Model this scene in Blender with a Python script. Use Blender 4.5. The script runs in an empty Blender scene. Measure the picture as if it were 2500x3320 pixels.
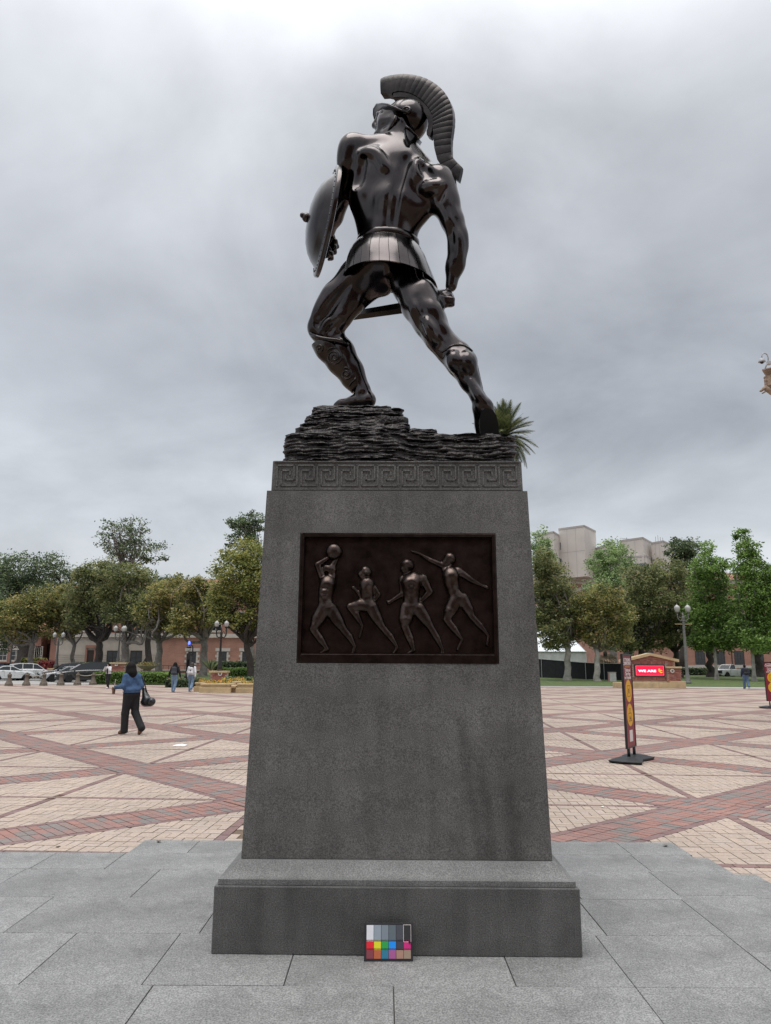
import bpy, bmesh, math, random
import numpy as np
from mathutils import Matrix, Vector
random.seed(7); RNG = np.random.default_rng(11)
SC = bpy.context.scene
COL = SC.collection
pi = math.pi

# ------------------------------------------------------------------ camera
F_PX, PITCH, ROLL, CAM_H = 2401.0, math.atan(495/2401.0), 0.0045, 1.68
cam = bpy.data.cameras.new('camera'); cam_o = bpy.data.objects.new('camera', cam); COL.objects.link(cam_o)
cam.sensor_fit = 'VERTICAL'; cam.sensor_height = 24.0; cam.lens = 24.0*F_PX/3320.0
cam.clip_start = 0.1; cam.clip_end = 3000.0
cam_o.matrix_world = Matrix.Translation((0, 0, CAM_H)) @ Matrix.Rotation(pi/2+PITCH, 4, 'X') @ Matrix.Rotation(ROLL, 4, 'Z')
SC.camera = cam_o

# ------------------------------------------------------------------ view
SC.view_settings.view_transform = 'Standard'; SC.view_settings.look = 'None'
SC.view_settings.exposure = 0.28; SC.view_settings.gamma = 1.0; SC.view_settings.use_curve_mapping = False

# ------------------------------------------------------------------ world: an overcast sky over a Nishita base
SUN_EL, SUN_AZ = math.radians(78), math.radians(-150)     # azimuth measured from +Y (behind the monument) towards +X
world = bpy.data.worlds.new('World'); SC.world = world; world.use_nodes = True
def build_world():
    nt = world.node_tree; N, Lk = nt.nodes, nt.links
    N.clear()
    out = N.new('ShaderNodeOutputWorld'); bg = N.new('ShaderNodeBackground'); bg2 = N.new('ShaderNodeBackground'); add = N.new('ShaderNodeAddShader')
    sky = N.new('ShaderNodeTexSky'); sky.sky_type = 'NISHITA'; sky.sun_disc = False
    sky.sun_elevation = SUN_EL; sky.sun_rotation = SUN_AZ; sky.air_density = 1.0; sky.dust_density = 2.0
    bg.inputs['Strength'].default_value = SKY_NISHITA
    Lk.new(sky.outputs[0], bg.inputs['Color'])
    tc = N.new('ShaderNodeTexCoord'); sep = N.new('ShaderNodeSeparateXYZ'); Lk.new(tc.outputs['Generated'], sep.inputs[0])
    def M(op, a, b=None, c=None, clamp=False):
        n = N.new('ShaderNodeMath'); n.operation = op; n.use_clamp = clamp
        for i, v in enumerate((a, b, c)):
            if v is None: continue
            if isinstance(v, (int, float)): n.inputs[i].default_value = v
            else: Lk.new(v, n.inputs[i])
        return n.outputs[0]
    # cloud deck: direction projected onto a plane overhead
    zc = M('MAXIMUM', sep.outputs['Z'], 0.0); zz = M('ADD', zc, 0.40)
    cx = M('DIVIDE', sep.outputs['X'], zz); cy = M('DIVIDE', sep.outputs['Y'], zz)
    comb = N.new('ShaderNodeCombineXYZ'); Lk.new(cx, comb.inputs[0]); Lk.new(cy, comb.inputs[1]); comb.inputs[2].default_value = SKY_SEED
    def noise(scale, detail, rough, dist=0.0):
        n = N.new('ShaderNodeTexNoise'); n.inputs['Scale'].default_value = scale; n.inputs['Detail'].default_value = detail
        n.inputs['Roughness'].default_value = rough; n.inputs['Distortion'].default_value = dist
        Lk.new(comb.outputs[0], n.inputs['Vector']); return n.outputs[0]
    big, mid, fine = noise(1.0, 3, .5, .5), noise(2.6, 5, .55, .5), noise(6.5, 6, .55)
    v = M('ADD', M('MULTIPLY', big, .60), M('ADD', M('MULTIPLY', mid, .29), M('MULTIPLY', fine, .11)))
    v = M('SUBTRACT', v, .5)                                   # about -.2 .. .2
    # brightness of an overcast dome: rises towards the zenith, a thin bright band at the horizon
    elev = N.new('ShaderNodeValToRGB'); Lk.new(zc, elev.inputs[0]); cr = elev.color_ramp
    cr.interpolation = 'B_SPLINE'
    stops = SKY_STOPS
    cr.elements[0].position = stops[0][0]; cr.elements[0].color = (*stops[0][1], 1)
    cr.elements[1].position = stops[-1][0]; cr.elements[1].color = (*stops[-1][1], 1)
    for p, c in stops[1:-1]:
        e = cr.elements.new(p); e.color = (*c, 1)
    amp = M('ADD', 1.0, M('MULTIPLY', v, SKY_CONTRAST)); amp = M('MAXIMUM', amp, .45)
    mul = N.new('ShaderNodeVectorMath'); mul.operation = 'SCALE'; Lk.new(elev.outputs[0], mul.inputs[0]); Lk.new(amp, mul.inputs['Scale'])
    Lk.new(mul.outputs[0], bg2.inputs['Color']); bg2.inputs['Strength'].default_value = SKY_CLOUD
    Lk.new(bg.outputs[0], add.inputs[0]); Lk.new(bg2.outputs[0], add.inputs[1]); Lk.new(add.outputs[0], out.inputs[0])
SKY_NISHITA = 0.02; SKY_CLOUD = 1.0; SKY_CONTRAST = 2.7; SKY_SEED = 8.1
SKY_STOPS = [(0.0, (.47, .485, .50)), (0.12, (.45, .465, .48)), (.26, (.41, .425, .443)), (.42, (.395, .408, .428)), (.58, (.47, .484, .502)), (.71, (.63, .638, .65)), (.86, (1.4, 1.41, 1.43)), (1.0, (2.3, 2.3, 2.3))]
build_world()
sun = bpy.data.lights.new('sun', 'SUN'); sun.energy = 1.5; sun.angle = math.radians(40); sun.color = (1.0, .98, .95)
sun_o = bpy.data.objects.new('sun', sun); COL.objects.link(sun_o)
sun_o.rotation_euler = (-(pi/2-SUN_EL), 0, -SUN_AZ); sun_o.location = (0, 0, 60)

# ------------------------------------------------------------------ picture point -> place in the world
def ray(x, y):
    dx, dy = x-1250.0, y-1660.0
    c, s = math.cos(ROLL), math.sin(ROLL)
    r, u = (c*dx+s*dy)/F_PX, -(-s*dx+c*dy)/F_PX
    return (r, math.cos(PITCH)-u*math.sin(PITCH), math.sin(PITCH)+u*math.cos(PITCH))
def at(x, y, Y):
    d = ray(x, y); t = Y/d[1]; return Vector((d[0]*t, Y, d[2]*t+CAM_H))
def gnd(x, y, z=0.0):
    d = ray(x, y); t = (z-CAM_H)/d[2]; return Vector((d[0]*t, d[1]*t, z))

# ------------------------------------------------------------------ materials
MATS = {}
def mat(name, col, rough=.7, metal=0.0, var=.12, scale=6.0, bump=0.0, bscale=None, coat=0.0, detail=4, spec=.5, col2=None, island=0.0, emit=None, trans=0.0):
    """procedural material: base colour broken up by noise, optional bump, optional variation per loose piece"""
    if name in MATS: return MATS[name]
    m = bpy.data.materials.new(name); MATS[name] = m; m.use_nodes = True
    nt = m.node_tree; N, Lk = nt.nodes, nt.links; b = N['Principled BSDF']
    b.inputs['Roughness'].default_value = rough; b.inputs['Metallic'].default_value = metal; b.inputs['Specular IOR Level'].default_value = spec
    b.inputs['Coat Weight'].default_value = coat; b.inputs['Coat Roughness'].default_value = .12
    tc = N.new('ShaderNodeTexCoord')
    n = N.new('ShaderNodeTexNoise'); n.inputs['Scale'].default_value = scale; n.inputs['Detail'].default_value = detail; n.inputs['Roughness'].default_value = .6
    Lk.new(tc.outputs['Object'], n.inputs['Vector'])
    r = N.new('ShaderNodeValToRGB'); Lk.new(n.outputs[0], r.inputs[0])
    c = Vector(col); c2 = Vector(col2) if col2 else None
    r.color_ramp.elements[0].position = .3; r.color_ramp.elements[1].position = .7
    r.color_ramp.elements[0].color = (*[max(0, v*(1-var)) for v in c], 1)
    r.color_ramp.elements[1].color = (*(list(c2) if c2 else [min(1, v*(1+var)) for v in c]), 1)
    src = r.outputs[0]
    if island > 0:
        g = N.new('ShaderNodeNewGeometry'); mr = N.new('ShaderNodeMapRange'); Lk.new(g.outputs['Random Per Island'], mr.inputs[0])
        mr.inputs[3].default_value = 1-island; mr.inputs[4].default_value = 1+island
        vm = N.new('ShaderNodeVectorMath'); vm.operation = 'SCALE'; Lk.new(src, vm.inputs[0]); Lk.new(mr.outputs[0], vm.inputs['Scale']); src = vm.outputs[0]
    Lk.new(src, b.inputs['Base Color'])
    if bump > 0:
        n2 = N.new('ShaderNodeTexNoise'); n2.inputs['Scale'].default_value = bscale or scale*4; n2.inputs['Detail'].default_value = 5
        Lk.new(tc.outputs['Object'], n2.inputs['Vector'])
        bp = N.new('ShaderNodeBump'); bp.inputs['Strength'].default_value = bump; bp.inputs['Distance'].default_value = .02
        Lk.new(n2.outputs[0], bp.inputs['Height']); Lk.new(bp.outputs[0], b.inputs['Normal'])
    if emit:
        b.inputs['Emission Color'].default_value = (*emit[0], 1); b.inputs['Emission Strength'].default_value = emit[1]
    if trans: b.inputs['Transmission Weight'].default_value = trans
    return m

# ------------------------------------------------------------------ objects
def _tag(o, label=None, cat=None, group=None, kind=None):
    if label: o['label'] = label
    if cat: o['category'] = cat
    if group: o['group'] = group
    if kind: o['kind'] = kind
    return o
def thing(name, label, cat, loc=(0, 0, 0), rotz=0.0, group=None):
    o = bpy.data.objects.new(name, None); COL.objects.link(o); o.empty_display_size = .2
    o.location = loc; o.rotation_euler = (0, 0, rotz); return _tag(o, label, cat, group)
def root_loc(p):
    while p.parent: p = p.parent
    return Vector(p.location)
class MB:
    """collects shapes; build() links them as one mesh object"""
    def __init__(s): s.v = []; s.f = []
    def add(s, vs, fs):
        o = len(s.v); s.v += [tuple(v) for v in vs]; s.f += [tuple(i+o for i in f) for f in fs]; return s
    def box(s, x0, x1, y0, y1, z0, z1):
        return s.add([(x0,y0,z0),(x1,y0,z0),(x1,y1,z0),(x0,y1,z0),(x0,y0,z1),(x1,y0,z1),(x1,y1,z1),(x0,y1,z1)],
                     [(0,3,2,1),(4,5,6,7),(0,1,5,4),(1,2,6,5),(2,3,7,6),(3,0,4,7)])
    def cbox(s, c, size, rz=0.0):
        hx, hy, hz = size[0]/2, size[1]/2, size[2]/2; cs, sn = math.cos(rz), math.sin(rz)
        P = [(-hx,-hy,-hz),(hx,-hy,-hz),(hx,hy,-hz),(-hx,hy,-hz),(-hx,-hy,hz),(hx,-hy,hz),(hx,hy,hz),(-hx,hy,hz)]
        return s.add([(c[0]+x*cs-y*sn, c[1]+x*sn+y*cs, c[2]+z) for x, y, z in P], [(0,3,2,1),(4,5,6,7),(0,1,5,4),(1,2,6,5),(2,3,7,6),(3,0,4,7)])
    def frustum(s, bot, top):
        """bot/top = (x0,x1,y0,y1,z)"""
        a, b = bot, top
        return s.add([(a[0],a[2],a[4]),(a[1],a[2],a[4]),(a[1],a[3],a[4]),(a[0],a[3],a[4]),(b[0],b[2],b[4]),(b[1],b[2],b[4]),(b[1],b[3],b[4]),(b[0],b[3],b[4])],
                     [(0,3,2,1),(4,5,6,7),(0,1,5,4),(1,2,6,5),(2,3,7,6),(3,0,4,7)])
    def tube(s, pts, rad, n=8, caps=True, flat=1.0):
        pts = [Vector(p) for p in pts]; R = rad if isinstance(rad, (list, tuple)) else [rad]*len(pts)
        o = len(s.v); up = Vector((0, 0, 1)); prev = None
        for i, p in enumerate(pts):
            d = (pts[min(i+1, len(pts)-1)]-pts[max(i-1, 0)])
            d = d.normalized() if d.length > 1e-9 else Vector((0, 0, 1))
            if prev is None:
                a = d.cross(up) if abs(d.z) < .95 else d.cross(Vector((1, 0, 0)))
                a.normalize()
            else:
                a = prev-d*prev.dot(d)
                a = a.normalized() if a.length > 1e-6 else d.orthogonal().normalized()
            prev = a; b = d.cross(a)
            for k in range(n):
                t = 2*pi*k/n; s.v.append(tuple(p+(a*math.cos(t)+b*math.sin(t)*flat)*R[i]))
        for i in range(len(pts)-1):
            for k in range(n):
                s.f.append((o+i*n+k, o+i*n+(k+1) % n, o+(i+1)*n+(k+1) % n, o+(i+1)*n+k))
        if caps:
            s.f.append(tuple(o+k for k in reversed(range(n)))); s.f.append(tuple(o+(len(pts)-1)*n+k for k in range(n)))
        return s
    def lathe(s, prof, c=(0, 0, 0), n=16, caps=True):
        o = len(s.v)
        for r, z in prof:
            for k in range(n):
                t = 2*pi*k/n; s.v.append((c[0]+r*math.cos(t), c[1]+r*math.sin(t), c[2]+z))
        for i in range(len(prof)-1):
            for k in range(n):
                s.f.append((o+i*n+k, o+i*n+(k+1) % n, o+(i+1)*n+(k+1) % n, o+(i+1)*n+k))
        if caps:
            s.f.append(tuple(o+k for k in reversed(range(n)))); s.f.append(tuple(o+(len(prof)-1)*n+k for k in range(n)))
        return s
    def prism(s, poly, axis, a, b):
        """2-D polygon extruded along axis: 'x','y','z' from a to b"""
        def P(u, v, w): return {'x': (w, u, v), 'y': (u, w, v), 'z': (u, v, w)}[axis]
        n = len(poly); o = len(s.v)
        s.v += [P(u, v, a) for u, v in poly]+[P(u, v, b) for u, v in poly]
        s.f += [tuple(o+i for i in reversed(range(n))), tuple(o+n+i for i in range(n))]
        s.f += [(o+i, o+(i+1) % n, o+n+(i+1) % n, o+n+i) for i in range(n)]; return s
    def ball(s, c, r, nu=10, nv=6):
        r = r if isinstance(r, (tuple, list)) else (r, r, r); o = len(s.v)
        for j in range(nv+1):
            ph = pi*j/nv-pi/2
            for i in range(nu):
                t = 2*pi*i/nu; s.v.append((c[0]+r[0]*math.cos(ph)*math.cos(t), c[1]+r[1]*math.cos(ph)*math.sin(t), c[2]+r[2]*math.sin(ph)))
        for j in range(nv):
            for i in range(nu): s.f.append((o+j*nu+i, o+j*nu+(i+1) % nu, o+(j+1)*nu+(i+1) % nu, o+(j+1)*nu+i))
        return s
    def mesh(s, name, m, off=(0, 0, 0), smooth=False, fix=True):
        me = bpy.data.meshes.new(name); ox, oy, oz = off
        me.from_pydata([(x-ox, y-oy, z-oz) for x, y, z in s.v], [], s.f)
        if fix:
            bm = bmesh.new(); bm.from_mesh(me); bmesh.ops.recalc_face_normals(bm, faces=bm.faces); bm.to_mesh(me); bm.free()
        if m: me.materials.append(m)
        if smooth: me.polygons.foreach_set('use_smooth', [True]*len(me.polygons))
        me.update(); return me
    def build(s, name, m, parent=None, smooth=False, local=False, bevel=0.0, seg=2, sharp=None, fix=True):
        off = (0, 0, 0) if (local or parent is None) else root_loc(parent)
        me = s.mesh(name, m, off, smooth, fix)
        if bevel > 0:
            bm = bmesh.new(); bm.from_mesh(me)
            bmesh.ops.remove_doubles(bm, verts=bm.verts, dist=1e-5)
            es = [e for e in bm.edges if len(e.link_faces) == 2 and e.calc_face_angle(0) > math.radians(25)]
            bmesh.ops.bevel(bm, geom=es, offset=bevel, segments=seg, affect='EDGES', profile=.5, clamp_overlap=True)
            bm.to_mesh(me); bm.free()
        if sharp is not None and smooth:
            me.set_sharp_from_angle(angle=math.radians(sharp))
        return link(name, me, parent)
def link(name, me, parent=None):
    o = bpy.data.objects.new(name, me); COL.objects.link(o)
    if parent is not None: o.parent = parent
    return o
def dup(o, parent=None, loc=None, rotz=None, label=None, scale=None):
    """a copy of a thing with copies of its parts and sub-parts (mesh data shared)"""
    c = o.copy(); COL.objects.link(c)
    if parent is not None: c.parent = parent
    if loc is not None: c.location = loc
    if rotz is not None: c.rotation_euler = (0, 0, rotz)
    if scale is not None: c.scale = scale if isinstance(scale, (tuple, list)) else (scale,)*3
    if label: c['label'] = label
    for ch in list(o.children): dup(ch, c)
    return c
def npmesh(name, V, Fq, m, smooth=False):
    me = bpy.data.meshes.new(name); V = np.asarray(V, dtype=np.float32); Fq = np.asarray(Fq, dtype=np.int32)
    k = Fq.shape[1]
    me.vertices.add(len(V)); me.vertices.foreach_set('co', V.ravel())
    me.loops.add(Fq.size); me.loops.foreach_set('vertex_index', Fq.ravel())
    me.polygons.add(len(Fq)); me.polygons.foreach_set('loop_start', np.arange(0, Fq.size, k, dtype=np.int32))
    me.polygons.foreach_set('loop_total', np.full(len(Fq), k, dtype=np.int32))
    if smooth: me.polygons.foreach_set('use_smooth', np.ones(len(Fq), dtype=bool))
    me.update(calc_edges=True)
    if m: me.materials.append(m)
    return me

# ------------------------------------------------------------------ signed-distance sculpting: limbs and muscles blended into one skin
def make_tracer(D, lo, h):
    """first hit of the picture ray through (px, py) with a sculpted skin"""
    n = np.array(D.shape)
    def val(P):
        g = (P-lo)/h; i = np.floor(g).astype(int); ok = ((i >= 0) & (i < n-1)).all(-1); i = np.clip(i, 0, n-2); f = np.clip(g-i, 0, 1); v = 0
        for a in (0, 1):
            for b in (0, 1):
                for c in (0, 1):
                    v = v+D[i[:, 0]+a, i[:, 1]+b, i[:, 2]+c]*((f[:, 0] if a else 1-f[:, 0])*(f[:, 1] if b else 1-f[:, 1])*(f[:, 2] if c else 1-f[:, 2]))
        return np.where(ok, v, 1.0)
    def f(px, py):
        d = np.array(ray(px, py)); t = np.arange(4.5, 6.1, .003)/d[1]; P = np.array((0, 0, CAM_H))+d*t[:, None]; v = val(P); k = np.argmax(v < 0)
        if v[k] >= 0: return None
        if k == 0: return Vector(P[0])
        w = v[k-1]/(v[k-1]-v[k]); return Vector(P[k-1]*(1-w)+P[k]*w)
    return f
class SDF:
    def __init__(s, lo, hi, h):
        s.lo, s.h = np.array(lo, float), h
        s.n = np.ceil((np.array(hi)-s.lo)/h).astype(int)+1
        s.D = np.full(s.n, 1.0, dtype=np.float32)
    def _blk(s, lo, hi):
        a = np.maximum(((np.array(lo)-s.lo)/s.h).astype(int), 0); b = np.minimum(((np.array(hi)-s.lo)/s.h).astype(int)+2, s.n)
        if (b <= a).any(): return None
        g = [s.lo[i]+s.h*np.arange(a[i], b[i]) for i in range(3)]
        return tuple(slice(a[i], b[i]) for i in range(3)), np.stack(np.meshgrid(*g, indexing='ij'), -1).astype(np.float32)
    def _mix(s, sl, d, k, op):
        D = s.D[sl]
        if op == '+':
            h = np.maximum(k-np.abs(D-d), 0)/k if k > 0 else 0; s.D[sl] = np.minimum(D, d)-h*h*k*.25
        else:
            d = -d; h = np.maximum(k-np.abs(D-d), 0)/k if k > 0 else 0; s.D[sl] = np.maximum(D, d)+h*h*k*.25
    def cap(s, a, b, ra, rb=None, k=.03, op='+'):
        rb = ra if rb is None else rb; a, b = np.array(a, float), np.array(b, float); R = max(ra, rb)+k+3*s.h
        q = s._blk(np.minimum(a, b)-R, np.maximum(a, b)+R)
        if q is None: return
        sl, P = q; ab = b-a; L = max((ab*ab).sum(), 1e-9)
        t = np.clip(((P-a)@ab)/L, 0, 1); d = np.sqrt((((P-a)-t[..., None]*ab)**2).sum(-1))-(ra+(rb-ra)*t)
        s._mix(sl, d, k, op)
    def chain(s, pts, rad, k=.03, op='+'):
        for i in range(len(pts)-1): s.cap(pts[i], pts[i+1], rad[i], rad[i+1], k, op)
    def ell(s, c, r, X=(1, 0, 0), Y=None, k=.03, op='+'):
        """ellipsoid with radii r along X, Y, Z axes (X given, Y hinted)"""
        X = np.array(X, float); X /= np.linalg.norm(X); Yh = np.array(Y if Y is not None else (0, 1, 0), float)
        Yh = Yh-X*(X@Yh); Yh /= np.linalg.norm(Yh); Z = np.cross(X, Yh); c = np.array(c, float); Rm = max(r)+k+3*s.h
        q = s._blk(c-Rm, c+Rm)
        if q is None: return
        sl, P = q; P = P-c; Q = np.stack([P@X, P@Yh, P@Z], -1)/np.array(r, float)
        k0 = np.sqrt((Q**2).sum(-1)); k1 = np.sqrt(((Q/np.array(r))**2).sum(-1))+1e-9
        s._mix(sl, k0*(k0-1)/k1, k, op)
    def plane_cut(s, p, n):
        g = [s.lo[i]+s.h*np.arange(s.n[i]) for i in range(3)]; P = np.stack(np.meshgrid(*g, indexing='ij'), -1)
        s.D = np.maximum(s.D, ((P-np.array(p))@np.array(n)).astype(np.float32))
    def soften(s, n, keep):
        """relax the skin, except inside the spheres listed in keep"""
        d = s.D.copy()
        for _ in range(n):
            for ax in range(3):
                p = np.pad(d, [(1, 1) if i == ax else (0, 0) for i in range(3)], mode='edge')
                sl = lambda a: tuple(slice(a, a+d.shape[ax]) if i == ax else slice(None) for i in range(3))
                d = (p[sl(0)]+2*p[sl(1)]+p[sl(2)])*.25
        w = np.ones(s.D.shape, dtype=np.float32)
        for c, r in keep:
            q = s._blk(np.array(c)-1.4*r, np.array(c)+1.4*r)
            if q is None: continue
            sl, P = q; t = np.sqrt(((P-np.array(c, dtype=np.float32))**2).sum(-1))/r; w[sl] = np.minimum(w[sl], np.clip((t-1)/.35, 0, 1))
        s.D = s.D*(1-w)+d*w
    def surface(s):
        D = s.D; I = D < 0; n = np.array(D.shape)
        c = [D[i:n[0]-1+i, j:n[1]-1+j, k:n[2]-1+k] for i in (0, 1) for j in (0, 1) for k in (0, 1)]
        cnt = sum((x < 0).astype(np.int8) for x in c); act = (cnt > 0) & (cnt < 8)
        idx = np.full(act.shape, -1, np.int32); A = np.argwhere(act); idx[act] = np.arange(len(A))
        corners = np.array([(i, j, k) for i in (0, 1) for j in (0, 1) for k in (0, 1)], float)
        vals = np.stack([x[act] for x in c], -1)
        acc = np.zeros((len(A), 3)); w = np.zeros(len(A))
        for p in range(8):
            for q in range(p+1, 8):
                if np.abs(corners[p]-corners[q]).sum() != 1: continue
                a, b = vals[:, p], vals[:, q]; m = (a < 0) != (b < 0); t = np.where(m, a/np.where(m, a-b, 1), 0)
                acc += m[:, None]*(corners[p]+t[:, None]*(corners[q]-corners[p])); w += m
        V = s.lo+s.h*(A+acc/w[:, None]); Fs = []
        for ax in range(3):
            u, v = (ax+1) % 3, (ax+2) % 3; S = [slice(1, n[i]-1) for i in range(3)]; S2 = list(S); S[ax] = slice(0, n[ax]-1); S2[ax] = slice(1, n[ax])
            a, b = I[tuple(S)], I[tuple(S2)]; E = np.argwhere(a != b)+np.array([0 if i == ax else 1 for i in range(3)])
            flip = a[a != b]
            eu, ev = np.eye(3, dtype=int)[u], np.eye(3, dtype=int)[v]
            q = [idx[tuple((E-o).T)] for o in (eu+ev, ev, 0*eu, eu)]
            Q = np.stack(q, -1); Q[~flip] = Q[~flip][:, ::-1]; Fs.append(Q)
        return V, np.concatenate(Fs)
    def build(s, name, m, parent=None, local=False):
        V, Fq = s.surface()
        if parent is not None and not local: V = V-np.array(root_loc(parent))
        return link(name, npmesh(name, V, Fq, m, True), parent)
# ------------------------------------------------------------------ stone and bronze
def granite(name, dark, light, speck=150.0, rough=.55, stain=0.0, tint=(1, 1, 1), streak=0.0, vary=0.0, drips=()):
    m = bpy.data.materials.new(name); MATS[name] = m; m.use_nodes = True
    nt = m.node_tree; N, Lk = nt.nodes, nt.links; b = N['Principled BSDF']; b.inputs['Roughness'].default_value = rough
    tc = N.new('ShaderNodeTexCoord')
    def nz(scale, detail=3, rough=.6, vec=None):
        n = N.new('ShaderNodeTexNoise'); n.inputs['Scale'].default_value = scale; n.inputs['Detail'].default_value = detail; n.inputs['Roughness'].default_value = rough
        Lk.new(vec or tc.outputs['Object'], n.inputs['Vector']); return n.outputs[0]
    r = N.new('ShaderNodeValToRGB'); Lk.new(nz(speck, 2, .8), r.inputs[0]); e = r.color_ramp.elements
    e[0].position = .36; e[1].position = .66; e[0].color = (*[dark*t for t in tint], 1); e[1].color = (*[light*t for t in tint], 1)
    col = r.outputs[0]
    def mulby(fac_out, lo, hi, p0=.35, p1=.65):
        nonlocal col
        rr = N.new('ShaderNodeMapRange'); rr.inputs[1].default_value = p0; rr.inputs[2].default_value = p1; rr.inputs[3].default_value = lo; rr.inputs[4].default_value = hi
        Lk.new(fac_out, rr.inputs[0]); v = N.new('ShaderNodeVectorMath'); v.operation = 'SCALE'; Lk.new(col, v.inputs[0]); Lk.new(rr.outputs[0], v.inputs['Scale']); col = v.outputs[0]
    mulby(nz(2.0, 5), 1-.12-stain, 1.1)
    mulby(nz(14, 3), .93, 1.07)
    if streak > 0:
        mp = N.new('ShaderNodeMapping'); mp.inputs['Scale'].default_value = (7, 7, .55); Lk.new(tc.outputs['Object'], mp.inputs[0])
        mulby(nz(1.0, 4, .6, mp.outputs[0]), 1-streak, 1.04, .3, .55)
    if drips:                                                   # run-off stains: (x, top, bottom, width, strength), each leaning a little to the right
        def M(op, a, b_=None):
            n = N.new('ShaderNodeMath'); n.operation = op
            for i, v in enumerate((a, b_)):
                if v is None: continue
                if isinstance(v, (int, float)): n.inputs[i].default_value = v
                else: Lk.new(v, n.inputs[i])
            return n.outputs[0]
        sp = N.new('ShaderNodeSeparateXYZ'); Lk.new(tc.outputs['Object'], sp.inputs[0]); rag = nz(9, 4, .7)
        for x0, zt, zb, w, st in drips:
            lean = M('ADD', sp.outputs[0], M('MULTIPLY', M('SUBTRACT', sp.outputs[2], zt), .14)); e_ = M('ABSOLUTE', M('SUBTRACT', lean, x0))
            inx = M('SUBTRACT', 1.0, M('MULTIPLY', e_, 1/w)); n = N.new('ShaderNodeMath'); n.operation = 'MINIMUM'; Lk.new(inx, n.inputs[0])
            dz = M('MULTIPLY', M('SUBTRACT', zt, sp.outputs[2]), 6.0); Lk.new(dz, n.inputs[1]); mk = M('ADD', n.outputs[0], M('MULTIPLY', M('SUBTRACT', rag, .5), 1.6)); mulby(mk, 1.0, st, 0.05, .75)
    if vary > 0:
        vo = N.new('ShaderNodeTexVoronoi'); vo.inputs['Scale'].default_value = 2.0; g_ = N.new('ShaderNodeNewGeometry'); Lk.new(g_.outputs['Position'], vo.inputs['Vector']); mulby(vo.outputs['Distance'], .6, 1.0, .018, .028)
        oi = N.new('ShaderNodeObjectInfo'); mulby(oi.outputs['Random'], 1-vary, 1+vary, 0, 1)
        g = N.new('ShaderNodeNewGeometry'); mulby(nz(.9, 6, .65, g.outputs['Position']), .90, 1.05); mulby(nz(5, 5, .7, g.outputs['Position']), .9, 1.05, .3, .5)
    Lk.new(col, b.inputs['Base Color'])
    bp = N.new('ShaderNodeBump'); bp.inputs['Strength'].default_value = .25; bp.inputs['Distance'].default_value = .004
    Lk.new(nz(speck*1.3, 2), bp.inputs['Height']); Lk.new(bp.outputs[0], b.inputs['Normal'])
    return m
def bronze(name, col, col2, rough, metal=1.0, scale=3.0, bump=.0, coat=0.0, bscale=30):
    m = mat(name, col, rough, metal, col2=col2, scale=scale, bump=bump, bscale=bscale, coat=coat, spec=.5); return m
G_PLINTH = granite('plinth_granite', .068, .215, 150, .5, stain=.15, tint=(1.03, 1.0, .955), streak=.2, drips=[(.37, 1.32, .62, .055, .72), (.47, 1.10, .55, .045, .7), (.64, .95, .5, .07, .74), (-.2, .95, .5, .05, .88)])
G_BASE = granite('grimy_shaded_granite', .056, .17, 150, .5, stain=.22, tint=(1.02, 1.0, .97), streak=.25)  # grime, with shade at the plinth's foot mixed into the colour
G_TOPLIT = granite('toplit_granite', .10, .26, 150, .55, stain=.12, tint=(1.0, 1.0, .98))  # overhead light on the moulding's slope put into a lighter stone colour
G_PAVE = granite('paving_granite', .13, .37, 110, .6, stain=.06, tint=(1.0, 1.0, .985), vary=.06)
BRZ = bronze('polished_bronze', (.046, .042, .044), (.092, .081, .080), .18, coat=.0, scale=2.5)
BRZ_D = bronze('dark_bronze', (.05, .045, .046), (.095, .085, .08), .26, coat=.0, scale=5, bump=.06)
BRZ_C = bronze('crest_bronze', (.022, .020, .021), (.05, .045, .043), .33, scale=5, bump=.08)
BRZ_R = bronze('rock_bronze', (.025, .023, .025), (.075, .068, .066), .33, coat=.1, scale=14, bump=.9, bscale=45)
BRZ_P = bronze('relief_bronze', (.026, .019, .017), (.062, .046, .041), .34, coat=.1, scale=12, bump=.12)
BRZ_F = bronze('relief_figure_bronze', (.045, .034, .030), (.10, .076, .067), .30, scale=14, bump=.1)
SOLE = mat('black_sole', (.006, .006, .006), .8)

# ------------------------------------------------------------------ the granite plinth
PL = Vector((.07, 4.455, .12)); PYAW = -.0125
plinth = thing('granite_plinth', 'tall tapering grey granite plinth with a Greek key frieze and a bronze relief panel', 'plinth', PL, PYAW)
HW, DP = 1.017, 1.72
def blk(s0, z0, s1, z1): return MB().frustum((-HW+s0, HW-s0, s0, DP-s0, z0), (-HW+s1, HW-s1, s1, DP-s1, z1))
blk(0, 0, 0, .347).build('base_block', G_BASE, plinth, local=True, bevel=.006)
def moulding():
    prof = [(.018, .349), (.018, .378)]
    for i in range(9):
        t = i/8*pi/2; prof.append((.022+.084*(1-math.cos(t)) if False else .022+.084*math.sin(t*.98)**1.35 if False else .022+.084*(i/8), .380+.080*(1-math.cos(t))**.9))
    prof += [(.112, .4605)]
    b = MB(); n = len(prof)
    for s, z in prof: b.v += [(-HW+s, s, z), (HW-s, s, z), (HW-s, DP-s, z), (-HW+s, DP-s, z)]
    for i in range(n-1):
        for k in range(4): b.f.append((i*4+k, i*4+(k+1) % 4, i*4+4+(k+1) % 4, i*4+4+k))
    b.f += [(3, 2, 1, 0), tuple(4*(n-1)+k for k in range(4))]; return b
moulding().build('moulding', G_TOPLIT, plinth, local=True)
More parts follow.
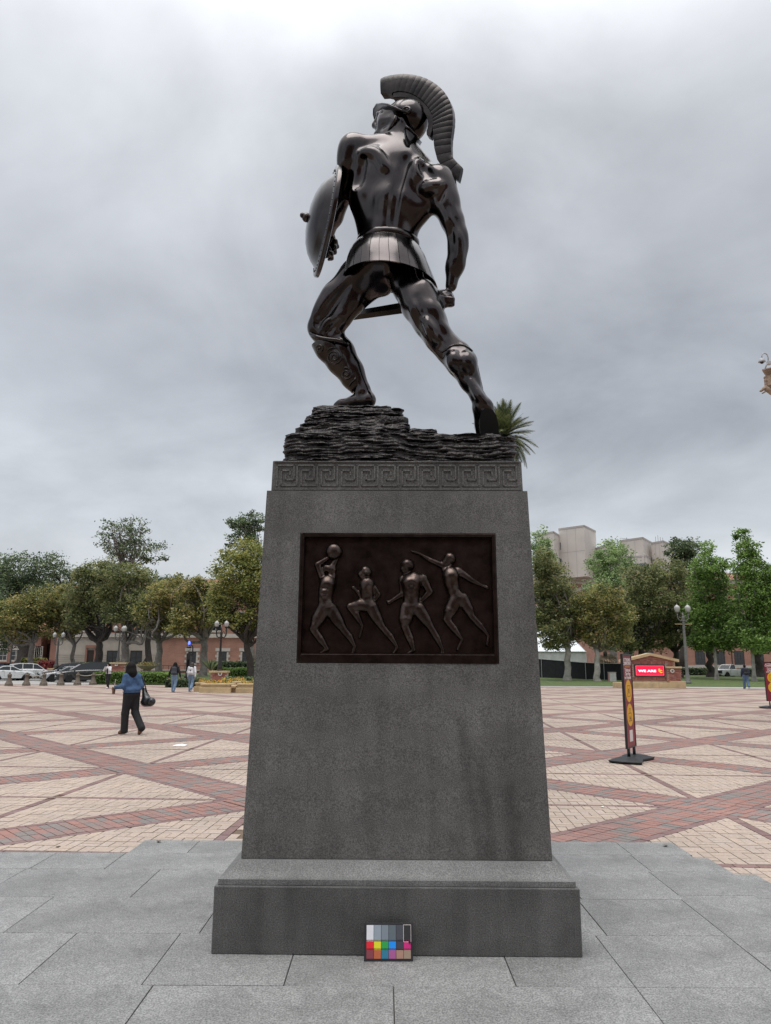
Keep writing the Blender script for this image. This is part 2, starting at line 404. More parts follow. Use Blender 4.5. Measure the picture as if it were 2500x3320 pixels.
def shaft():
    """battered shaft with a shallow pocket for the panel"""
    z0, z1, s0, s1 = .463, 2.655, .122, .180
    def s_at(z): return s0+(s1-s0)*(z-z0)/(z1-z0)
    b = MB(); b.frustum((-HW+s0, HW-s0, s0, DP-s0, z0), (-HW+s1, HW-s1, s1, DP-s1, z1)); b.f.pop(2)   # front face rebuilt with an opening
    X0, X1, Z0, Z1 = PNL; q = lambda x, z: (x, s_at(z), z)
    o = [(-HW+s0, s0, z0), (HW-s0, s0, z0), (HW-s1, s1, z1), (-HW+s1, s1, z1)]; i = [q(X0, Z0), q(X1, Z0), q(X1, Z1), q(X0, Z1)]
    dd = .05; w = [(x, y+dd, z) for x, y, z in i]
    b.add(o+i+w, [(0, 1, 5, 4), (1, 2, 6, 5), (2, 3, 7, 6), (3, 0, 4, 7), (4, 5, 9, 8), (5, 6, 10, 9), (6, 7, 11, 10), (7, 4, 8, 11), (8, 9, 10, 11)])
    return b, s_at
PNL = (-.612, .625, 1.568, 2.378)
sb, s_at = shaft(); shaft_o = sb.build('shaft', G_PLINTH, plinth, local=True)
cap_o = blk(.203, 2.657, .207, 2.862).build('cap_block', G_PLINTH, plinth, local=True, bevel=.005)
def frieze():
    # sunk band with the key standing in it: raised strips on the cap's face
    b = MB(); y = .2045; X0 = -HW+.203+.028; n = 12; pitch = (2*(HW-.203)-.056)/n; u = pitch/7.0; zb = 2.692; uz = .145/7.0; t = .52
    def strip(pts):
        for (ax, az), (bx, bz) in zip(pts[:-1], pts[1:]):
            x0, x1 = min(ax, bx)-t/2, max(ax, bx)+t/2; z0, z1 = min(az, bz)-t/2, max(az, bz)+t/2
            b.box(ox+x0*u, ox+x1*u, y-.0085, y+.01, zb+z0*uz, zb+z1*uz)
    for i in range(n):
        ox = X0+i*pitch+.4*u
        strip([(0, 0), (0, 6.6), (5.9, 6.6), (5.9, 2.0), (3.0, 2.0), (3.0, 3.5)])
        if i < n: strip([(6.9 if i < n-1 else 6.2, .1), (1.5, .1), (1.5, 5.0), (4.5, 5.0), (4.5, 3.6)])
    b.box(X0-.012, X0+n*pitch+.012, y-.008, y+.01, zb-.028, zb-.012); b.box(X0-.012, X0+n*pitch+.012, y-.008, y+.01, zb+.158, zb+.150+.016)
    return b
frieze().build('greek_key', G_PLINTH, cap_o, local=True)

# ------------------------------------------------------------------ bronze relief panel
def panel():
    X0, X1, Z0, Z1 = PNL; g = .003; X0 += g; X1 -= g; Z0 += g; Z1 -= g
    back = .046
    yf = lambda z, d: s_at(z)+d
    b = MB(); b.add([(X0, yf(Z0, back), Z0), (X1, yf(Z0, back), Z0), (X1, yf(Z1, back), Z1), (X0, yf(Z1, back), Z1)], [(0, 1, 2, 3)])
    p = b.build('relief_panel', BRZ_P, plinth, local=True)
    fr = MB(); bw, bb, bt = .021, .052, .022; f = -.004; i = .034
    def bar(x0, x1, z0, z1, xi0, xi1, zi0, zi1):
        o = [(x0, yf(z0, f), z0), (x1, yf(z0, f), z0), (x1, yf(z1, f), z1), (x0, yf(z1, f), z1)]; k = [(x, y+.05, z) for x, y, z in o]
        fr.add(o+k, [(0, 1, 2, 3), (0, 4, 5, 1), (1, 5, 6, 2), (2, 6, 7, 3), (3, 7, 4, 0)])
    bar(X0, X0+bw, Z0, Z1, 0, 0, 0, 0); bar(X1-bw, X1, Z0, Z1, 0, 0, 0, 0); bar(X0+bw, X1-bw, Z1-bt, Z1, 0, 0, 0, 0); bar(X0+bw, X1-bw, Z0, Z0+bb, 0, 0, 0, 0)
    fr.build('frame', BRZ_P, p, local=True, bevel=.004)
    cy, sn = math.cos(-PYAW), math.sin(-PYAW)
    def U(x, y):
        q = at(920+.4442*x, 1700+.4442*y, 4.455+.16+.03)-PL; return (q.x*cy-q.y*sn, q.z)
    K = .4442*.00252
    def fig(name, limbs, bumps=(), mat_=BRZ_F):
        """low relief: the round of every limb pressed into the panel, one height field per figure"""
        pts = [U(p[0], p[1]) for L in limbs for p in L]; h = .0042
        x0, x1 = min(p[0] for p in pts)-.07, max(p[0] for p in pts)+.07; z0, z1 = min(p[1] for p in pts)-.07, max(p[1] for p in pts)+.07
        gx, gz = np.meshgrid(np.arange(x0, x1, h), np.arange(z0, z1, h), indexing='ij'); Hh = np.full(gx.shape, -.02)
        def smax(a, b, k): e = np.maximum(k-np.abs(a-b), 0)/k; return np.maximum(a, b)+e*e*k*.25
        for L in limbs:
            for a, b in zip(L[:-1], L[1:]) if len(L) > 1 else [(L[0], L[0])]:
                (ax, az), (bx, bz) = U(a[0], a[1]), U(b[0], b[1]); ra, rb = a[2]*K, b[2]*K; l2 = max((bx-ax)**2+(bz-az)**2, 1e-9)
                t = np.clip(((gx-ax)*(bx-ax)+(gz-az)*(bz-az))/l2, 0, 1); r = ra+(rb-ra)*t
                d2 = (gx-ax-t*(bx-ax))**2+(gz-az-t*(bz-az))**2; zf = (a[3]+(b[3]-a[3])*t) if len(a) > 3 else 0
                hh = np.where(d2 < r*r, np.sqrt(np.maximum(r*r-d2, 0))*.95+zf, -.02-(np.sqrt(d2)-r)*.8); Hh = smax(Hh, hh, .006)
        for (x, y, r, e) in bumps:
            cx, cz = U(x, y); Hh = Hh+1.7*e*np.exp(-((gx-cx)**2+(gz-cz)**2)/(r*K)**2)*(Hh > 0)
        Hh += (Hh > .0)*.008
        keep = Hh > -.002; n0, n1 = gx.shape
        cell = keep[:-1, :-1] & keep[1:, :-1] & keep[:-1, 1:] & keep[1:, 1:]
        Y = np.array([[0]]); Yb = s_at(0)+(s_at(1)-s_at(0))*gz+.046
        # front sheet, pushed back to the panel at its outline
        edge = np.zeros_like(keep); edge[1:-1, 1:-1] = ~(cell[:-1, :-1] & cell[1:, :-1] & cell[:-1, 1:] & cell[1:, 1:]); Hf = np.where(edge, -.002, np.maximum(Hh, 0))
        ids = np.arange(n0*n1).reshape(n0, n1); V = np.stack([gx.ravel(), (Yb-Hf).ravel(), gz.ravel()], -1)
        Q = np.stack([ids[:-1, :-1][cell], ids[1:, :-1][cell], ids[1:, 1:][cell], ids[:-1, 1:][cell]], -1)
        used = np.unique(Q); mp = np.full(n0*n1, -1); mp[used] = np.arange(len(used))
        return link(name, npmesh(name, V[used], mp[Q], mat_, True), p)
    fig('relief_athlete', [[(350, 330, 30), (310, 318, 24)], [(352, 365, 20), (330, 410, 42)], [(320, 430, 52), (305, 500, 48), (300, 560, 44), (320, 615, 52)], [(285, 390, 26), (245, 293, 22), (322, 243, 15)],
        [(350, 405, 27), (352, 310, 24), (395, 228, 15), (412, 215, 9)], [(295, 610, 46), (250, 690, 44), (215, 765, 28), (270, 840, 27), (318, 912, 15), (250, 955, 12)], [(345, 620, 44), (400, 710, 38), (435, 765, 26), (480, 820, 25), (518, 893, 14), (503, 955, 14)]],
        [(290, 440, 26, .006), (345, 440, 24, .006), (290, 490, 12, .004), (315, 490, 12, .004), (288, 525, 12, .004), (312, 525, 12, .004), (300, 465, 12, -.005), (230, 740, 18, .004)])
    fig('relief_ball', [[(366, 196, 52)]])
    fig('relief_athlete', [[(598, 348, 40), (575, 365, 30)], [(548, 345, 10), (542, 352, 9)], [(606, 395, 20), (612, 430, 34)], [(608, 440, 48), (606, 500, 42), (615, 565, 36), (640, 605, 44)], [(592, 440, 24), (560, 522, 18), (520, 470, 13), (508, 462, 15)],
        [(640, 440, 26), (692, 512, 20), (652, 570, 14)], [(630, 600, 38), (560, 590, 40), (484, 602, 26), (530, 660, 26), (575, 745, 13), (552, 828, 10)], [(652, 630, 42), (690, 700, 34), (722, 752, 24), (780, 820, 24), (830, 898, 13), (795, 955, 12), (780, 957, 10)]],
        [(590, 470, 22, .005), (585, 330, 22, .004), (600, 358, 9, .006), (610, 540, 16, -.003)])
    fig('relief_athlete', [[(902, 300, 46), (890, 325, 34)], [(862, 318, 9), (857, 322, 8)], [(908, 360, 24), (920, 395, 40)], [(872, 402, 30), (950, 405, 52), (1015, 400, 36)], [(930, 430, 62), (930, 500, 52), (930, 560, 48), (935, 600, 54)], [(868, 405, 28), (872, 505, 22), (800, 550, 15), (768, 572, 16), (752, 560, 9)],
        [(1022, 405, 32), (1066, 492, 25), (1000, 560, 17), (958, 582, 17), (948, 600, 10)], [(905, 610, 48), (890, 690, 44), (886, 745, 28), (920, 830, 27), (948, 920, 15), (890, 957, 12)], [(985, 620, 46), (1040, 700, 36), (1075, 755, 25), (1120, 830, 24), (1158, 915, 14), (1158, 960, 15)]],
        [(895, 425, 34, .009), (970, 425, 34, .009), (932, 440, 12, -.006), (912, 480, 15, .006), (948, 480, 15, .006), (912, 512, 15, .005), (948, 512, 15, .005), (930, 545, 16, .004), (900, 285, 26, .005), (890, 700, 22, .004)])
    fig('relief_athlete', [[(1212, 250, 42), (1190, 275, 30)], [(1165, 258, 10), (1157, 266, 9)], [(1205, 305, 24), (1215, 340, 40)], [(1180, 335, 26), (1270, 345, 32)], [(1220, 370, 52), (1225, 430, 46), (1240, 490, 40), (1272, 540, 48)], [(1165, 302, 22), (1075, 262, 19), (990, 212, 11), (950, 200, 12), (925, 190, 7)],
        [(1282, 345, 28), (1378, 412, 20), (1445, 445, 12), (1485, 460, 13), (1503, 478, 7)], [(1252, 560, 46), (1215, 630, 42), (1190, 695, 26), (1245, 765, 25), (1302, 842, 13), (1268, 915, 12)], [(1305, 545, 42), (1350, 620, 34), (1372, 672, 24), (1435, 740, 23), (1495, 812, 13), (1485, 880, 13)]],
        [(1195, 385, 28, .006), (1255, 380, 28, .006), (1222, 470, 16, .004), (1215, 240, 22, .004), (1200, 640, 20, .004)])
    X0, X1, Z0, Z1 = PNL
    gl = MB(); z = Z0+.056; gl.box(X0+.026, X1-.026, yf(z, .004), yf(z, .048), z, z+.006); gl.build('ground_line', BRZ_P, p, local=True)
panel()
# ------------------------------------------------------------------ ground, plaza, lawns, paths
TH = math.radians(3.3); CT, ST = math.cos(TH), math.sin(TH)
U0, V0, PER, HB = 7.70, 6.33, 5.47, .575
def to_w(xp, yp): return (CT*xp+ST*yp, -ST*xp+CT*yp)          # pattern frame -> world
def to_p(x, y): return (CT*x-ST*y, ST*x+CT*y)
def paver_mat(name, cols, rough=.8, grain=40):
    """stone colour picked per piece, with fine grain and faint dirt"""
    m = bpy.data.materials.new(name); MATS[name] = m; m.use_nodes = True; nt = m.node_tree; N, Lk = nt.nodes, nt.links; b = N['Principled BSDF']; b.inputs['Roughness'].default_value = rough
    g = N.new('ShaderNodeNewGeometry'); oi = N.new('ShaderNodeObjectInfo'); a = N.new('ShaderNodeMath'); a.operation = 'ADD'; Lk.new(g.outputs['Random Per Island'], a.inputs[0]); Lk.new(oi.outputs['Random'], a.inputs[1])
    f = N.new('ShaderNodeMath'); f.operation = 'FRACT'; Lk.new(a.outputs[0], f.inputs[0])
    r = N.new('ShaderNodeValToRGB'); r.color_ramp.interpolation = 'CONSTANT'; Lk.new(f.outputs[0], r.inputs[0]); el = r.color_ramp.elements
    el[0].position = 0; el[0].color = (*cols[0], 1); el[1].position = 1/len(cols); el[1].color = (*cols[1], 1)
    for i in range(2, len(cols)): e = el.new(i/len(cols)); e.color = (*cols[i], 1)
    tc = N.new('ShaderNodeTexCoord'); col = r.outputs[0]; geo = g.outputs['Position']
    for sc, lo, hi, de in ((grain, .82, 1.16, 3), (.35, .84, 1.10, 5), (3.0, .92, 1.06, 4)):
        n = N.new('ShaderNodeTexNoise'); n.inputs['Scale'].default_value = sc; n.inputs['Detail'].default_value = de; Lk.new(geo, n.inputs['Vector'])
        mr = N.new('ShaderNodeMapRange'); mr.inputs[1].default_value = .3; mr.inputs[2].default_value = .7; mr.inputs[3].default_value = lo; mr.inputs[4].default_value = hi; Lk.new(n.outputs[0], mr.inputs[0])
        v = N.new('ShaderNodeVectorMath'); v.operation = 'SCALE'; Lk.new(col, v.inputs[0]); Lk.new(mr.outputs[0], v.inputs['Scale']); col = v.outputs[0]
    vo = N.new('ShaderNodeTexVoronoi'); vo.inputs['Scale'].default_value = 1.6; Lk.new(geo, vo.inputs['Vector']); mr = N.new('ShaderNodeMapRange'); mr.inputs[1].default_value = .022; mr.inputs[2].default_value = .034; mr.inputs[3].default_value = .55; mr.inputs[4].default_value = 1.0; Lk.new(vo.outputs['Distance'], mr.inputs[0])
    v = N.new('ShaderNodeVectorMath'); v.operation = 'SCALE'; Lk.new(col, v.inputs[0]); Lk.new(mr.outputs[0], v.inputs['Scale']); col = v.outputs[0]
    Lk.new(col, b.inputs['Base Color']); return m
TAN = [(.435, .35, .29), (.465, .375, .31), (.42, .34, .28), (.45, .37, .315), (.47, .375, .305), (.44, .355, .30)]
RED = [(.30, .165, .14), (.33, .175, .145), (.28, .17, .15), (.26, .185, .165), (.225, .195, .18), (.32, .18, .155), (.29, .18, .16), (.21, .19, .18)]
EDGE = [(.22, .135, .125), (.24, .15, .14), (.20, .125, .12), (.23, .15, .145)]
M_TAN, M_RED, M_EDGE = paver_mat('tan_paver', TAN), paver_mat('red_paver', RED), paver_mat('dark_paver', EDGE)
M_SAND = mat('joint_sand', (.16, .115, .08), .95, scale=20)
YFAR = 27.0
def plaza():
    base = MB().add([(-60, -20, -.012), (60, -20, -.012), (60, YFAR+.3, -.012), (-60, YFAR+.3, -.012)], [(0, 1, 2, 3)]).build('plaza', M_SAND)
    base['kind'] = 'structure'
    def clip(P, a, b, c):                                      # keep a*x+b*y >= c
        out = []
        for i in range(len(P)):
            p, q = P[i], P[(i+1) % len(P)]; dp, dq = a*p[0]+b*p[1]-c, a*q[0]+b*q[1]-c
            if dp >= 0: out.append(p)
            if (dp >= 0) != (dq >= 0): t = dp/(dp-dq); out.append((p[0]+(q[0]-p[0])*t, p[1]+(q[1]-p[1])*t))
        return out
    def area(P): return abs(sum(P[i][0]*P[(i+1) % len(P)][1]-P[(i+1) % len(P)][0]*P[i][1] for i in range(len(P))))/2
    def seen(x, y): return 5.6 < y < YFAR and abs(x) < .545*y+.9 and not (-2.2 < x < 2.6 and y < 7.1) and not (-1.3 < x+.02*y < 1.5 and y < 11)
    pieces = {'tan': [], 'red': [], 'edge': []}; g = .0045
    def put(kind, poly, full):
        if len(poly) < 3 or area(poly) < .0012: return
        w = [to_w(*p) for p in poly]; cx = sum(p[0] for p in w)/len(w); cy = sum(p[1] for p in w)/len(w)
        if seen(cx, cy): pieces[kind].append((cy*cy+cx*cx, w, full, cx, cy))
    def rect(x0, x1, y0, y1): return [(x0+g, y0+g), (x1-g, y0+g), (x1-g, y1-g), (x0+g, y1-g)]
    K = range(-8, 12)
    for i in K:
        for j in K:
            ua, ub, va, vb = U0+PER*i+HB, U0+PER*(i+1)-HB, V0+PER*j+HB, V0+PER*(j+1)-HB
            xc, yc = ((ua+ub)-(va+vb))/4, ((ua+ub)+(va+vb))/4; w = to_w(xc, yc); R = 2.4
            if not (3 < w[1] < YFAR+3 and abs(w[0]) < .6*w[1]+5): continue
            for sx in (-1, 1):
                for sy in (-1, 1):
                    n = 12; s = .2025
                    for a in range(n):
                        for b_ in range(n):
                            x0 = xc+sx*.052+(a if sx > 0 else -a-1)*s; y0 = yc+sy*.052+(b_ if sy > 0 else -b_-1)*s
                            if abs(x0+s/2-xc)+abs(y0+s/2-yc) > R+.1: continue
                            for h in (0, 1):
                                P = rect(x0, x0+s, y0+h*s/2, y0+(h+1)*s/2) if (a+b_) % 2 == 0 else rect(x0+h*s/2, x0+(h+1)*s/2, y0, y0+s)
                                Q = clip(clip(clip(clip(P, 1, 1, ua), -1, -1, -ub), -1, 1, va), 1, -1, -vb)
                                put('tan', Q, len(Q) == 4 and abs(area(Q)-area(P)) < 1e-7)
            for ax in (0, 1):                                   # the thin cross lines of dark soldiers
                for k in range(-13, 13):
                    a0, a1 = k*.2025, (k+1)*.2025
                    if ax and a0 < .05 and a1 > -.05: continue
                    P = rect(xc+a0, xc+a1, yc-.05, yc+.05) if ax == 0 else rect(xc-.05, xc+.05, yc+a0, yc+a1)
                    Q = clip(clip(clip(clip(P, 1, 1, ua), -1, -1, -ub), -1, 1, va), 1, -1, -vb); put('edge', Q, False)
    r2 = math.sqrt(2)
    def uv(u, v): return ((u-v)/2, (u+v)/2)
    for i in K:
        for d in (0, 1):                                        # bands along v (d=0) and along u (d=1)
            c = (U0 if d == 0 else V0)+PER*i; wd = HB*2; cell = .10*r2; o0 = (V0 if d == 0 else U0)
            nst = int(PER*20/cell); st = o0-PER*8
            for k in range(nst):
                t = st+k*cell; tm = t+cell/2; ph = (tm-o0) % PER
                inside_node = ph < HB or ph > PER-HB
                if d == 1 and inside_node: continue
                def q(a0, a1, b0, b1):
                    e = .006; P = [(a0+e, b0+e), (a1-e, b0+e), (a1-e, b1-e), (a0+e, b1-e)]
                    return [uv(a, b) if d == 0 else uv(b, a) for a, b in P]
                bw = .1*r2; w = to_w(*uv(*((c, tm) if d == 0 else (tm, c))))
                if not seen(w[0], w[1]) and not seen(w[0]+.4, w[1]+.2) and not seen(w[0]-.4, w[1]+.2): continue
                iw = (wd-2*bw)/3
                for r in range(3): put('red', q(c-HB+bw+r*iw, c-HB+bw+(r+1)*iw, t, t+cell), True)
                if k % 2 == 0 and not (d == 0 and inside_node):
                    put('edge', q(c-HB, c-HB+bw, t, t+2*cell), False); put('edge', q(c+HB-bw, c+HB, t, t+2*cell), False)
                elif d == 0 and inside_node and k % 2 == 0:
                    put('red', q(c-HB, c-HB+bw, t, t+2*cell), False); put('red', q(c+HB-bw, c+HB, t, t+2*cell), False)
    def solid(b, w, dz): 
        n = len(w); o = len(b.v); b.v += [(x, y, dz) for x, y in w]+[(x, y, dz-.03) for x, y in w]
        b.f.append(tuple(range(o, o+n))); b.f += [(o+k, o+n+k, o+n+(k+1) % n, o+(k+1) % n) for k in range(n)]
    for kind, m, nm in (('tan', M_TAN, 'tan_paver'), ('red', M_RED, 'red_paver'), ('edge', M_EDGE, 'dark_paver')):
        L = sorted(pieces[kind], key=lambda p: p[0]); b = MB(); shared = {}; cnt = 0
        for d2, w, full, cx, cy in L:
            dz = random.uniform(-.0025, .0015)
            if full and cnt < 290:
                e = (w[1][0]-w[0][0], w[1][1]-w[0][1]); key = (round(math.hypot(*e), 3), round(math.atan2(e[1], e[0]), 3))
                if key not in shared:
                    mb = MB(); solid(mb, [(x-cx, y-cy) for x, y in w], 0); shared[key] = mb.mesh(nm, m)
                o = link(nm, shared[key], base); o.location = (cx, cy, dz); cnt += 1
            else: solid(b, w, dz)
        o = b.build(nm+'s', m, base, fix=False); o['kind'] = 'stuff'
plaza()
def far_plaza():
    """beyond the pieces one can tell apart the same pattern goes on as colour"""
    m = bpy.data.materials.new('far_paving'); m.use_nodes = True; nt = m.node_tree; N, Lk = nt.nodes, nt.links; b = N['Principled BSDF']; b.inputs['Roughness'].default_value = .85
    g = N.new('ShaderNodeNewGeometry'); sep = N.new('ShaderNodeSeparateXYZ'); Lk.new(g.outputs['Position'], sep.inputs[0])
    def M(op, a, b_=None):
        n = N.new('ShaderNodeMath'); n.operation = op
        for i, v in enumerate((a, b_)):
            if v is None: continue
            if isinstance(v, (int, float)): n.inputs[i].default_value = v
            else: Lk.new(v, n.inputs[i])
        return n.outputs[0]
    x, y = sep.outputs[0], sep.outputs[1]
    xp = M('SUBTRACT', M('MULTIPLY', x, CT), M('MULTIPLY', y, ST)); yp = M('ADD', M('MULTIPLY', x, ST), M('MULTIPLY', y, CT))
    def near(v, off, per, half):                               # 1 within half of off+k*per
        w = M('ABSOLUTE', M('SUBTRACT', M('FLOORED_MODULO', M('ADD', v, per/2-off), per), per/2)); return M('LESS_THAN', w, half)
    band = M('MAXIMUM', near(M('ADD', xp, yp), U0, PER, HB), near(M('SUBTRACT', yp, xp), V0, PER, HB))
    line = M('MAXIMUM', near(xp, (U0-V0)/2, PER/2, .05), near(yp, (U0+V0)/2, PER/2, .05))
    def mix(f, A, B):
        n = N.new('ShaderNodeMix'); n.data_type = 'RGBA'
        for v, s in ((f, 0), (A, 6), (B, 7)):
            if isinstance(v, tuple): n.inputs[s].default_value = (*v, 1)
            else: Lk.new(v, n.inputs[s])
        return n.outputs[2]
    col = mix(line, (.40, .325, .265), (.235, .16, .145)); col = mix(band, col, (.27, .175, .155))
    for sc, lo, hi in ((.3, .86, 1.1), (2.2, .88, 1.1)):
        n = N.new('ShaderNodeTexNoise'); n.inputs['Scale'].default_value = sc; n.inputs['Detail'].default_value = 5; Lk.new(g.outputs['Position'], n.inputs['Vector'])
        mr = N.new('ShaderNodeMapRange'); mr.inputs[1].default_value = .3; mr.inputs[2].default_value = .7; mr.inputs[3].default_value = lo; mr.inputs[4].default_value = hi; Lk.new(n.outputs[0], mr.inputs[0])
        v = N.new('ShaderNodeVectorMath'); v.operation = 'SCALE'; Lk.new(col, v.inputs[0]); Lk.new(mr.outputs[0], v.inputs['Scale']); col = v.outputs[0]
    Lk.new(col, b.inputs['Base Color'])
    o = MB().add([(-60, YFAR-.3, -.004), (60, YFAR-.3, -.004), (60, 62, -.004), (-60, 62, -.004)], [(0, 1, 2, 3)]).build('plaza_far', m); o['kind'] = 'structure'
far_plaza()
def sheet(name, poly, z, m):
    o = MB().add([(x, y, z) for x, y in poly], [tuple(range(len(poly)))]).build(name, m); o['kind'] = 'structure'; return o
M_CONC = mat('path_concrete', (.40, .385, .36), .85, scale=.8, var=.12)
M_ROAD = mat('road_concrete', (.36, .35, .335), .85, scale=.6, var=.14)
M_GRASS = mat('lawn_grass', (.075, .125, .03), .9, scale=2.5, var=.35, col2=(.12, .16, .05), bump=.5, bscale=40)
M_DIRT = mat('ground_earth', (.20, .17, .14), .95, scale=.5, var=.2)
sheet('ground', [(-900, -200), (900, -200), (900, 2200), (-900, 2200)], -.05, M_DIRT)
sheet('road', [(-140, 59), (-22.9, 61.0), (-22.9, 140), (-140, 140)], .012, M_ROAD)
sheet('footpath', [(12.2, 61.0), (24.0, 58.6), (60, 53.5), (60, 64), (27.2, 63.9), (14, 63.8), (12.2, 63.5)], .012, M_CONC)
# ---- granite platform round the plinth: every slab its own stone
def platform():
    base = MB().box(-3.4, 2.56, -4, 6.66, -.01, .108).box(-2.14, 2.58, 6.665, 7.13, -.01, .108).build('granite_platform', mat('slab_joint', (.085, .08, .07), .95)); base['kind'] = 'structure'
    rows = [(6.69, 7.15, [-2.16, -1.66, -.62, .45, 1.3, 2.09, 2.60]), (6.18, 6.69, [-3.35, -2.75, -2.17, -1.0, .2, 1.4, 2.075, 2.58]), (5.48, 6.18, [-3.9, -2.77, -1.73, -.6, .6, 1.35, 2.05]),
            (4.79, 5.48, [-3.5, -2.25, -1.09, 0, 1.32, 2.03]), (4.07, 4.79, [-4.0, -2.9, -1.81, -1.2, -.495, .66, 1.25, 2.03]), (3.38, 4.07, [-3.4, -2.3, -1.14, .05, 1.25, 2.03]), (2.68, 3.38, [-3.4, -1.8, -.5, .7, 1.9, 2.9]),
            (1.9, 2.68, [-3.4, -2.1, -.9, .3, 1.5, 2.7]), (1.1, 1.9, [-3.4, -1.6, -.4, .8, 2.0, 2.9]), (.3, 1.1, [-3.4, -2, -.8, .4, 1.6, 2.8])]
    S = [(x0, x1, y0, y1) for y0, y1, xs in rows for x0, x1 in zip(xs[:-1], xs[1:])]
    S += [(2.05, 2.57, 5.58, 6.18), (2.03, 2.57, 4.54, 5.58-.0), (2.03, 2.57, 3.38, 4.54), (2.58, 2.72, 6.18, 6.67), (2.57, 2.88, 5.58, 6.18), (2.57, 3.3, 4.54, 5.58), (2.57, 3.4, 3.38, 4.54), (2.88, 3.2, 5.58, 5.9)]
    for x0, x1, y0, y1 in S:
        g = .0026; dz = random.uniform(-.001, .001)-(.018 if x0 > 2.5 else 0)
        cx, cy = (x0+x1)/2, (y0+y1)/2
        b = MB().box(x0-cx+g, x1-cx-g, y0-cy+g, y1-cy-g, -.06, .12-.0)
        o = b.build('granite_slab', G_PAVE, base, local=True, bevel=.0018, seg=1); o.location = (cx, cy, dz); o['tint'] = random.random()
platform()
# ---- raised planting bed on the left, lawns on the right
def mound(name, poly_fn, nx, ny, m):
    V = [poly_fn(i/nx, j/ny) for j in range(ny+1) for i in range(nx+1)]; Fq = [(j*(nx+1)+i, j*(nx+1)+i+1, (j+1)*(nx+1)+i+1, (j+1)*(nx+1)+i) for j in range(ny) for i in range(nx)]
    o = link(name, npmesh(name, V, Fq, m, True)); o['kind'] = 'structure'; return o
def sst(t): t = min(max(t, 0), 1); return t*t*(3-2*t)
mound('planting_bed', lambda a, b: (-24+26*a, 61.5+38*b-2.5*a, .02+.55*sst(b*4.2)+.05*math.sin(a*9)), 30, 30, M_GRASS)
mound('lawn', lambda a, b: (11+60*a, (63.4+1.0*(a > .22))+40*b-8*a*(1-b), .03+.35*sst(b*1.6)+.04*math.sin(a*14)*b), 40, 24, M_GRASS)
# ------------------------------------------------------------------ buildings round the plaza
def brick_mat(name, c1, c2, mortar, scale=1.0, bw=.24, bh=.08):
    m = bpy.data.materials.new(name); MATS[name] = m; m.use_nodes = True; nt = m.node_tree; N, Lk = nt.nodes, nt.links; b = N['Principled BSDF']; b.inputs['Roughness'].default_value = .85
    g = N.new('ShaderNodeNewGeometry'); sp = N.new('ShaderNodeSeparateXYZ'); Lk.new(g.outputs['Position'], sp.inputs[0]); ad = N.new('ShaderNodeMath'); Lk.new(sp.outputs[0], ad.inputs[0]); Lk.new(sp.outputs[1], ad.inputs[1])
    cb = N.new('ShaderNodeCombineXYZ'); Lk.new(ad.outputs[0], cb.inputs[0]); Lk.new(sp.outputs[2], cb.inputs[1])
    t = N.new('ShaderNodeTexBrick'); Lk.new(cb.outputs[0], t.inputs['Vector']); t.inputs['Color1'].default_value = (*c1, 1); t.inputs['Color2'].default_value = (*c2, 1); t.inputs['Mortar'].default_value = (*mortar, 1)
    t.inputs['Scale'].default_value = scale; t.inputs['Brick Width'].default_value = bw*2; t.inputs['Row Height'].default_value = bh*2; t.inputs['Mortar Size'].default_value = .012
    n = N.new('ShaderNodeTexNoise'); n.inputs['Scale'].default_value = .5; n.inputs['Detail'].default_value = 6; Lk.new(g.outputs['Position'], n.inputs['Vector'])
    mr = N.new('ShaderNodeMapRange'); mr.inputs[1].default_value = .3; mr.inputs[2].default_value = .7; mr.inputs[3].default_value = .82; mr.inputs[4].default_value = 1.15; Lk.new(n.outputs[0], mr.inputs[0])
    v = N.new('ShaderNodeVectorMath'); v.operation = 'SCALE'; Lk.new(t.outputs[0], v.inputs[0]); Lk.new(mr.outputs[0], v.inputs['Scale']); Lk.new(v.outputs[0], b.inputs['Base Color']); return m
BRICK = brick_mat('campus_brick', (.33, .155, .115), (.29, .13, .10), (.34, .25, .20))
BRICK_O = brick_mat('orange_brick', (.40, .20, .145), (.35, .17, .125), (.38, .27, .22))
CREAM = mat('cream_stone', (.46, .41, .36), .85, scale=.8, var=.12)
CREAM_L = mat('pale_stone', (.52, .48, .43), .85, scale=.8, var=.1)
TILE = mat('roof_tile', (.36, .17, .12), .8, scale=2.5, var=.3)
GLASS = mat('dark_glass', (.02, .025, .03), .12, scale=1, spec=.7)
FRAME_D = mat('dark_window_frame', (.05, .045, .045), .5)
CONC_T = mat('tower_concrete', (.60, .56, .52), .9, scale=.25, var=.07, detail=6)
DARKDOOR = mat('dark_timber_door', (.035, .022, .018), .6)
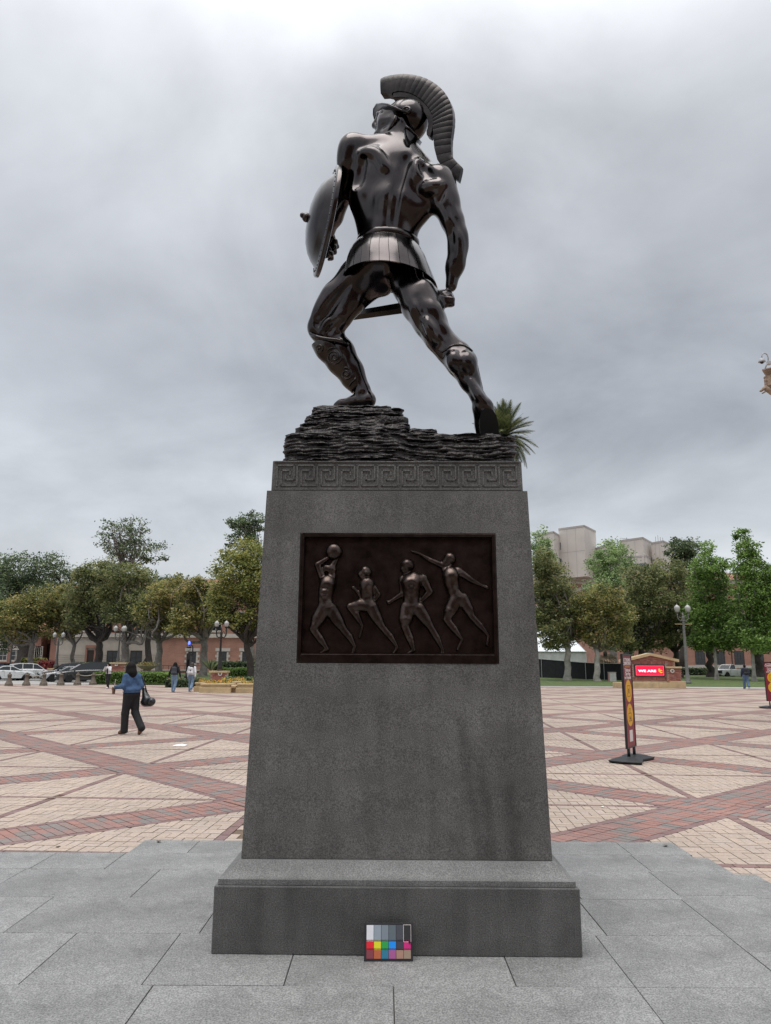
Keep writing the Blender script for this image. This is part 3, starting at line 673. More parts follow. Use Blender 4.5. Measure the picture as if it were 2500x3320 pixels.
def win(root, cx, y, z0, w, h, fm=None, bars=(2, 3), sill=True, dep=.12):
    """a sash window: frame proud of the wall, glass set back in it, glazing bars"""
    fm = fm or FRAME_D
    f = MB(); t = .09
    for a in (MB(),):
        f.box(cx-w/2-t, cx+w/2+t, y-.06, y+.05, z0+h, z0+h+t).box(cx-w/2-t, cx-w/2, y-.06, y+.05, z0, z0+h).box(cx+w/2, cx+w/2+t, y-.06, y+.05, z0, z0+h).box(cx-w/2-t, cx+w/2+t, y-.06, y+.05, z0-t, z0)
    for i in range(1, bars[0]): x = cx-w/2+w*i/bars[0]; f.box(x-.03, x+.03, y-.05, y+.02, z0, z0+h)
    for i in range(1, bars[1]): z = z0+h*i/bars[1]; f.box(cx-w/2, cx+w/2, y-.045, y+.02, z-.03, z+.03)
    fo = f.build('window', fm, root)
    MB().box(cx-w/2, cx+w/2, y-.02, y+.03, z0, z0+h).build('pane', GLASS, fo)
    if sill: MB().box(cx-w/2-.2, cx+w/2+.2, y-.16, y+.02, z0-.28, z0-.095).build('sill', CREAM_L, fo)
def hall_left():
    Y = 108; P = lambda x, y: at(x, y, Y)
    a, e = P(178, 2150), P(905, 2150); zt = P(400, 2062).z; split = P(524, 2100).x; ze = P(500, 1926).z; zr = P(500, 1884).z
    r = thing('brick_hall', 'two-storey brick hall with a cream ground floor and tiled roof behind the left trees', 'building', (a.x, Y, 0))
    # cream base in sunk courses
    c = MB(); n = 14; z = -1.0
    zs = [-1.0]+[P(300, y).z for y in (2152, 2145, 2138, 2131, 2124)]+[P(300, 2066).z]
    for z0, z1 in zip(zs[:-1], zs[1:]): c.box(a.x, split, Y, Y+18, z0, z1-.09)
    c.box(a.x+.06, split-.06, Y+.07, Y+17.9, -1, zs[-1]-.02); c.build('stone_base', CREAM, r)
    MB().box(split, e.x, Y+.05, Y+18, -1, zs[-1]).build('brick_wall', BRICK_O, r)
    MB().box(a.x-.2, e.x, Y-.25, Y+18.1, zs[-1]+.003, zs[-1]+.55).build('string_course', CREAM_L, r)
    MB().box(a.x, e.x, Y+.05, Y+18, zs[-1]+.55, ze).build('upper_wall', BRICK_O, r)
    MB().box(a.x-.3, e.x, Y-.35, Y+18.3, ze+.003, ze+.5).build('cornice', CREAM_L, r)
    rf = MB().frustum((a.x-.6, e.x+.5, Y-.7, Y+18.7, ze+.5), (a.x+5, e.x-3, Y+7.5, Y+10.5, zr+1.2)); ro = rf.build('roof', TILE, r)
    for x in (415, 470, 545, 600, 700, 780, 840, 260, 320):
        p = P(x, 2035); win(r, p.x, Y+.05, p.z-.4, 1.5, 2.6, CREAM_L)
    for x in (412-48, 425+15):
        p = P(x, 2146); win(r, p.x, Y, p.z-.2, 1.5, 1.7, DARKDOOR, (2, 2), False)
    for x in (622, 721, 798):                                   # small windows with pale quoined surrounds
        p = P(x, 2144); w, h = 1.0, 1.5; s = MB()
        for k in range(4): q = .34 if k % 2 else .55; z = p.z-.2+k*h/4; s.box(p.x-w/2-q, p.x-w/2-.09, Y-.05, Y+.03, z, z+h/4-.02).box(p.x+w/2+.09, p.x+w/2+q, Y-.05, Y+.03, z, z+h/4-.02)
        s.box(p.x-w/2-.55, p.x+w/2+.55, Y-.05, Y+.03, p.z-.2+h+.1, p.z-.2+h+.55); s.build('window_surround', CREAM_L, r); win(r, p.x, Y+.04, p.z-.2, w, h, FRAME_D, (2, 2))
    d0, d1 = P(281, 2160), P(307, 2108); dr = MB().box(d0.x, d1.x, Y-.1, Y+.1, .3, d1.z).build('door', DARKDOOR, r); MB().box(d0.x-.3, d0.x-.02, Y-.2, Y+.1, .3, d1.z+.3).box(d1.x+.02, d1.x+.3, Y-.2, Y+.1, .3, d1.z+.3).box(d0.x-.3, d1.x+.3, Y-.25, Y+.1, d1.z+.302, d1.z+.7).build('door_surround', BRICK, dr)
    s0, s1 = P(770, 2150), P(830, 2138); st = MB()
    for k in range(5): st.box(s0.x+k*.7, s1.x, Y-3+k*.55, Y+.04, -.2+k*.45, .25+k*.45-.004)
    st.build('entrance_steps', CREAM_L, r)
hall_left()
def hall_far_left():
    Y = 128; P = lambda x, y: at(x, y, Y); a, e = P(-90, 2150), P(182, 2150); zt = P(50, 2050).z
    r = thing('brick_house', 'dark red brick building with small windows and a deep dark porch at the far left', 'building', (a.x, Y, 0))
    px0, px1 = P(132, 2100).x, P(163, 2100).x
    MB().box(a.x, px0, Y, Y+14, -1, zt).box(px1, e.x, Y, Y+14, -1, zt).box(px0, px1, Y+2.5, Y+14, -1, zt).build('wall', BRICK, r)
    MB().box(px0+.1, px1-.1, Y+2.3, Y+2.48, 0, P(0, 2085).z).build('door', DARKDOOR, r)
    MB().frustum((a.x-.5, e.x+.5, Y-.6, Y+14.6, zt+.002), (a.x+3, e.x-3, Y+6, Y+8, zt+3)).build('roof', TILE, r)
    for x in (10, 50, 66, 118, 124): p = P(x, 2128); win(r, p.x, Y, p.z-.6, 1.2, 2.2, CREAM_L)
    for x in (14, 58, 100): p = P(x, 2090); win(r, p.x, Y, p.z-.6, 1.2, 1.8, CREAM_L)
hall_far_left()
def hall_right():
    Y = 132; P = lambda x, y: at(x, y, Y); a, e = P(1965, 2150), P(2640, 2150); ze = P(2300, 1893).z; zb = P(2300, 2164).z
    r = thing('brick_hall', 'long salmon brick hall with tall dark windows behind the bright green maples', 'building', (a.x, Y, 0))
    MB().box(a.x, e.x, Y, Y+20, zb+.35, ze).build('brick_wall', BRICK_O, r)
    MB().box(a.x-.1, e.x, Y-.15, Y+20.1, -1, zb+.347).build('stone_base', CREAM_L, r)
    MB().box(a.x-.5, e.x, Y-.5, Y+20.4, ze+.002, ze+.7).build('cornice', CREAM_L, r)
    MB().frustum((a.x-.9, e.x+.9, Y-.9, Y+20.9, ze+.7), (a.x+7, e.x-6, Y+9, Y+12, P(2300, 1862).z+1.4)).build('roof', TILE, r)
    for x in (2040, 2105, 2208, 2272, 2336, 2399, 2462, 2520):
        p0, p1 = P(x, 2154), P(x, 2112); win(r, p0.x, Y, p0.z, 1.55, p1.z-p0.z, FRAME_D, (3, 4))
        p0, p1 = P(x, 2040), P(x, 2000); win(r, p0.x, Y, p0.z, 1.55, p1.z-p0.z, FRAME_D, (3, 4))
        p0, p1 = P(x, 1950), P(x, 1918); win(r, p0.x, Y, p0.z, 1.55, p1.z-p0.z, FRAME_D, (2, 3))
    dp = MB(); x = P(2370, 2100).x; dp.tube([(x, Y-.08, zb), (x, Y-.08, ze)], .07, 6); dp.build('drainpipe', FRAME_D, r)
hall_right()
def tower():
    """pale concrete blocks standing corner-on above a brick body"""
    Y = 178; P = lambda x, y, Y_=Y: at(x, y, Y_)
    r = thing('concrete_tower', 'pale concrete tower blocks over a banded brick body above the right-hand trees', 'building', (P(1900, 2150).x, Y, 0))
    zb = P(1900, 1868).z
    def block(xl, xc, xr, ytop, dl, dr, m=CONC_T, name='tower_block', zb=zb):
        """corner nearest at picture column xc; faces run back to xl (left) and xr (right)"""
        c = P(xc, 2000, Y); L = P(xl, 2000, Y+dl*.55); R = P(xr, 2000, Y+dr*.55); B = Vector((L.x+R.x-c.x, L.y+R.y-c.y, 0)); zt = P(xc, ytop).z
        q = [(c.x, c.y), (R.x, R.y), (B.x, B.y), (L.x, L.y)]; o = MB().prism(q, 'z', zb, zt).build(name, m, r)
        # fascia line and expansion joints
        j = MB(); 
        for (p, s) in ((0, 3), (0, 1)):
            u = Vector((q[s][0]-q[p][0], q[s][1]-q[p][1], 0)); n = Vector((u.y, -u.x, 0)).normalized()*(.06 if s == 1 else -.06)
            for z in (zt-.5,): a, b = Vector((q[p][0], q[p][1], z))+n, Vector((q[s][0], q[s][1], z))+n; j.add([a, b, b+Vector((0, 0, .5)), a+Vector((0, 0, .5))], [(0, 1, 2, 3)])
        L_ = Vector((q[3][0]-q[0][0], q[3][1]-q[0][1], 0)); n = Vector((-L_.y, L_.x, 0)).normalized()*.03; n = n if n.y < 0 else -n
        for f in (.34, .67): a = Vector((q[0][0], q[0][1], zb))+L_*f+n; e = L_.normalized()*.07; j.add([a, a+e, a+e+Vector((0, 0, zt-zb-.6)), a+Vector((0, 0, zt-zb-.6))], [(0, 1, 2, 3)])
        for zf in (.5,): a = Vector((q[0][0], q[0][1], zb+(zt-zb)*zf))+n; j.add([a, a+L_, a+L_+Vector((0, 0, .07)), a+Vector((0, 0, .07))], [(0, 1, 2, 3)])
        j.build('parapet', mat('grey_coping', (.40, .38, .36), .9), o); return q, zt
    block(1823, 1909, 1946, 1702, 9, 14); block(1752, 1806, 1830, 1722, 8, 12); block(1940, 1985, 2030, 1762, 14, 20)
    block(2023, 2101, 2131, 1741, 9, 14); block(2128, 2168, 2199, 1752, 6, 12)
    block(2015, 2110, 2134, 1800, 5, 12, zb=P(2000, 1868).z-3)
    q = P(2060, 1835, Y-.3); w0, w1 = P(2022, 1830, Y+2), P(2096, 1830, Y-.4)
    s = MB(); s.add([(w0.x, w0.y, P(2060, 1842).z), (w1.x, w1.y, P(2060, 1842).z), (w1.x, w1.y, P(2060, 1826).z), (w0.x, w0.y, P(2060, 1826).z), (w0.x, w0.y+.3, P(2060, 1842).z), (w1.x, w1.y+.3, P(2060, 1842).z), (w1.x, w1.y+.3, P(2060, 1826).z), (w0.x, w0.y+.3, P(2060, 1826).z)], [(0, 1, 2, 3), (0, 4, 5, 1), (1, 5, 6, 2), (2, 6, 7, 3), (3, 7, 4, 0), (4, 7, 6, 5)]); s.build('strip_window', mat('sky_glass', (.10, .12, .14), .08, spec=1.0), r)
    for y0, y1 in ((1833, 1812), (1783, 1760)):
        a, c_ = P(1816, y0, Y+5), P(1824, y1, Y+5); MB().box(a.x, c_.x, Y+4.6, Y+6.5, a.z, c_.z).build('slot_window', GLASS, r)
    x0, x1 = P(1740, 2000).x, P(2230, 2000).x
    MB().box(x0, x1, Y+4, Y+26, -1, zb-.01).build('brick_body', BRICK_O, r)
    bd = MB()
    for y in (1872, 1884, 1962, 2040): z = P(1900, y).z; bd.box(x0-.1, x1+.1, Y+3.8, Y+26.1, z-.35, z+.35)
    bd.build('stone_band', CREAM, r)
    for x in (1760, 1800, 1850, 1900, 1950, 2000, 2060):
        for y in (1930, 2005, 2080): p = P(x, y); win(r, p.x, Y+4, p.z-1.2, 1.6, 2.6, CREAM_L, (2, 3))
    an = MB(); t = P(2062, 1741).z
    for x, h in ((2062, 2.0), (2160, 2.4), (2168, 3.0), (2176, 2.2), (2184, 2.0)): p = P(x, 1745); an.tube([(p.x, Y+7, t-1.5), (p.x, Y+7, t+h*.55)], .04, 4)
    p = P(2062, 1741); an.tube([(p.x-1.6, Y+7, t+.9), (p.x+1.6, Y+7, t+.6)], .04, 4); an.build('roof_aerial', FRAME_D, r)
tower()
def hall_behind():
    """a brick hall added out of shot for the light: it shades the plinth's front and is mirrored in the bronze"""
    y = -42; h = 22; r = thing('brick_hall', 'unseen brick hall added in front of the plinth, mirrored in the polished bronze', 'building', (0, y, 0))
    MB().box(-34, 34, y-16, y, 0, h).build('brick_wall', BRICK, r); MB().box(-34.5, 34.5, y-16.5, y+.5, h+.002, h+1.2).build('cornice', CREAM, r)
    MB().box(-34.2, 34.2, y-16.2, y+.2, 0, 1.4).build('stone_base', CREAM, r)
    for x in range(-30, 31, 6):
        for z, hh in ((3, 4.5), (10, 5.0), (17, 3.2)): win(r, x, y, z, 2.0, hh, CREAM_L, (2, 3), False)
hall_behind()
def pinnacle():
    """the carved corner of a hall just out of shot on the right; its crown and a gargoyle lean into the picture"""
    Y = 24.0; P = lambda x, y: at(x, y, Y); x0 = P(2487, 1240).x; zt = P(2487, 1198).z; k = Y/F_PX*1.10
    r = thing('carved_pinnacle', 'carved tan stone pinnacle with a gargoyle, at the right picture edge', 'pinnacle', (x0+.6, Y+.6, 0))
    ST = mat('carved_stone', (.34, .25, .185), .85, scale=5, var=.35, bump=.5, bscale=16)
    ca, sa = math.cos(math.radians(-37)), math.sin(math.radians(-37))
    def turned(m_): m_.v = [(x0+(x-x0)*ca-(y-Y)*sa, Y+(x-x0)*sa+(y-Y)*ca, z) for x, y, z in m_.v]; return m_
    turned(MB().box(x0+.75, x0+2.4, Y+.25, Y+1.9, 0, zt-1.15)).build('pier', ST, r)
    turned(MB().frustum((x0+.70, x0+1.6, Y+.2, Y+1.25, zt-1.148), (x0+.02, x0+1.6, Y+.02, Y+1.25, zt-.602))).build('corbel', ST, r)
    turned(MB().box(x0, x0+1.25, Y, Y+1.25, zt-.60, zt-.19)).build('shaft', ST, r, bevel=.02)
    turned(MB().frustum((x0, x0+1.25, Y, Y+1.25, zt-.187), (x0-.09, x0+1.34, Y-.09, Y+1.34, zt-.05)).box(x0-.10, x0+1.35, Y-.10, Y+1.35, zt-.047, zt)).build('cap', ST, r)
    g = SDF((x0-.45, Y-.25, zt-1.25), (x0+.35, Y+.75, zt-.1), .012); c = lambda x, y, d=.05: np.array(at(2440+x*.0814, 1120+y*.0814, Y+d))
    g.chain([c(760, 1850), c(620, 1760), c(520, 1690)], [.11, .085, .07], .05); g.ell(c(470, 1720), (.075, .07, .06), k=.03); g.chain([c(430, 1740), c(350, 1800), c(310, 1820)], [.05, .036, .03], .03)
    g.chain([c(520, 1830), c(440, 1880), c(385, 1910)], [.03, .022, .02], .02); g.chain([c(540, 1680), c(540, 1540), c(530, 1400), c(560, 1330)], [.05, .05, .055, .05], .03)
    g.chain([c(540, 1340), c(490, 1270), c(465, 1310)], [.04, .035, .025], .02); g.chain([c(600, 1620, .1), c(640, 1500, .1), c(690, 1450, .1)], [.05, .05, .05], .03); g.ell(c(450, 1722, .17), (.012, .012, .012), k=.01, op='-')
    g.build('gargoyle', ST, r)
    cr = thing('security_camera', 'white dome security camera hanging from a curved arm on the carved pinnacle', 'security camera', (x0+.15, Y+.3, zt))
    WH = mat('camera_grey', (.42, .44, .46), .45); q = lambda x, y: at(2440+x*.0814, 1120+y*.0814, Y+.3)
    base = Vector((x0+.14, Y+.3, zt)); t = q(620, 600)
    MB().lathe([(.055, -.002), (.05, .06), (.028, .10), (.028, .16)], base, 10).tube([base+Vector((0, 0, .14)), q(625, 620)], .024, 8).tube([q(625, 640), q(620, 480), q(590, 380), q(530, 325), q(470, 305), q(410, 335), q(370, 400), q(362, 520)], .022, 8).build('arm', WH, cr, smooth=True)
    b = q(650, 700); MB().cbox(b, (.12, .12, .13)).build('junction_box', WH, cr, bevel=.01)
    d = q(368, 600); MB().lathe([(.02, .09), (.07, .075), (.10, .03), (.105, -.01), (.12, -.035), (.12, -.055), (.07, -.06)], d, 14).build('housing', WH, cr, smooth=True); MB().ball(d+Vector((0, 0, -.065)), (.065, .065, .06), 12, 8).build('dome', mat('smoked_dome', (.02, .02, .025), .1), cr, smooth=True)
pinnacle()
# ------------------------------------------------------------------ trees
def leaf_mat(name, cols, trans=.5):
    cols = [tuple(min(.6, v*2.95*f) for v in c) for c, f in zip(cols, [.62]+[.95]*(len(cols)-3)+[1.25, 1.45])]
    m = bpy.data.materials.new(name); m.use_nodes = True; nt = m.node_tree; N, Lk = nt.nodes, nt.links; b = N['Principled BSDF']; b.inputs['Roughness'].default_value = .42; b.inputs['Specular IOR Level'].default_value = .5
    g = N.new('ShaderNodeNewGeometry'); r = N.new('ShaderNodeValToRGB'); Lk.new(g.outputs['Random Per Island'], r.inputs[0]); el = r.color_ramp.elements
    n = N.new('ShaderNodeTexNoise'); n.inputs['Scale'].default_value = .45; n.inputs['Detail'].default_value = 3; Lk.new(g.outputs['Position'], n.inputs['Vector'])
    mx = N.new('ShaderNodeMath'); mx.operation = 'MULTIPLY_ADD'; Lk.new(n.outputs[0], mx.inputs[0]); mx.inputs[1].default_value = 1.3; mx.inputs[2].default_value = -.65
    ad = N.new('ShaderNodeMath'); ad.operation = 'ADD'; ad.use_clamp = True; Lk.new(mx.outputs[0], ad.inputs[0]); Lk.new(g.outputs['Random Per Island'], ad.inputs[1]); Lk.new(ad.outputs[0], r.inputs[0])
    el[0].position = 0; el[0].color = (*cols[0], 1); el[1].position = 1; el[1].color = (*cols[-1], 1)
    for i, c in enumerate(cols[1:-1]): e = el.new((i+1)/(len(cols)-1)); e.color = (*c, 1)
    Lk.new(r.outputs[0], b.inputs['Base Color'])
    t = N.new('ShaderNodeBsdfTranslucent'); Lk.new(r.outputs[0], t.inputs['Color']); ms = N.new('ShaderNodeMixShader'); ms.inputs[0].default_value = trans
    Lk.new(b.outputs[0], ms.inputs[1]); Lk.new(t.outputs[0], ms.inputs[2]); Lk.new(ms.outputs[0], N['Material Output'].inputs[0]); return m
LEAF = {'olive': leaf_mat('olive_leaves', [(.035, .045, .018), (.055, .068, .024), (.085, .092, .03), (.13, .12, .04), (.12, .09, .045)]),
        'dark': leaf_mat('dark_leaves', [(.018, .028, .016), (.03, .045, .024), (.045, .06, .03), (.06, .075, .035)]),
        'gold': leaf_mat('golden_leaves', [(.035, .045, .016), (.062, .076, .024), (.095, .105, .03), (.12, .12, .038), (.11, .105, .04)]),
        'bright': leaf_mat('bright_leaves', [(.032, .053, .015), (.052, .086, .022), (.070, .112, .028), (.084, .12, .036)]),
        'light': leaf_mat('light_leaves', [(.05, .08, .03), (.075, .11, .045), (.10, .14, .06), (.12, .15, .07)]),
        'brown': leaf_mat('brown_leaves', [(.03, .042, .018), (.048, .062, .025), (.074, .086, .033), (.095, .10, .042), (.085, .078, .04)])}
BARK = mat('grey_bark', (.17, .15, .135), .9, scale=3, var=.4, bump=.6, bscale=14, col2=(.24, .22, .20))
BARK_D = mat('dark_bark', (.045, .038, .033), .9, scale=3, var=.4, bump=.6, bscale=14)
BARK_P = mat('pale_bark', (.34, .32, .29), .85, scale=2, var=.35, bump=.4, bscale=12, col2=(.50, .47, .43))
def leaves(lobes, n, size, rng, dens=.9, clump=.10):
    """leaf-sized faces gathered in tufts through the volume of the crown's lobes, thin between the tufts"""
    out = []; vol = np.array([l[1][0]*l[1][1]*l[1][2] for l in lobes])**.75; vol /= vol.sum()
    for (c, r), f in zip(lobes, vol):
        k = max(int(n*1.45*f), 30); per = 30; nc = max(k//per, 5); R = np.array(r)
        d = rng.normal(size=(nc, 3)); d /= np.linalg.norm(d, axis=1)[:, None]; rad = rng.uniform(.2, 1, nc)**.36*(1+.10*rng.normal(size=nc))
        cc = np.array(c)+d*rad[:, None]*R*dens
        sz = R.mean()*clump*rng.uniform(.6, 1.5, nc)+size*.6
        q = rng.normal(size=(nc, per, 3))*np.array((1.15, 1.15, .62))*sz[:, None, None]+cc[:, None, :]; out.append(q.reshape(-1, 3))
    P = np.concatenate(out); m = len(P)
    a = rng.normal(size=(m, 3)); a[:, 2] *= .55; a /= np.linalg.norm(a, axis=1)[:, None]
    nrm = rng.normal(size=(m, 3))+np.array((0, 0, .9)); b = np.cross(nrm, a); b /= np.linalg.norm(b, axis=1)[:, None]+1e-9
    s = size*.84*rng.uniform(.6, 1.35, m)[:, None]
    V = np.stack([P-a*s*.62, P+b*s*.34, P+a*s*.62, P-b*s*.34], 1).reshape(-1, 3)
    return V, np.arange(m*4).reshape(-1, 4)
def limb(b, p, q, r0, r1, rng, n=7, bend=.12, sag=.0):
    p, q = Vector(p), Vector(q); L = (q-p).length; off = Vector(rng.normal(size=3))*L*bend; off2 = Vector(rng.normal(size=3))*L*bend*.4
    pts = []
    for i in range(n+1):
        t = i/n; pts.append(p.lerp(q, t)+off*math.sin(pi*t)+off2*math.sin(2*pi*t)+Vector((0, 0, sag*L*math.sin(pi*t))))
    b.tube(pts, [r0+(r1-r0)*(i/n)**.8 for i in range(n+1)], 6, caps=False); return pts
def tree(name, label, Y, base, lobes, kind, n, size, bark, r=.28, fork=None, group=None, seed=0, nl=7, sub=True, cat='tree', clump=.10, straight=False, z0=None, spread=.0):
    """base and lobes are read off the photograph as picture points at distance Y"""
    rng = np.random.default_rng(seed+101); k = Y/F_PX
    B0 = at(base[0], base[1], Y)
    if z0 is not None: B0.z = z0
    root = thing(name, label, cat, B0, group=group)
    W = []
    for i, (x, y, rx, ry) in enumerate(lobes):
        c = at(x, y, Y+rng.uniform(-.5, .5)*(rx*k)*.9); W.append((np.array(c), (rx*k, min(rx*k*1.0, 4.2), ry*k)))
    for _ in range(9):                                          # ragged outline: small outlying tufts round the crown
        c, rr_ = W[rng.integers(len(lobes))]; d = rng.normal(size=3); d[2] = d[2]*.8-.15; d /= np.linalg.norm(d); f = rng.uniform(.22, .42); W.append((c+d*np.array(rr_)*rng.uniform(.9, 1.12), tuple(np.array(rr_)*f)))
    V, Fq = leaves(W, n, size, rng, clump=clump*.72)
    tb = MB(); fk = at(fork[0], fork[1], Y) if fork else B0+Vector((0, 0, .38*(max(w[0][2] for w in W)-B0.z)))
    low = B0-Vector((0, 0, .6)); pts = [low]
    for i in range(1, 8):
        t = i/7; pts.append(low.lerp(fk, t)+Vector((rng.normal()*.05, rng.normal()*.05, 0))*(0 if straight else 1)*(t > .2)*4*r)
    rr = [r*(1.45 if i < 2 else 1.0-.28*i/7) for i in range(8)]; tb.tube(pts, rr, 10)
    trunk_o = tb.build('trunk', bark, root, smooth=True); tb = MB()
    for i in range(nl):
        w = W[i % len(lobes)]; tgt = Vector(w[0])+Vector(rng.normal(size=3))*Vector(w[1]).length*.22
        st = pts[-1] if i % 3 else pts[-2].lerp(pts[-1], rng.uniform(.2, .9))
        r0 = r*rng.uniform(.38, .62); L = limb(tb, st, tgt, r0, .035, rng, bend=.10+spread)
        if sub:
            for j in range(4):
                s = L[rng.integers(2, 7)]; w2 = W[rng.integers(len(lobes))]; t2 = Vector(w2[0])+Vector(rng.uniform(-1, 1, 3))*Vector(w2[1]).length*.42
                if (t2-s).length > Vector(w2[1]).length*2.2: t2 = s+(t2-s).normalized()*Vector(w2[1]).length*1.2
                limb(tb, s, t2, r0*.42, .02, rng, n=5, bend=.12)
    tb.build('limbs', BARK if bark is BARK_P else bark, root, smooth=True)
    link('crown', npmesh('crown', V-np.array(root_loc(root)), Fq, LEAF[kind]), root)
    return root
GL = 'broadleaf trees behind the parked cars and lawn on the left'; GR = 'trees on the lawn right of the plinth'
tree('fig_tree', 'huge dark round-topped tree at the far left, rising above and behind the other trees', 116, (78, 2150), [(60, 1850, 80, 62), (150, 1838, 62, 55), (215, 1885, 48, 50), (20, 1900, 70, 70), (120, 1920, 120, 70), (-40, 1860, 60, 60), (40, 1985, 90, 50)], 'dark', 15000, .36, BARK_D, 1.0, (80, 2060), GL, 1, clump=.13)
tree('street_tree', 'bushy yellow-green tree with a forked pale trunk behind the white cars', 84, (101, 2155), [(60, 1990, 75, 66), (135, 1955, 66, 58), (15, 2010, 52, 60), (110, 2035, 72, 40), (45, 2055, 50, 30)], 'olive', 11000, .26, BARK, .34, (103, 2082), GL, 2, 8, spread=.06)
tree('street_tree', 'slender pale-trunked tree with low spreading bare limbs behind the dark grey car', 86, (235, 2152), [(225, 1965, 76, 66), (180, 1995, 52, 48), (262, 2005, 56, 46), (205, 2050, 40, 24)], 'olive', 9000, .26, BARK, .26, (238, 2090), GL, 3, 10, spread=.10)
tree('street_tree', 'brown-tinged tree with a thick dark trunk behind the black van', 82, (319, 2152), [(305, 1900, 86, 66), (268, 1955, 70, 56), (345, 1950, 58, 56), (330, 1850, 76, 36), (255, 2010, 50, 36)], 'brown', 12000, .26, BARK_D, .46, (322, 2080), GL, 4, 10, spread=.08)
tree('street_tree', 'dense brown-green tree with a thick splitting trunk behind the lamp on the brick pier', 79, (405, 2160), [(410, 1925, 86, 74), (455, 1962, 66, 56), (378, 1985, 58, 46), (420, 1862, 84, 38), (470, 2010, 46, 36)], 'brown', 12500, .25, BARK, .50, (408, 2085), GL, 5, 10, spread=.10)
tree('street_tree', 'grey-trunked tree with long low horizontal limbs behind the clipped hedge', 72.5, (516, 2190), [(522, 1962, 78, 64), (562, 1925, 70, 54), (486, 1990, 60, 46), (545, 2012, 76, 34), (585, 1985, 60, 44)], 'olive', 12000, .24, BARK, .36, (516, 2075), GL, 6, 11, spread=.10)
tree('street_tree', 'stout pale-trunked tree between the blue-light tower and the dark lamp', 69, (656, 2203), [(622, 1945, 56, 54), (662, 1985, 56, 46), (604, 2000, 52, 40), (640, 1905, 48, 34), (690, 1965, 40, 50), (590, 2035, 46, 26)], 'olive', 10500, .23, BARK, .40, (662, 2075), GL, 7, 10, spread=.10)
tree('street_tree', 'tall golden-green tree with a curved dark trunk beside the plinth', 63, (822, 2196), [(760, 1862, 84, 80), (805, 1800, 72, 58), (740, 1935, 66, 56), (836, 1890, 80, 90), (722, 1995, 50, 36), (850, 1970, 60, 60), (790, 2020, 50, 30)], 'gold', 15000, .22, BARK_D, .34, (800, 2085), GL, 8, 12, spread=.08)
tree('plane_tree', 'tall sparse tree with an open airy crown against the sky on the left', 112, (398, 2150), [(400, 1745, 86, 50), (455, 1780, 82, 42), (365, 1722, 56, 34), (420, 1700, 62, 26), (480, 1800, 46, 30), (380, 1800, 60, 40)], 'dark', 2900, .34, BARK, .42, (402, 1845), GL, 9, 12, clump=.085)
tree('plane_tree', 'tall sparse treetop showing above the golden-green tree beside the plinth', 98, (815, 2150), [(800, 1702, 52, 40), (780, 1742, 46, 40), (830, 1690, 40, 34), (770, 1690, 22, 22), (812, 1770, 50, 40)], 'dark', 2600, .30, BARK, .34, (812, 1850), GL, 10, 8, clump=.09)
tree('street_tree', 'dark leafy tree crowded at the left picture edge', 98, (-25, 2150), [(-20, 2000, 60, 70), (5, 2070, 34, 50), (-30, 1930, 50, 50)], 'dark', 5000, .30, BARK_D, .4, (-20, 2080), GL, 11, 5)
tree('street_tree', 'shaded dark green tree filling the gap behind the brown-tinged trees', 100, (480, 2150), [(485, 1905, 70, 50), (560, 1895, 70, 36), (420, 1960, 80, 60), (620, 1915, 40, 30), (300, 1960, 100, 70), (200, 1960, 80, 60)], 'dark', 9000, .32, BARK_D, .45, (480, 2050), GL, 12, 7)
tree('magnolia_tree', 'dark magnolia with a leaning pale trunk close to the right side of the plinth', 76, (1838, 2214), [(1792, 1900, 68, 96), (1762, 1830, 46, 60), (1832, 1965, 58, 72), (1782, 2035, 62, 54), (1858, 2050, 40, 44), (1748, 1965, 50, 80), (1808, 2085, 50, 26)], 'brown', 15000, .24, BARK_P, .36, (1841, 2070), GR, 21, 10)
tree('plane_tree', 'grey-green treetop just behind the right edge of the plinth', 96, (1750, 2150), [(1752, 1745, 34, 44), (1762, 1800, 40, 50), (1735, 1790, 40, 60)], 'light', 2600, .26, BARK, .3, (1750, 1900), GR, 22, 5)
tree('magnolia_tree', 'round yellow-topped magnolia with a straight pale trunk by the black screen fence', 74.5, (1938, 2213), [(1952, 1950, 70, 58), (1920, 2012, 66, 56), (2002, 2000, 58, 54), (1950, 2062, 72, 40), (1900, 1965, 46, 46), (2010, 2055, 40, 34)], 'olive', 14000, .22, BARK_P, .33, (1935, 2105), GR, 23, 10)
tree('plane_tree', 'pale grey-green tree standing in front of the concrete tower', 116, (1985, 2150), [(1978, 1790, 56, 46), (1992, 1845, 80, 52), (1938, 1832, 46, 36), (2010, 1800, 50, 40), (1970, 1900, 80, 50)], 'light', 7500, .32, BARK, .5, (1985, 1960), GR, 24, 7)
tree('magnolia_tree', 'tall dark magnolia behind the brick sign wall, left of the lamp post', 86, (2080, 2185), [(2080, 1885, 66, 64), (2050, 1975, 66, 76), (2110, 1950, 80, 70), (2065, 2060, 80, 50), (2120, 1870, 46, 50), (2020, 2085, 50, 36)], 'brown', 14000, .26, BARK_D, .40, (2078, 2100), GR, 25, 9)
tree('magnolia_tree', 'wide dark magnolia with spreading black limbs right behind the twin lamp', 88, (2200, 2185), [(2170, 1850, 58, 50), (2200, 1905, 52, 66), (2160, 1980, 86, 60), (2190, 2050, 70, 50), (2140, 2070, 60, 40), (2225, 1990, 40, 60)], 'brown', 13000, .26, BARK_D, .40, (2190, 2110), GR, 26, 10, spread=.05)
tree('plane_tree', 'blue-green treetop far behind, left of the bright green maples', 120, (2215, 2150), [(2215, 1795, 46, 44), (2238, 1780, 34, 34), (2190, 1775, 30, 30), (2220, 1850, 50, 40)], 'dark', 4500, .34, BARK_D, .4, (2215, 1920), GR, 27, 5)
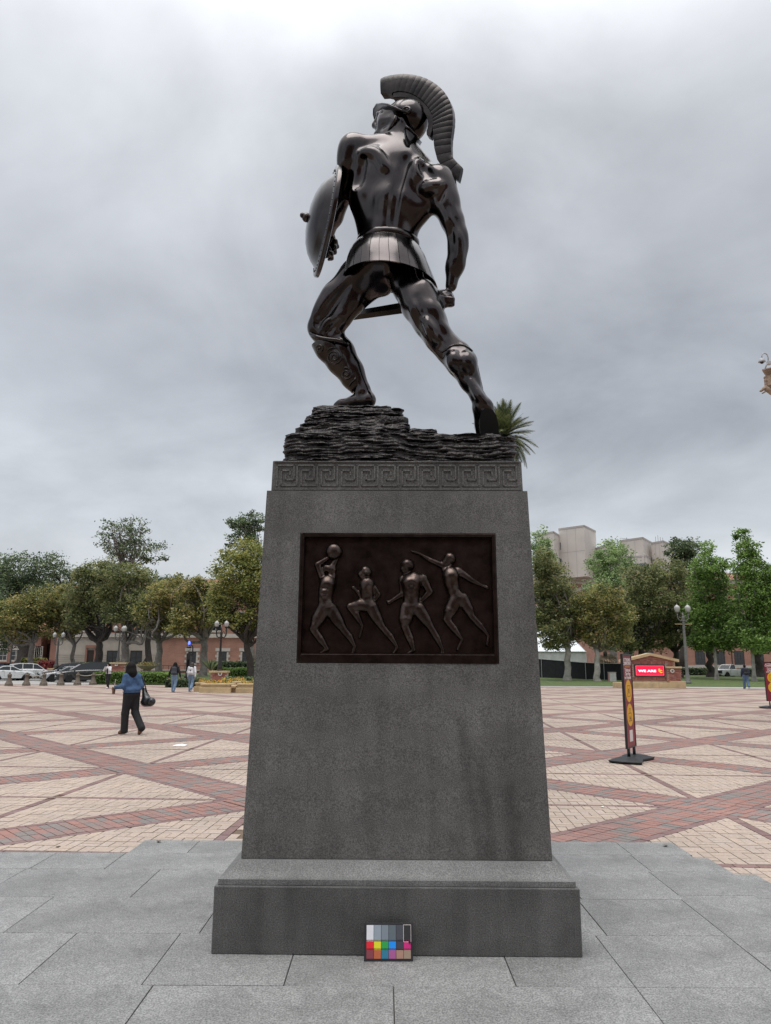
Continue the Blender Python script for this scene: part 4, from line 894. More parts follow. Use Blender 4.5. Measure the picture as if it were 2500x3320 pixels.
tree('maple_tree', 'bright green pointed maple with a thin pale trunk, nearer to the lamp post', 80, (2325, 2212), [(2290, 1782, 26, 36), (2298, 1835, 52, 44), (2300, 1905, 72, 58), (2330, 1990, 82, 56), (2272, 1995, 52, 54), (2345, 2070, 76, 44), (2285, 2075, 50, 40)], 'bright', 17000, .25, BARK_P, .17, (2312, 2030), GR, 28, 4, straight=True, sub=False)
tree('maple_tree', 'bright green pointed maple at the right picture edge behind the walking man', 76.5, (2446, 2217), [(2410, 1735, 20, 30), (2422, 1780, 40, 36), (2436, 1845, 62, 48), (2448, 1930, 76, 66), (2425, 2035, 74, 56), (2492, 1990, 52, 90), (2460, 2085, 60, 30), (2515, 1900, 40, 70)], 'bright', 19000, .25, BARK_P, .19, (2434, 2030), GR, 29, 4, straight=True, sub=False)
tree('shade_tree', 'dark-trunked tree close behind the thin pale maple trunk', 92, (2307, 2203), [(2300, 2030, 70, 46), (2260, 2060, 50, 40), (2345, 2040, 50, 40)], 'dark', 6000, .27, BARK_D, .50, (2298, 2110), GR, 30, 7)
tree('shade_tree', 'thick dark tree trunk with shaded foliage right of the walking man', 94, (2458, 2192), [(2450, 2030, 60, 46), (2500, 2060, 60, 50), (2410, 2060, 50, 36)], 'dark', 6000, .27, BARK_D, .62, (2456, 2110), GR, 31, 7)
# ---- palms
M_FROND = leaf_mat('palm_leaf', [(.018, .026, .010), (.028, .037, .014), (.040, .047, .019), (.050, .054, .024)], .2)
M_FROND_D = leaf_mat('dry_palm_leaf', [(.05, .04, .03), (.09, .065, .045), (.12, .09, .06)], .1)
def frond(L, droop, seed, wid=.30, nlf=44):
    """one arching feather frond: rib and two ranks of leaflets"""
    rng = np.random.default_rng(seed); b = MB(); pts = []
    for i in range(9):
        t = i/8; pts.append(Vector((L*t*(1-.18*droop*t), 0, L*(.10*t-.45*droop*t*t))))
    b.tube(pts, [.035*(1-.85*i/8)+.006 for i in range(9)], 4, caps=False)
    for k in range(nlf):
        t = .12+.88*k/nlf; i = min(int(t*8), 7); p = pts[i].lerp(pts[i+1], t*8-i); d = (pts[i+1]-pts[i]).normalized()
        l = L*wid*math.sin(pi*min(1, .18+t*.80))*rng.uniform(.8, 1.1)
        for s in (-1, 1):
            e = p+d*l*.75+Vector((0, s*l*.62, .20*l-.30*l*t*(.6+droop))); n = d*.036
            b.add([p-n, p+n, e], [(0, 1, 2)])
    return b
def palm():
    Y = 62; top = at(1632, 1416, Y); r = thing('palm_tree', 'tall feather palm whose crown shows just behind the statue rock on the right', 'palm tree', (top.x, Y, 0))
    tb = MB(); n = 40
    tb.tube([(top.x, Y, top.z*i/n) for i in range(n+1)], [.34+.05*(i < 2)+.02*(i % 2) for i in range(n+1)], 12); tb.ball((top.x, Y, top.z-.2), (.5, .5, .6)); tb.build('trunk', BARK, r, smooth=True)
    meshes = [frond(3.7, d, i).mesh('frond', M_FROND, fix=False) for i, d in enumerate((.25, .6, 1.0, 1.4))]
    rng = np.random.default_rng(5)
    for i in range(96):
        a = i*2.39996; t = i/95; el = math.radians(84-120*t**.85)
        o = link('frond', meshes[min(int(t*4), 3)], r); o.location = (0, 0, top.z+.1-t*.35); o.rotation_euler = (0, -el, a); o.scale = (rng.uniform(.78, .98),)*3
    return r
palm()
def fan_palm():
    Y = 84; c = at(1962, 2112, Y); g = at(1962, 2165, Y); r = thing('fan_palm', 'small dark fan palm with a skirt of dead brown leaves between the two pale trunks', 'palm tree', (c.x, Y, g.z))
    MB().tube([(c.x, Y, g.z-.5), (c.x, Y, c.z)], .22, 8).build('trunk', BARK_D, r, smooth=True)
    def fan(m_, nm):
        b = MB()
        for k in range(16):
            a = math.radians(-80+160*k/15); w = .06; b.add([(0, 0, 0), (1.0*math.cos(a)-w*math.sin(a), math.sin(a)+w*math.cos(a), -.08), (1.12*math.cos(a), 1.12*math.sin(a), -.2), (math.cos(a)+w*math.sin(a), math.sin(a)-w*math.cos(a), -.08)], [(0, 1, 2, 3)])
        b.add([(0, 0, 0), (-.5, .012, 0), (-.5, -.012, 0)], [(0, 1, 2)]); return b.mesh(nm, m_, fix=False)
    gm, dm = fan(LEAF['dark'], 'leaf_fan'), fan(M_FROND_D, 'dead_leaf_fan')
    for i in range(34):
        a = i*2.39996; t = i/33; o = link('leaf_fan' if t < .62 else 'dead_leaf_fan', gm if t < .62 else dm, r)
        el = math.radians(70-110*t if t < .62 else -25-50*(t-.62)/.38); o.location = (math.cos(a)*.5*math.cos(el), math.sin(a)*.5*math.cos(el), c.z-g.z+.5*math.sin(el)-(1.0*(t-.62)/.38 if t > .62 else 0)); o.rotation_euler = (0, -el, a); o.scale = (.95,)*3
fan_palm()
# ------------------------------------------------------------------ bronze warrior on its cast rock
def statue():
    S0 = Vector((.09, 5.2, 2.98))
    root = thing('bronze_statue', 'dark bronze statue of a crested warrior with shield and sword on the granite plinth', 'statue', S0)
    A = lambda x, y, Y: np.array(at(900+.4202*x, 200+.4202*y, Y-max(0, 1400-y)/600*.12)); B = lambda x, y, Y: np.array(at(900+.4802*x, 800+.4802*y, Y))
    C = lambda x, y, Y: np.array(at(1180+.2101*x, 230+.2101*y, Y-.145))
    # ---- body
    s = SDF((-.95, 4.6, 3.1), (1.05, 6.1, 6.55), .0115)
    SH = A(1230, 930, 5.2)-A(590, 680, 5.45); SH /= np.linalg.norm(SH)
    up = np.array((0, 0, 1.)); TX = np.array((.93, -.22, -.22))
    # trunk
    s.ell(A(885, 960, 5.40), (.305, .205, .36), TX, k=.05)
    s.ell(A(905, 800, 5.44), (.325, .185, .20), SH, k=.08)
    s.ell(A(850, 1230, 5.37), (.255, .17, .27), (.95, -.25, -.1), k=.10)
    s.ell(A(845, 1500, 5.35), (.265, .21, .23), (.93, -.33, -.05), k=.10)
    s.ell(A(770, 1540, 5.28), (.16, .16, .17), k=.06); s.ell(A(975, 1560, 5.22), (.15, .14, .16), k=.06)          # buttocks
    # back muscles
    s.chain([A(655, 880, 5.42), A(660, 1060, 5.37), A(720, 1270, 5.33)], [.075, .085, .06], .11)
    s.chain([A(1165, 985, 5.26), A(1090, 1150, 5.25), A(990, 1330, 5.27)], [.085, .085, .055], .07)
    s.chain([A(890, 900, 5.27), A(850, 1060, 5.245), A(825, 1260, 5.245)], [.05, .062, .06], .10)
    s.chain([A(985, 920, 5.25), A(950, 1070, 5.225), A(925, 1260, 5.235)], [.045, .06, .058], .10)
    s.ell(A(770, 800, 5.31), (.14, .06, .13), SH, k=.07); s.ell(A(1085, 880, 5.225), (.12, .055, .12), SH, k=.07)    # shoulder blades
    s.chain([A(640, 730, 5.37), A(745, 740, 5.325), A(835, 850, 5.295)], [.045, .042, .03], .08)
    s.chain([A(1085, 800, 5.285), A(1092, 900, 5.235)], [.04, .034], .08)
    s.chain([A(1005, 690, 5.39), A(1000, 800, 5.33), A(965, 940, 5.28)], [.06, .055, .035], .10)                       # trapezius
    s.chain([A(985, 680, 5.40), A(820, 650, 5.43), A(650, 650, 5.46)], [.065, .07, .085], .07)
    s.chain([A(1010, 740, 5.40), A(1110, 825, 5.34), A(1220, 915, 5.26)], [.065, .07, .075], .07)
    # neck and head
    s.chain([A(985, 700, 5.42), A(960, 590, 5.45), A(945, 500, 5.46)], [.10, .095, .095], .05)
    s.chain([C(560, 1180, 5.33), C(560, 960, 5.36)], [.03, .025], .03)
    s.ell(C(600, 730, 5.46), (.14, .125, .15), (-.85, .5, 0), k=.04)
    s.ell(C(380, 790, 5.50), (.105, .085, .135), (-.85, .5, 0), k=.04)
    s.chain([C(520, 930, 5.40), C(380, 985, 5.46), C(240, 1010, 5.54)], [.04, .045, .042], .04)                          # jaw
    s.cap(C(225, 1020, 5.55), C(215, 1000, 5.55), .038, .036, .03)
    s.chain([C(235, 690, 5.55), C(165, 835, 5.575)], [.018, .026], .02); s.cap(C(165, 850, 5.575), C(215, 875, 5.54), .020, .022, .015)   # nose
    s.chain([C(215, 660, 5.56), C(290, 640, 5.51), C(390, 655, 5.44)], [.02, .022, .018], .02)
    s.cap(C(300, 690, 5.49), C(320, 690, 5.47), .026, .026, .02, '-'); s.ell(C(315, 685, 5.495), (.02, .02, .017), k=.006)
    s.chain([C(195, 915, 5.565), C(240, 920, 5.53)], [.014, .012], .012); s.chain([C(198, 950, 5.56), C(240, 950, 5.53)], [.015, .012], .012)
    s.chain([C(300, 800, 5.475), C(420, 760, 5.41)], [.035, .03], .03)                                                     # cheekbone
    s.ell(C(600, 770, 5.325), (.022, .018, .042), (-.7, .6, -.35), k=.012); s.ell(C(607, 765, 5.305), (.011, .014, .026), (-.7, .6, -.35), k=.008, op='-')
    # left arm (shield)
    s.ell(A(578, 680, 5.47), (.12, .12, .145), (1, 0, 0), k=.05); s.ell(A(535, 760, 5.45), (.085, .085, .12), k=.04)
    s.chain([A(585, 700, 5.47), A(560, 860, 5.49), A(505, 1010, 5.52), A(462, 1120, 5.54)], [.105, .088, .082, .072], .05)
    s.chain([A(580, 860, 5.44), A(520, 1040, 5.47)], [.05, .05], .04)
    s.chain([A(460, 1120, 5.54), A(435, 1200, 5.60), A(385, 1310, 5.70), A(368, 1370, 5.75)], [.074, .075, .055, .043], .04)
    H = lambda x, y, Y=5.78: A(x, y, Y)
    s.ell(H(385, 1425), (.055, .05, .065), k=.03)
    for i, (x, y) in enumerate(((425, 1352), (445, 1385), (440, 1430), (415, 1475))):
        s.chain([H(385, 1370+i*32, 5.76), H(x, y, 5.74), H(x+(14 if i < 2 else 2), y+42, 5.78), H(x-20, y+52, 5.81)], [.022, .022, .019, .015], .010)
    s.chain([H(360, 1440, 5.74), H(390, 1470, 5.72), H(420, 1490, 5.73)], [.022, .02, .016], .012)
    # right arm (sword)
    s.ell(A(1235, 930, 5.21), (.125, .12, .14), SH, k=.06); s.ell(A(1290, 1000, 5.17), (.09, .09, .14), k=.05)
    s.chain([A(1240, 950, 5.21), A(1300, 1100, 5.18), A(1350, 1230, 5.15), A(1388, 1330, 5.12)], [.112, .099, .083, .070], .06)
    s.chain([A(1270, 1080, 5.13), A(1340, 1230, 5.10), A(1370, 1300, 5.09)], [.055, .05, .03], .04)
    s.chain([A(1388, 1330, 5.12), A(1392, 1430, 5.13), A(1375, 1560, 5.15), B(1192, 150, 5.16), B(1172, 265, 5.17)], [.072, .073, .068, .058, .044], .05)
    s.chain([A(1420, 1360, 5.10), A(1415, 1480, 5.12)], [.045, .035], .04)
    s.chain([A(1330, 1300, 5.1), A(1350, 1380, 5.08)], [.03, .02], .03)
    s.ell(B(1128, 345, 5.17), (.075, .058, .066), (.9, -.1, -.3), k=.02)
    for i in range(4):
        x, y = 1108+i*22, 350+i*3
        s.chain([B(1085+i*27, 318+i*4, 5.14), B(x+6, y-4, 5.115), B(x+6, y+38-abs(i-1)*4, 5.125), B(x-4, y+52-i*4, 5.17)], [.021, .020, .018, .015], .008)
    s.chain([B(1080, 320, 5.2), B(1075, 380, 5.16), B(1100, 425, 5.15)], [.028, .022, .017], .012)
    # left leg (bent, in front)
    s.chain([B(660, 140, 5.38), B(560, 230, 5.42), B(455, 345, 5.47), B(370, 440, 5.50), B(300, 530, 5.52)], [.185, .176, .156, .128, .100], .06)
    s.chain([B(520, 390, 5.38), B(430, 500, 5.41), B(380, 550, 5.43)], [.075, .055, .035], .08)                              # hamstring
    s.chain([B(350, 310, 5.41), B(270, 450, 5.43)], [.05, .04], .08)
    s.ell(B(262, 545, 5.50), (.075, .075, .085), k=.04); s.cap(B(330, 490, 5.43), B(300, 590, 5.435), .022, .02, .05)
    s.chain([B(300, 580, 5.52), B(355, 660, 5.52), B(425, 760, 5.52), B(508, 880, 5.52), B(565, 965, 5.50)], [.085, .088, .082, .064, .05], .06)
    s.chain([B(400, 610, 5.48), B(450, 690, 5.47), B(520, 820, 5.48), B(585, 950, 5.48)], [.045, .066, .055, .034], .07)           # calf
    s.chain([B(575, 965, 5.49), B(615, 1035, 5.48)], [.05, .058], .03); s.chain([B(610, 1035, 5.48), B(520, 1045, 5.52), B(430, 1062, 5.56), B(390, 1072, 5.58)], [.055, .048, .036, .022], .03)
    s.ell(B(560, 985, 5.44), (.025, .025, .025), k=.02)
    # right leg (straight, behind)
    s.chain([B(885, 130, 5.26), B(908, 250, 5.21), B(965, 390, 5.15), B(1030, 510, 5.11), B(1090, 620, 5.09)], [.145, .152, .139, .117, .098], .06)
    s.chain([B(890, 290, 5.10), B(960, 430, 5.04), B(1020, 560, 5.01), B(1050, 640, 5.01)], [.07, .07, .05, .025], .04)       # hamstrings
    s.chain([B(985, 280, 5.07), B(1050, 430, 5.02), B(1105, 560, 5.0), B(1150, 620, 5.0)], [.07, .06, .045, .03], .04)
    s.chain([B(1090, 620, 5.09), B(1165, 700, 5.07), B(1230, 790, 5.05), B(1300, 910, 5.01), B(1350, 1010, 4.98)], [.099, .098, .091, .070, .048], .05)
    s.chain([B(1185, 690, 5.0), B(1195, 760, 4.98), B(1250, 880, 4.96)], [.04, .055, .03], .04)                             # calf heads
    s.chain([B(1255, 680, 5.0), B(1290, 770, 4.98), B(1315, 900, 4.96)], [.045, .06, .035], .04)
    s.chain([B(1310, 920, 4.95), B(1372, 1020, 4.92), B(1395, 1050, 4.92)], [.028, .022, .03], .03)                           # tendon
    s.chain([B(1345, 1000, 4.98), B(1395, 1085, 4.96), B(1415, 1170, 5.0), B(1430, 1320, 5.05)], [.05, .062, .06, .066], .03)
    s.chain([B(1340, 1090, 5.0), B(1372, 1200, 5.03), B(1385, 1320, 5.06)], [.03, .04, .045], .03)
    s.ell(B(725, 285, 5.40), (.055, .06, .06), k=.07)
    # sole cut flat
    n = B(1400, 1050, 4.8)-B(1435, 1300, 4.8)
    s.soften(6, [(C(350, 850, 5.5), .21), (A(400, 1430, 5.77), .13), (B(1130, 350, 5.18), .15), (B(480, 1050, 5.52), .20), (B(1410, 1180, 5.0), .20)])
    # muscle edges and furrows cut and laid along the skin itself
    tracer = make_tracer
    t0 = tracer(s.D.copy(), s.lo, s.h); vd_ = Vector((0, .87, .49)).normalized()
    def line(fr, pts, r, sink, k, op):
        q = []; u = np.linspace(0, len(pts)-1, (len(pts)-1)*4+1); pts = np.stack([np.interp(u, range(len(pts)), [p[c] for p in pts]) for c in (0, 1)], -1)
        for _ in range(2): pts[1:-1] = (pts[:-2]+2*pts[1:-1]+pts[2:])/4
        for x, y in pts:
            p = t0(900+.4202*x, 200+.4202*y) if fr == 'A' else t0(900+.4802*x, 800+.4802*y)
            if p is not None: q.append(np.array(p+vd_*sink))
        if len(q) > 4:
            q = np.array(q)
            for _ in range(3): q[1:-1] = (q[:-2]+2*q[1:-1]+q[2:])/4
            n_ = len(q); s.chain(q, [r*(.55+.45*math.sin(pi*(i+.5)/n_)) for i in range(n_)], k, op)
    G = lambda fr, pts, r=.022, d=-.010, k=.022: line(fr, pts, r, d, k, '-')
    Rg = lambda fr, pts, r=.020, d=.008, k=.030: line(fr, pts, r, d, k, '+')
    G('A', [(992, 730), (968, 820), (935, 915), (908, 1010), (892, 1110), (884, 1200), (882, 1285)], .032, -.010, .035)
    Rg('A', [(655, 705), (715, 692), (775, 722), (812, 780), (835, 835)], .022, .012, .05)
    G('A', [(645, 760), (632, 820), (618, 890), (604, 950)], .022, -.018, .06)
    Rg('A', [(1083, 770), (1085, 825), (1094, 890)], .022, .012, .05); G('A', [(1110, 800), (1150, 850), (1200, 900)], .018, -.013, .05)
    Rg('A', [(1130, 985), (1190, 968), (1255, 965)], .022, .013, .06);
    G('A', [(1296, 955), (1268, 1020), (1235, 1085)], .018)
    
    G('A', [(1335, 1255), (1326, 1330), (1345, 1395)], .018); G('A', [(1340, 1110), (1372, 1200), (1395, 1270)], .018, -.012); Rg('A', [(1400, 1330), (1412, 1420), (1405, 1520)], .022, .010)
    G('A', [(555, 840), (540, 930), (515, 1010)], .018, -.012)
    G('B', [(940, 330), (975, 430), (1012, 520), (1055, 620), (1085, 690)], .022, -.011); G('B', [(1058, 440), (1095, 540), (1130, 600)], .018, -.010); Rg('B', [(1000, 480), (1040, 570), (1066, 650)], .018, .008)
    G('B', [(905, 420), (945, 520), (990, 600)], .018, -.010); G('B', [(1222, 730), (1235, 810), (1268, 890)], .020, -.011); Rg('B', [(1185, 740), (1205, 820)], .03, .016, .05); Rg('B', [(1280, 740), (1300, 830)], .03, .016, .05)
    Rg('B', [(1300, 900), (1345, 980), (1372, 1030)], .018, .006)
    G('B', [(480, 240), (400, 340), (330, 440), (300, 500)], .022, -.013, .04); G('B', [(430, 480), (370, 540), (340, 570)], .020, -.011); Rg('B', [(345, 490), (312, 545), (300, 580)], .016, .006); G('B', [(262, 490), (275, 530)], .020, -.011)
    G('B', [(540, 1000), (560, 985), (585, 990)], .012, -.006)
    s.soften(1, [(C(350, 850, 5.5), .21), (A(400, 1430, 5.77), .13), (B(1130, 350, 5.18), .15)])
    s_body = s.build('body', BRZ, root)
    gD, glo, gh = s.D.copy(), s.lo, s.h
    tr = tracer(gD, glo, gh)
    # sole of the raised foot: a plate lying on the foot's underside
    def sole():
        c = [(1400, 1092), (1378, 1112), (1366, 1150), (1366, 1210), (1375, 1262), (1400, 1290), (1470, 1290), (1496, 1262), (1492, 1200), (1478, 1140), (1455, 1103), (1428, 1090)]
        b = MB(); f = [Vector(B(x, y, 4.895+(y-1092)*.00042)) for x, y in c]; k = [p+Vector((0, .05, -.01)) for p in f]; n = len(c)
        b.v += f+k; b.f += [tuple(range(n)), tuple(n+i for i in reversed(range(n)))]+[(i, (i+1) % n, n+(i+1) % n, n+i) for i in range(n)]
        b.build('sandal_sole', SOLE, root)
    sole()
    # ---- belt and skirt of hanging strips
    hx = Vector((.93, -.34, -.14)).normalized(); hy = (Vector((0, 1, 0))-hx*hx.y).normalized(); hz = hx.cross(hy)
    cb, ch = Vector(A(850, 1405, 5.345)), Vector(A(868, 1725, 5.29))
    def ringp(c, a, b_, t, drop=0.0): return c+hx*(a*math.cos(t))+hy*(b_*math.sin(t))-hz*drop
    bl = MB(); NB = 48
    for i in range(NB):
        t = 2*pi*i/NB
        for r, d in ((.0, -.028), (.012, -.022), (.014, 0), (.012, .022), (0, .028)): bl.v.append(tuple(ringp(cb, .245+r, .192+r, t, d)))
    for i in range(NB):
        for j in range(4): a, c = i*5+j, ((i+1) % NB)*5+j; bl.f.append((a, c, c+1, a+1))
    bl.build('belt', BRZ, root, smooth=True)
    NS = 30
    for i in range(NS):
        t0, t1 = 2*pi*i/NS+.005, 2*pi*(i+1)/NS-.005; b = MB(); rows = 6; cols = 5
        tm = (t0+t1)/2; lift = .13*max(0, math.cos(tm-2.2)) 
        for side in (0, 1):
            for r in range(rows):
                w = r/(rows-1); fl = w**.75
                for c in range(cols):
                    v = c/(cols-1); t = t0+(t1-t0)*v; edge = 0
                    th = edge-.012*side+(.0015 if i % 2 else 0)
                    bul = .05*math.sin(pi*min(1, w*1.1))*max(0, -math.sin(t))*(.6+.4*abs(math.cos(t)))
                    p = ringp(cb.lerp(ch, w), .240+(.375-.240)*fl+th+bul*.5, .187+(.355-.187)*fl+th+bul, t, 0)
                    p += hz*lift*w*w
                    b.v.append(tuple(p))
        n = rows*cols
        for r in range(rows-1):
            for c in range(cols-1):
                a = r*cols+c; b.f += [(a, a+1, a+cols+1, a+cols), (n+a, n+a+cols, n+a+cols+1, n+a+1)]
        rim = [c for c in range(cols)]+[r*cols+cols-1 for r in range(1, rows)]+[(rows-1)*cols+c for c in reversed(range(cols-1))]+[r*cols for r in reversed(range(1, rows-1))]
        for a, c in zip(rim, rim[1:]+rim[:1]): b.f.append((a, n+a, n+c, c))
        b.build('skirt_strip', BRZ, root, smooth=True, sharp=50)
    # ---- helmet: bowl, brim with volute, neck guard, crest
    hs = SDF((-.25, 4.9, 5.5), (.6, 5.8, 6.7), .0095)
    hc = C(655, 745, 5.455)
    hf = np.array((-.84, .52, .08)); hf /= np.linalg.norm(hf); hl = np.cross(up, hf); hl /= np.linalg.norm(hl); hu = np.cross(hf, hl)
    hs.ell(C(688, 782, 5.455), (.168, .152, .172), hf, hl, k=.02)
    hs.ell(C(395, 860, 5.38), (.150, .24, .160), hf, hl, k=.02, op='-')
    hs.chain([C(560, 1000, 5.36), C(640, 1010, 5.30)], [.10, .08], .03, '-')
    hs.chain([C(480, 1150, 5.50), C(700, 1130, 5.36)], [.09, .085], .03, '-')
    helmet = hs.build('helmet', BRZ, root)
    def plate(name, top, bot, th, m_, parent, bow=.0, n=24, rows=5):
        def rs(P):
            P = np.array(P, float); u = np.linspace(0, len(P)-1, n); return np.stack([np.interp(u, range(len(P)), P[:, i]) for i in range(3)], -1)
        def sm(P):
            for _ in range(3): P = np.vstack([P[:1], (P[:-2]+2*P[1:-1]+P[2:])/4, P[-1:]])
            return P
        T, Bt = [sm(np.array([C(*p) for p in rs(q)])) for q in (top, bot)]
        b = MB(); G = np.array([[T[c]*(1-r/(rows-1))+Bt[c]*(r/(rows-1)) for c in range(n)] for r in range(rows)])
        dv, du = np.gradient(G, axis=(0, 1)); Nn = np.cross(du, dv); Nn /= np.linalg.norm(Nn, axis=-1)[..., None]+1e-9
        for r in range(rows): G[r] += Nn[r]*bow*math.sin(pi*r/(rows-1))
        for sd in (.5, -.5): b.v += [tuple(G[r, c]+Nn[r, c]*th*sd) for r in range(rows) for c in range(n)]
        k = rows*n
        for r in range(rows-1):
            for c in range(n-1):
                a = r*n+c; b.f += [(a, a+1, a+n+1, a+n), (k+a, k+a+n, k+a+n+1, k+a+1)]
        rim = list(range(n))+[r*n+n-1 for r in range(1, rows)]+[(rows-1)*n+c for c in reversed(range(n-1))]+[r*n for r in reversed(range(1, rows-1))]
        for a, c in zip(rim, rim[1:]+rim[:1]): b.f.append((a, k+a, k+c, c))
        return b.build(name, m_, parent, smooth=True, sharp=45)
    plate('neck_guard', [(640, 850, 5.268), (715, 905, 5.275), (785, 975, 5.295), (845, 1060, 5.350), (880, 1100, 5.450)], [(620, 900, 5.255), (640, 1050, 5.245), (690, 1190, 5.260), (765, 1285, 5.310), (850, 1250, 5.430)], .018, BRZ, helmet, .012)
    MB().tube([C(640, 852, 5.260), C(715, 905, 5.265), C(785, 972, 5.285), C(840, 1055, 5.335)], .012, 6, flat=.7).build('neck_band', BRZ, helmet, smooth=True)
    plate('brim', [(665, 620, 5.33), (560, 610, 5.345), (460, 590, 5.385), (380, 575, 5.43), (320, 575, 5.49), (280, 600, 5.55), (255, 650, 5.60), (245, 700, 5.63), (240, 760, 5.65)], [(690, 648, 5.305), (560, 603, 5.30), (470, 558, 5.31), (380, 520, 5.345), (285, 503, 5.43), (200, 510, 5.535), (155, 580, 5.63), (150, 670, 5.67), (180, 785, 5.69)], .012, BRZ, helmet, -.006, 34)
    MB().tube([C(690, 650, 5.30), C(560, 606, 5.296), C(470, 561, 5.305), C(380, 522, 5.34), C(285, 505, 5.425), C(200, 512, 5.53), C(155, 582, 5.625), C(150, 670, 5.665), C(180, 785, 5.685)], .009, 6).build('brim_edge', BRZ, helmet, smooth=True)
    trh = tracer(hs.D, hs.lo, hs.h)
    def onh(x, y, tr_=trh, o=(1180, 230), k=.2101):
        p = tr_(o[0]+k*x, o[1]+k*y); return p
    vol = [(380, 520), (480, 560), (560, 610), (610, 650), (660, 655), (705, 630), (715, 590), (690, 562), (650, 558), (615, 580), (612, 610), (640, 630), (670, 618), (672, 595), (650, 588)]
    pts = [onh(*v) for v in vol]; pts = [p for p in pts if p is not None]
    if len(pts) > 4: MB().tube(pts, [.010+.006*(i < 6) for i in range(len(pts))], 6).build('volute', BRZ, helmet, smooth=True)
    st = MB(); P_ = [Vector(C(505, 700, 5.315)), Vector(C(470, 790, 5.335)), Vector(C(420, 880, 5.37)), Vector(C(370, 970, 5.42))]
    st.tube(P_, [.02, .021, .02, .018], 8, flat=.6); st.build('chin_strap', BRZ_D, helmet, smooth=True)
    # crest: one comb of plume locks, seen side on; the ridge it stands on below it
    outer = [(283, 150), (340, 122), (430, 100), (540, 84), (640, 79), (760, 88), (880, 112), (985, 150), (1085, 205), (1175, 270), (1250, 345), (1310, 430), (1355, 520), (1383, 615), (1393, 720), (1390, 830), (1378, 940), (1362, 1060), (1358, 1180), (1365, 1330), (1440, 1420), (1525, 1500)]
    inner = [(288, 392), (380, 386), (455, 405), (470, 375), (560, 352), (660, 362), (750, 385), (830, 425), (900, 475), (960, 530), (1010, 590), (1050, 650), (1080, 715), (1092, 780), (1092, 840), (1085, 900), (1092, 1000), (1096, 1110), (1105, 1220), (1150, 1400), (1260, 1560), (1475, 1722)]
    def resample(P, n):
        P = np.array(P, float); d = np.r_[0, np.cumsum(np.hypot(*np.diff(P, axis=0).T))]; t = np.linspace(0, d[-1], n); return np.stack([np.interp(t, d, P[:, i]) for i in (0, 1)], -1)
    LK = 26; sub = 4; n = LK*sub+1
    # stations follow the index of the hand-set pairs so locks stay radial
    idx = np.linspace(0, len(outer)-1, n); O = np.stack([np.interp(idx, range(len(outer)), np.array(outer)[:, i]) for i in (0, 1)], -1); I = np.stack([np.interp(idx, range(len(inner)), np.array(inner)[:, i]) for i in (0, 1)], -1)
    yslope = -.50
    def cpt(x, y): return C(x, y, 5.43+yslope*(x-700)*.000527)
    nrm = np.cross(cpt(900, 300)-cpt(500, 300), cpt(500, 700)-cpt(500, 300)); nrm /= np.linalg.norm(nrm)
    if nrm[1] > 0: nrm = -nrm
    rows = 7
    for L in range(LK):
        b = MB()
        for side in (-1, 1):
            for q in range(sub+1):
                k = L*sub+q; u = q/sub
                for r in range(rows):
                    w = r/(rows-1); bow = .10*math.sin(pi*w)*(1 if L > 6 else .3)
                    kk = min(max(k/(n-1)*(len(outer)-1)+bow*1.2*w, 0), len(outer)-1)
                    o = np.array([np.interp(kk, range(len(outer)), np.array(outer)[:, i]) for i in (0, 1)])
                    p2 = I[k]*(1-w)+o*w if w < 1 else O[k]
                    th = (.036+.006*math.sin(pi*w))*(1-.5*max(0, (L-(LK-9))/9))*(1-.07*(abs(2*u-1)**8)*min(1, L/8))*(1-.25*(w > .99))
                    b.v.append(tuple(cpt(*p2)+nrm*th*side))
        m_ = (sub+1)*rows
        for q in range(sub):
            for r in range(rows-1):
                a = q*rows+r; b.f += [(a, a+1, a+rows+1, a+rows), (m_+a, m_+a+rows, m_+a+rows+1, m_+a+1)]
        rim = [r for r in range(rows)]+[q*rows+rows-1 for q in range(1, sub+1)]+[sub*rows+r for r in reversed(range(rows-1))]+[q*rows for q in reversed(range(1, sub))]
        for a, c in zip(rim, rim[1:]+rim[:1]): b.f.append((a, m_+a, m_+c, c))
        b.build('crest_lock', BRZ_C, helmet, smooth=True, sharp=35)
    rg = MB(); ro = [(468, 375), (560, 352), (660, 362), (750, 385), (830, 425), (900, 475), (960, 530), (1010, 590), (1050, 650), (1080, 715), (1092, 780), (1090, 860), (1075, 950), (1045, 1050)]
    ri = [(468, 452), (560, 440), (650, 446), (735, 470), (800, 510), (860, 560), (905, 615), (945, 670), (980, 730), (1005, 790), (1012, 850), (1000, 920), (985, 960), (990, 1020)]
    for side in (-1, 1):
        for (a, c) in zip(ro, ri): rg.v += [tuple(cpt(*a)+nrm*.03*side), tuple(cpt(*c)+nrm*.03*side)]
    m_ = len(ro)*2
    for i in range(len(ro)-1):
        a = i*2; rg.f += [(a, a+1, a+3, a+2), (m_+a, m_+a+2, m_+a+3, m_+a+1), (a, a+2, m_+a+2, m_+a), (a+1, m_+a+1, m_+a+3, a+3)]
    rg.f += [(0, m_, m_+1, 1), (m_-2, m_-1, 2*m_-1, 2*m_-2)]
    rg.build('crest_ridge', BRZ_C, helmet, bevel=.004)
    # ---- shield
    top, bot = A(455, 822, 5.52), A(300, 1655, 5.62); cc = (top+bot)/2
    ax = (top-bot); R0 = np.linalg.norm(ax)/2; ax /= np.linalg.norm(ax)
    vd = cc-np.array((0, 0, CAM_H)); vd /= np.linalg.norm(vd)
    nn = np.cross(ax, vd); nn /= np.linalg.norm(nn)
    if nn[0] > 0: nn = -nn
    nn = nn*math.cos(.075)-vd*math.sin(.075); nn /= np.linalg.norm(nn); e2 = np.cross(nn, ax)
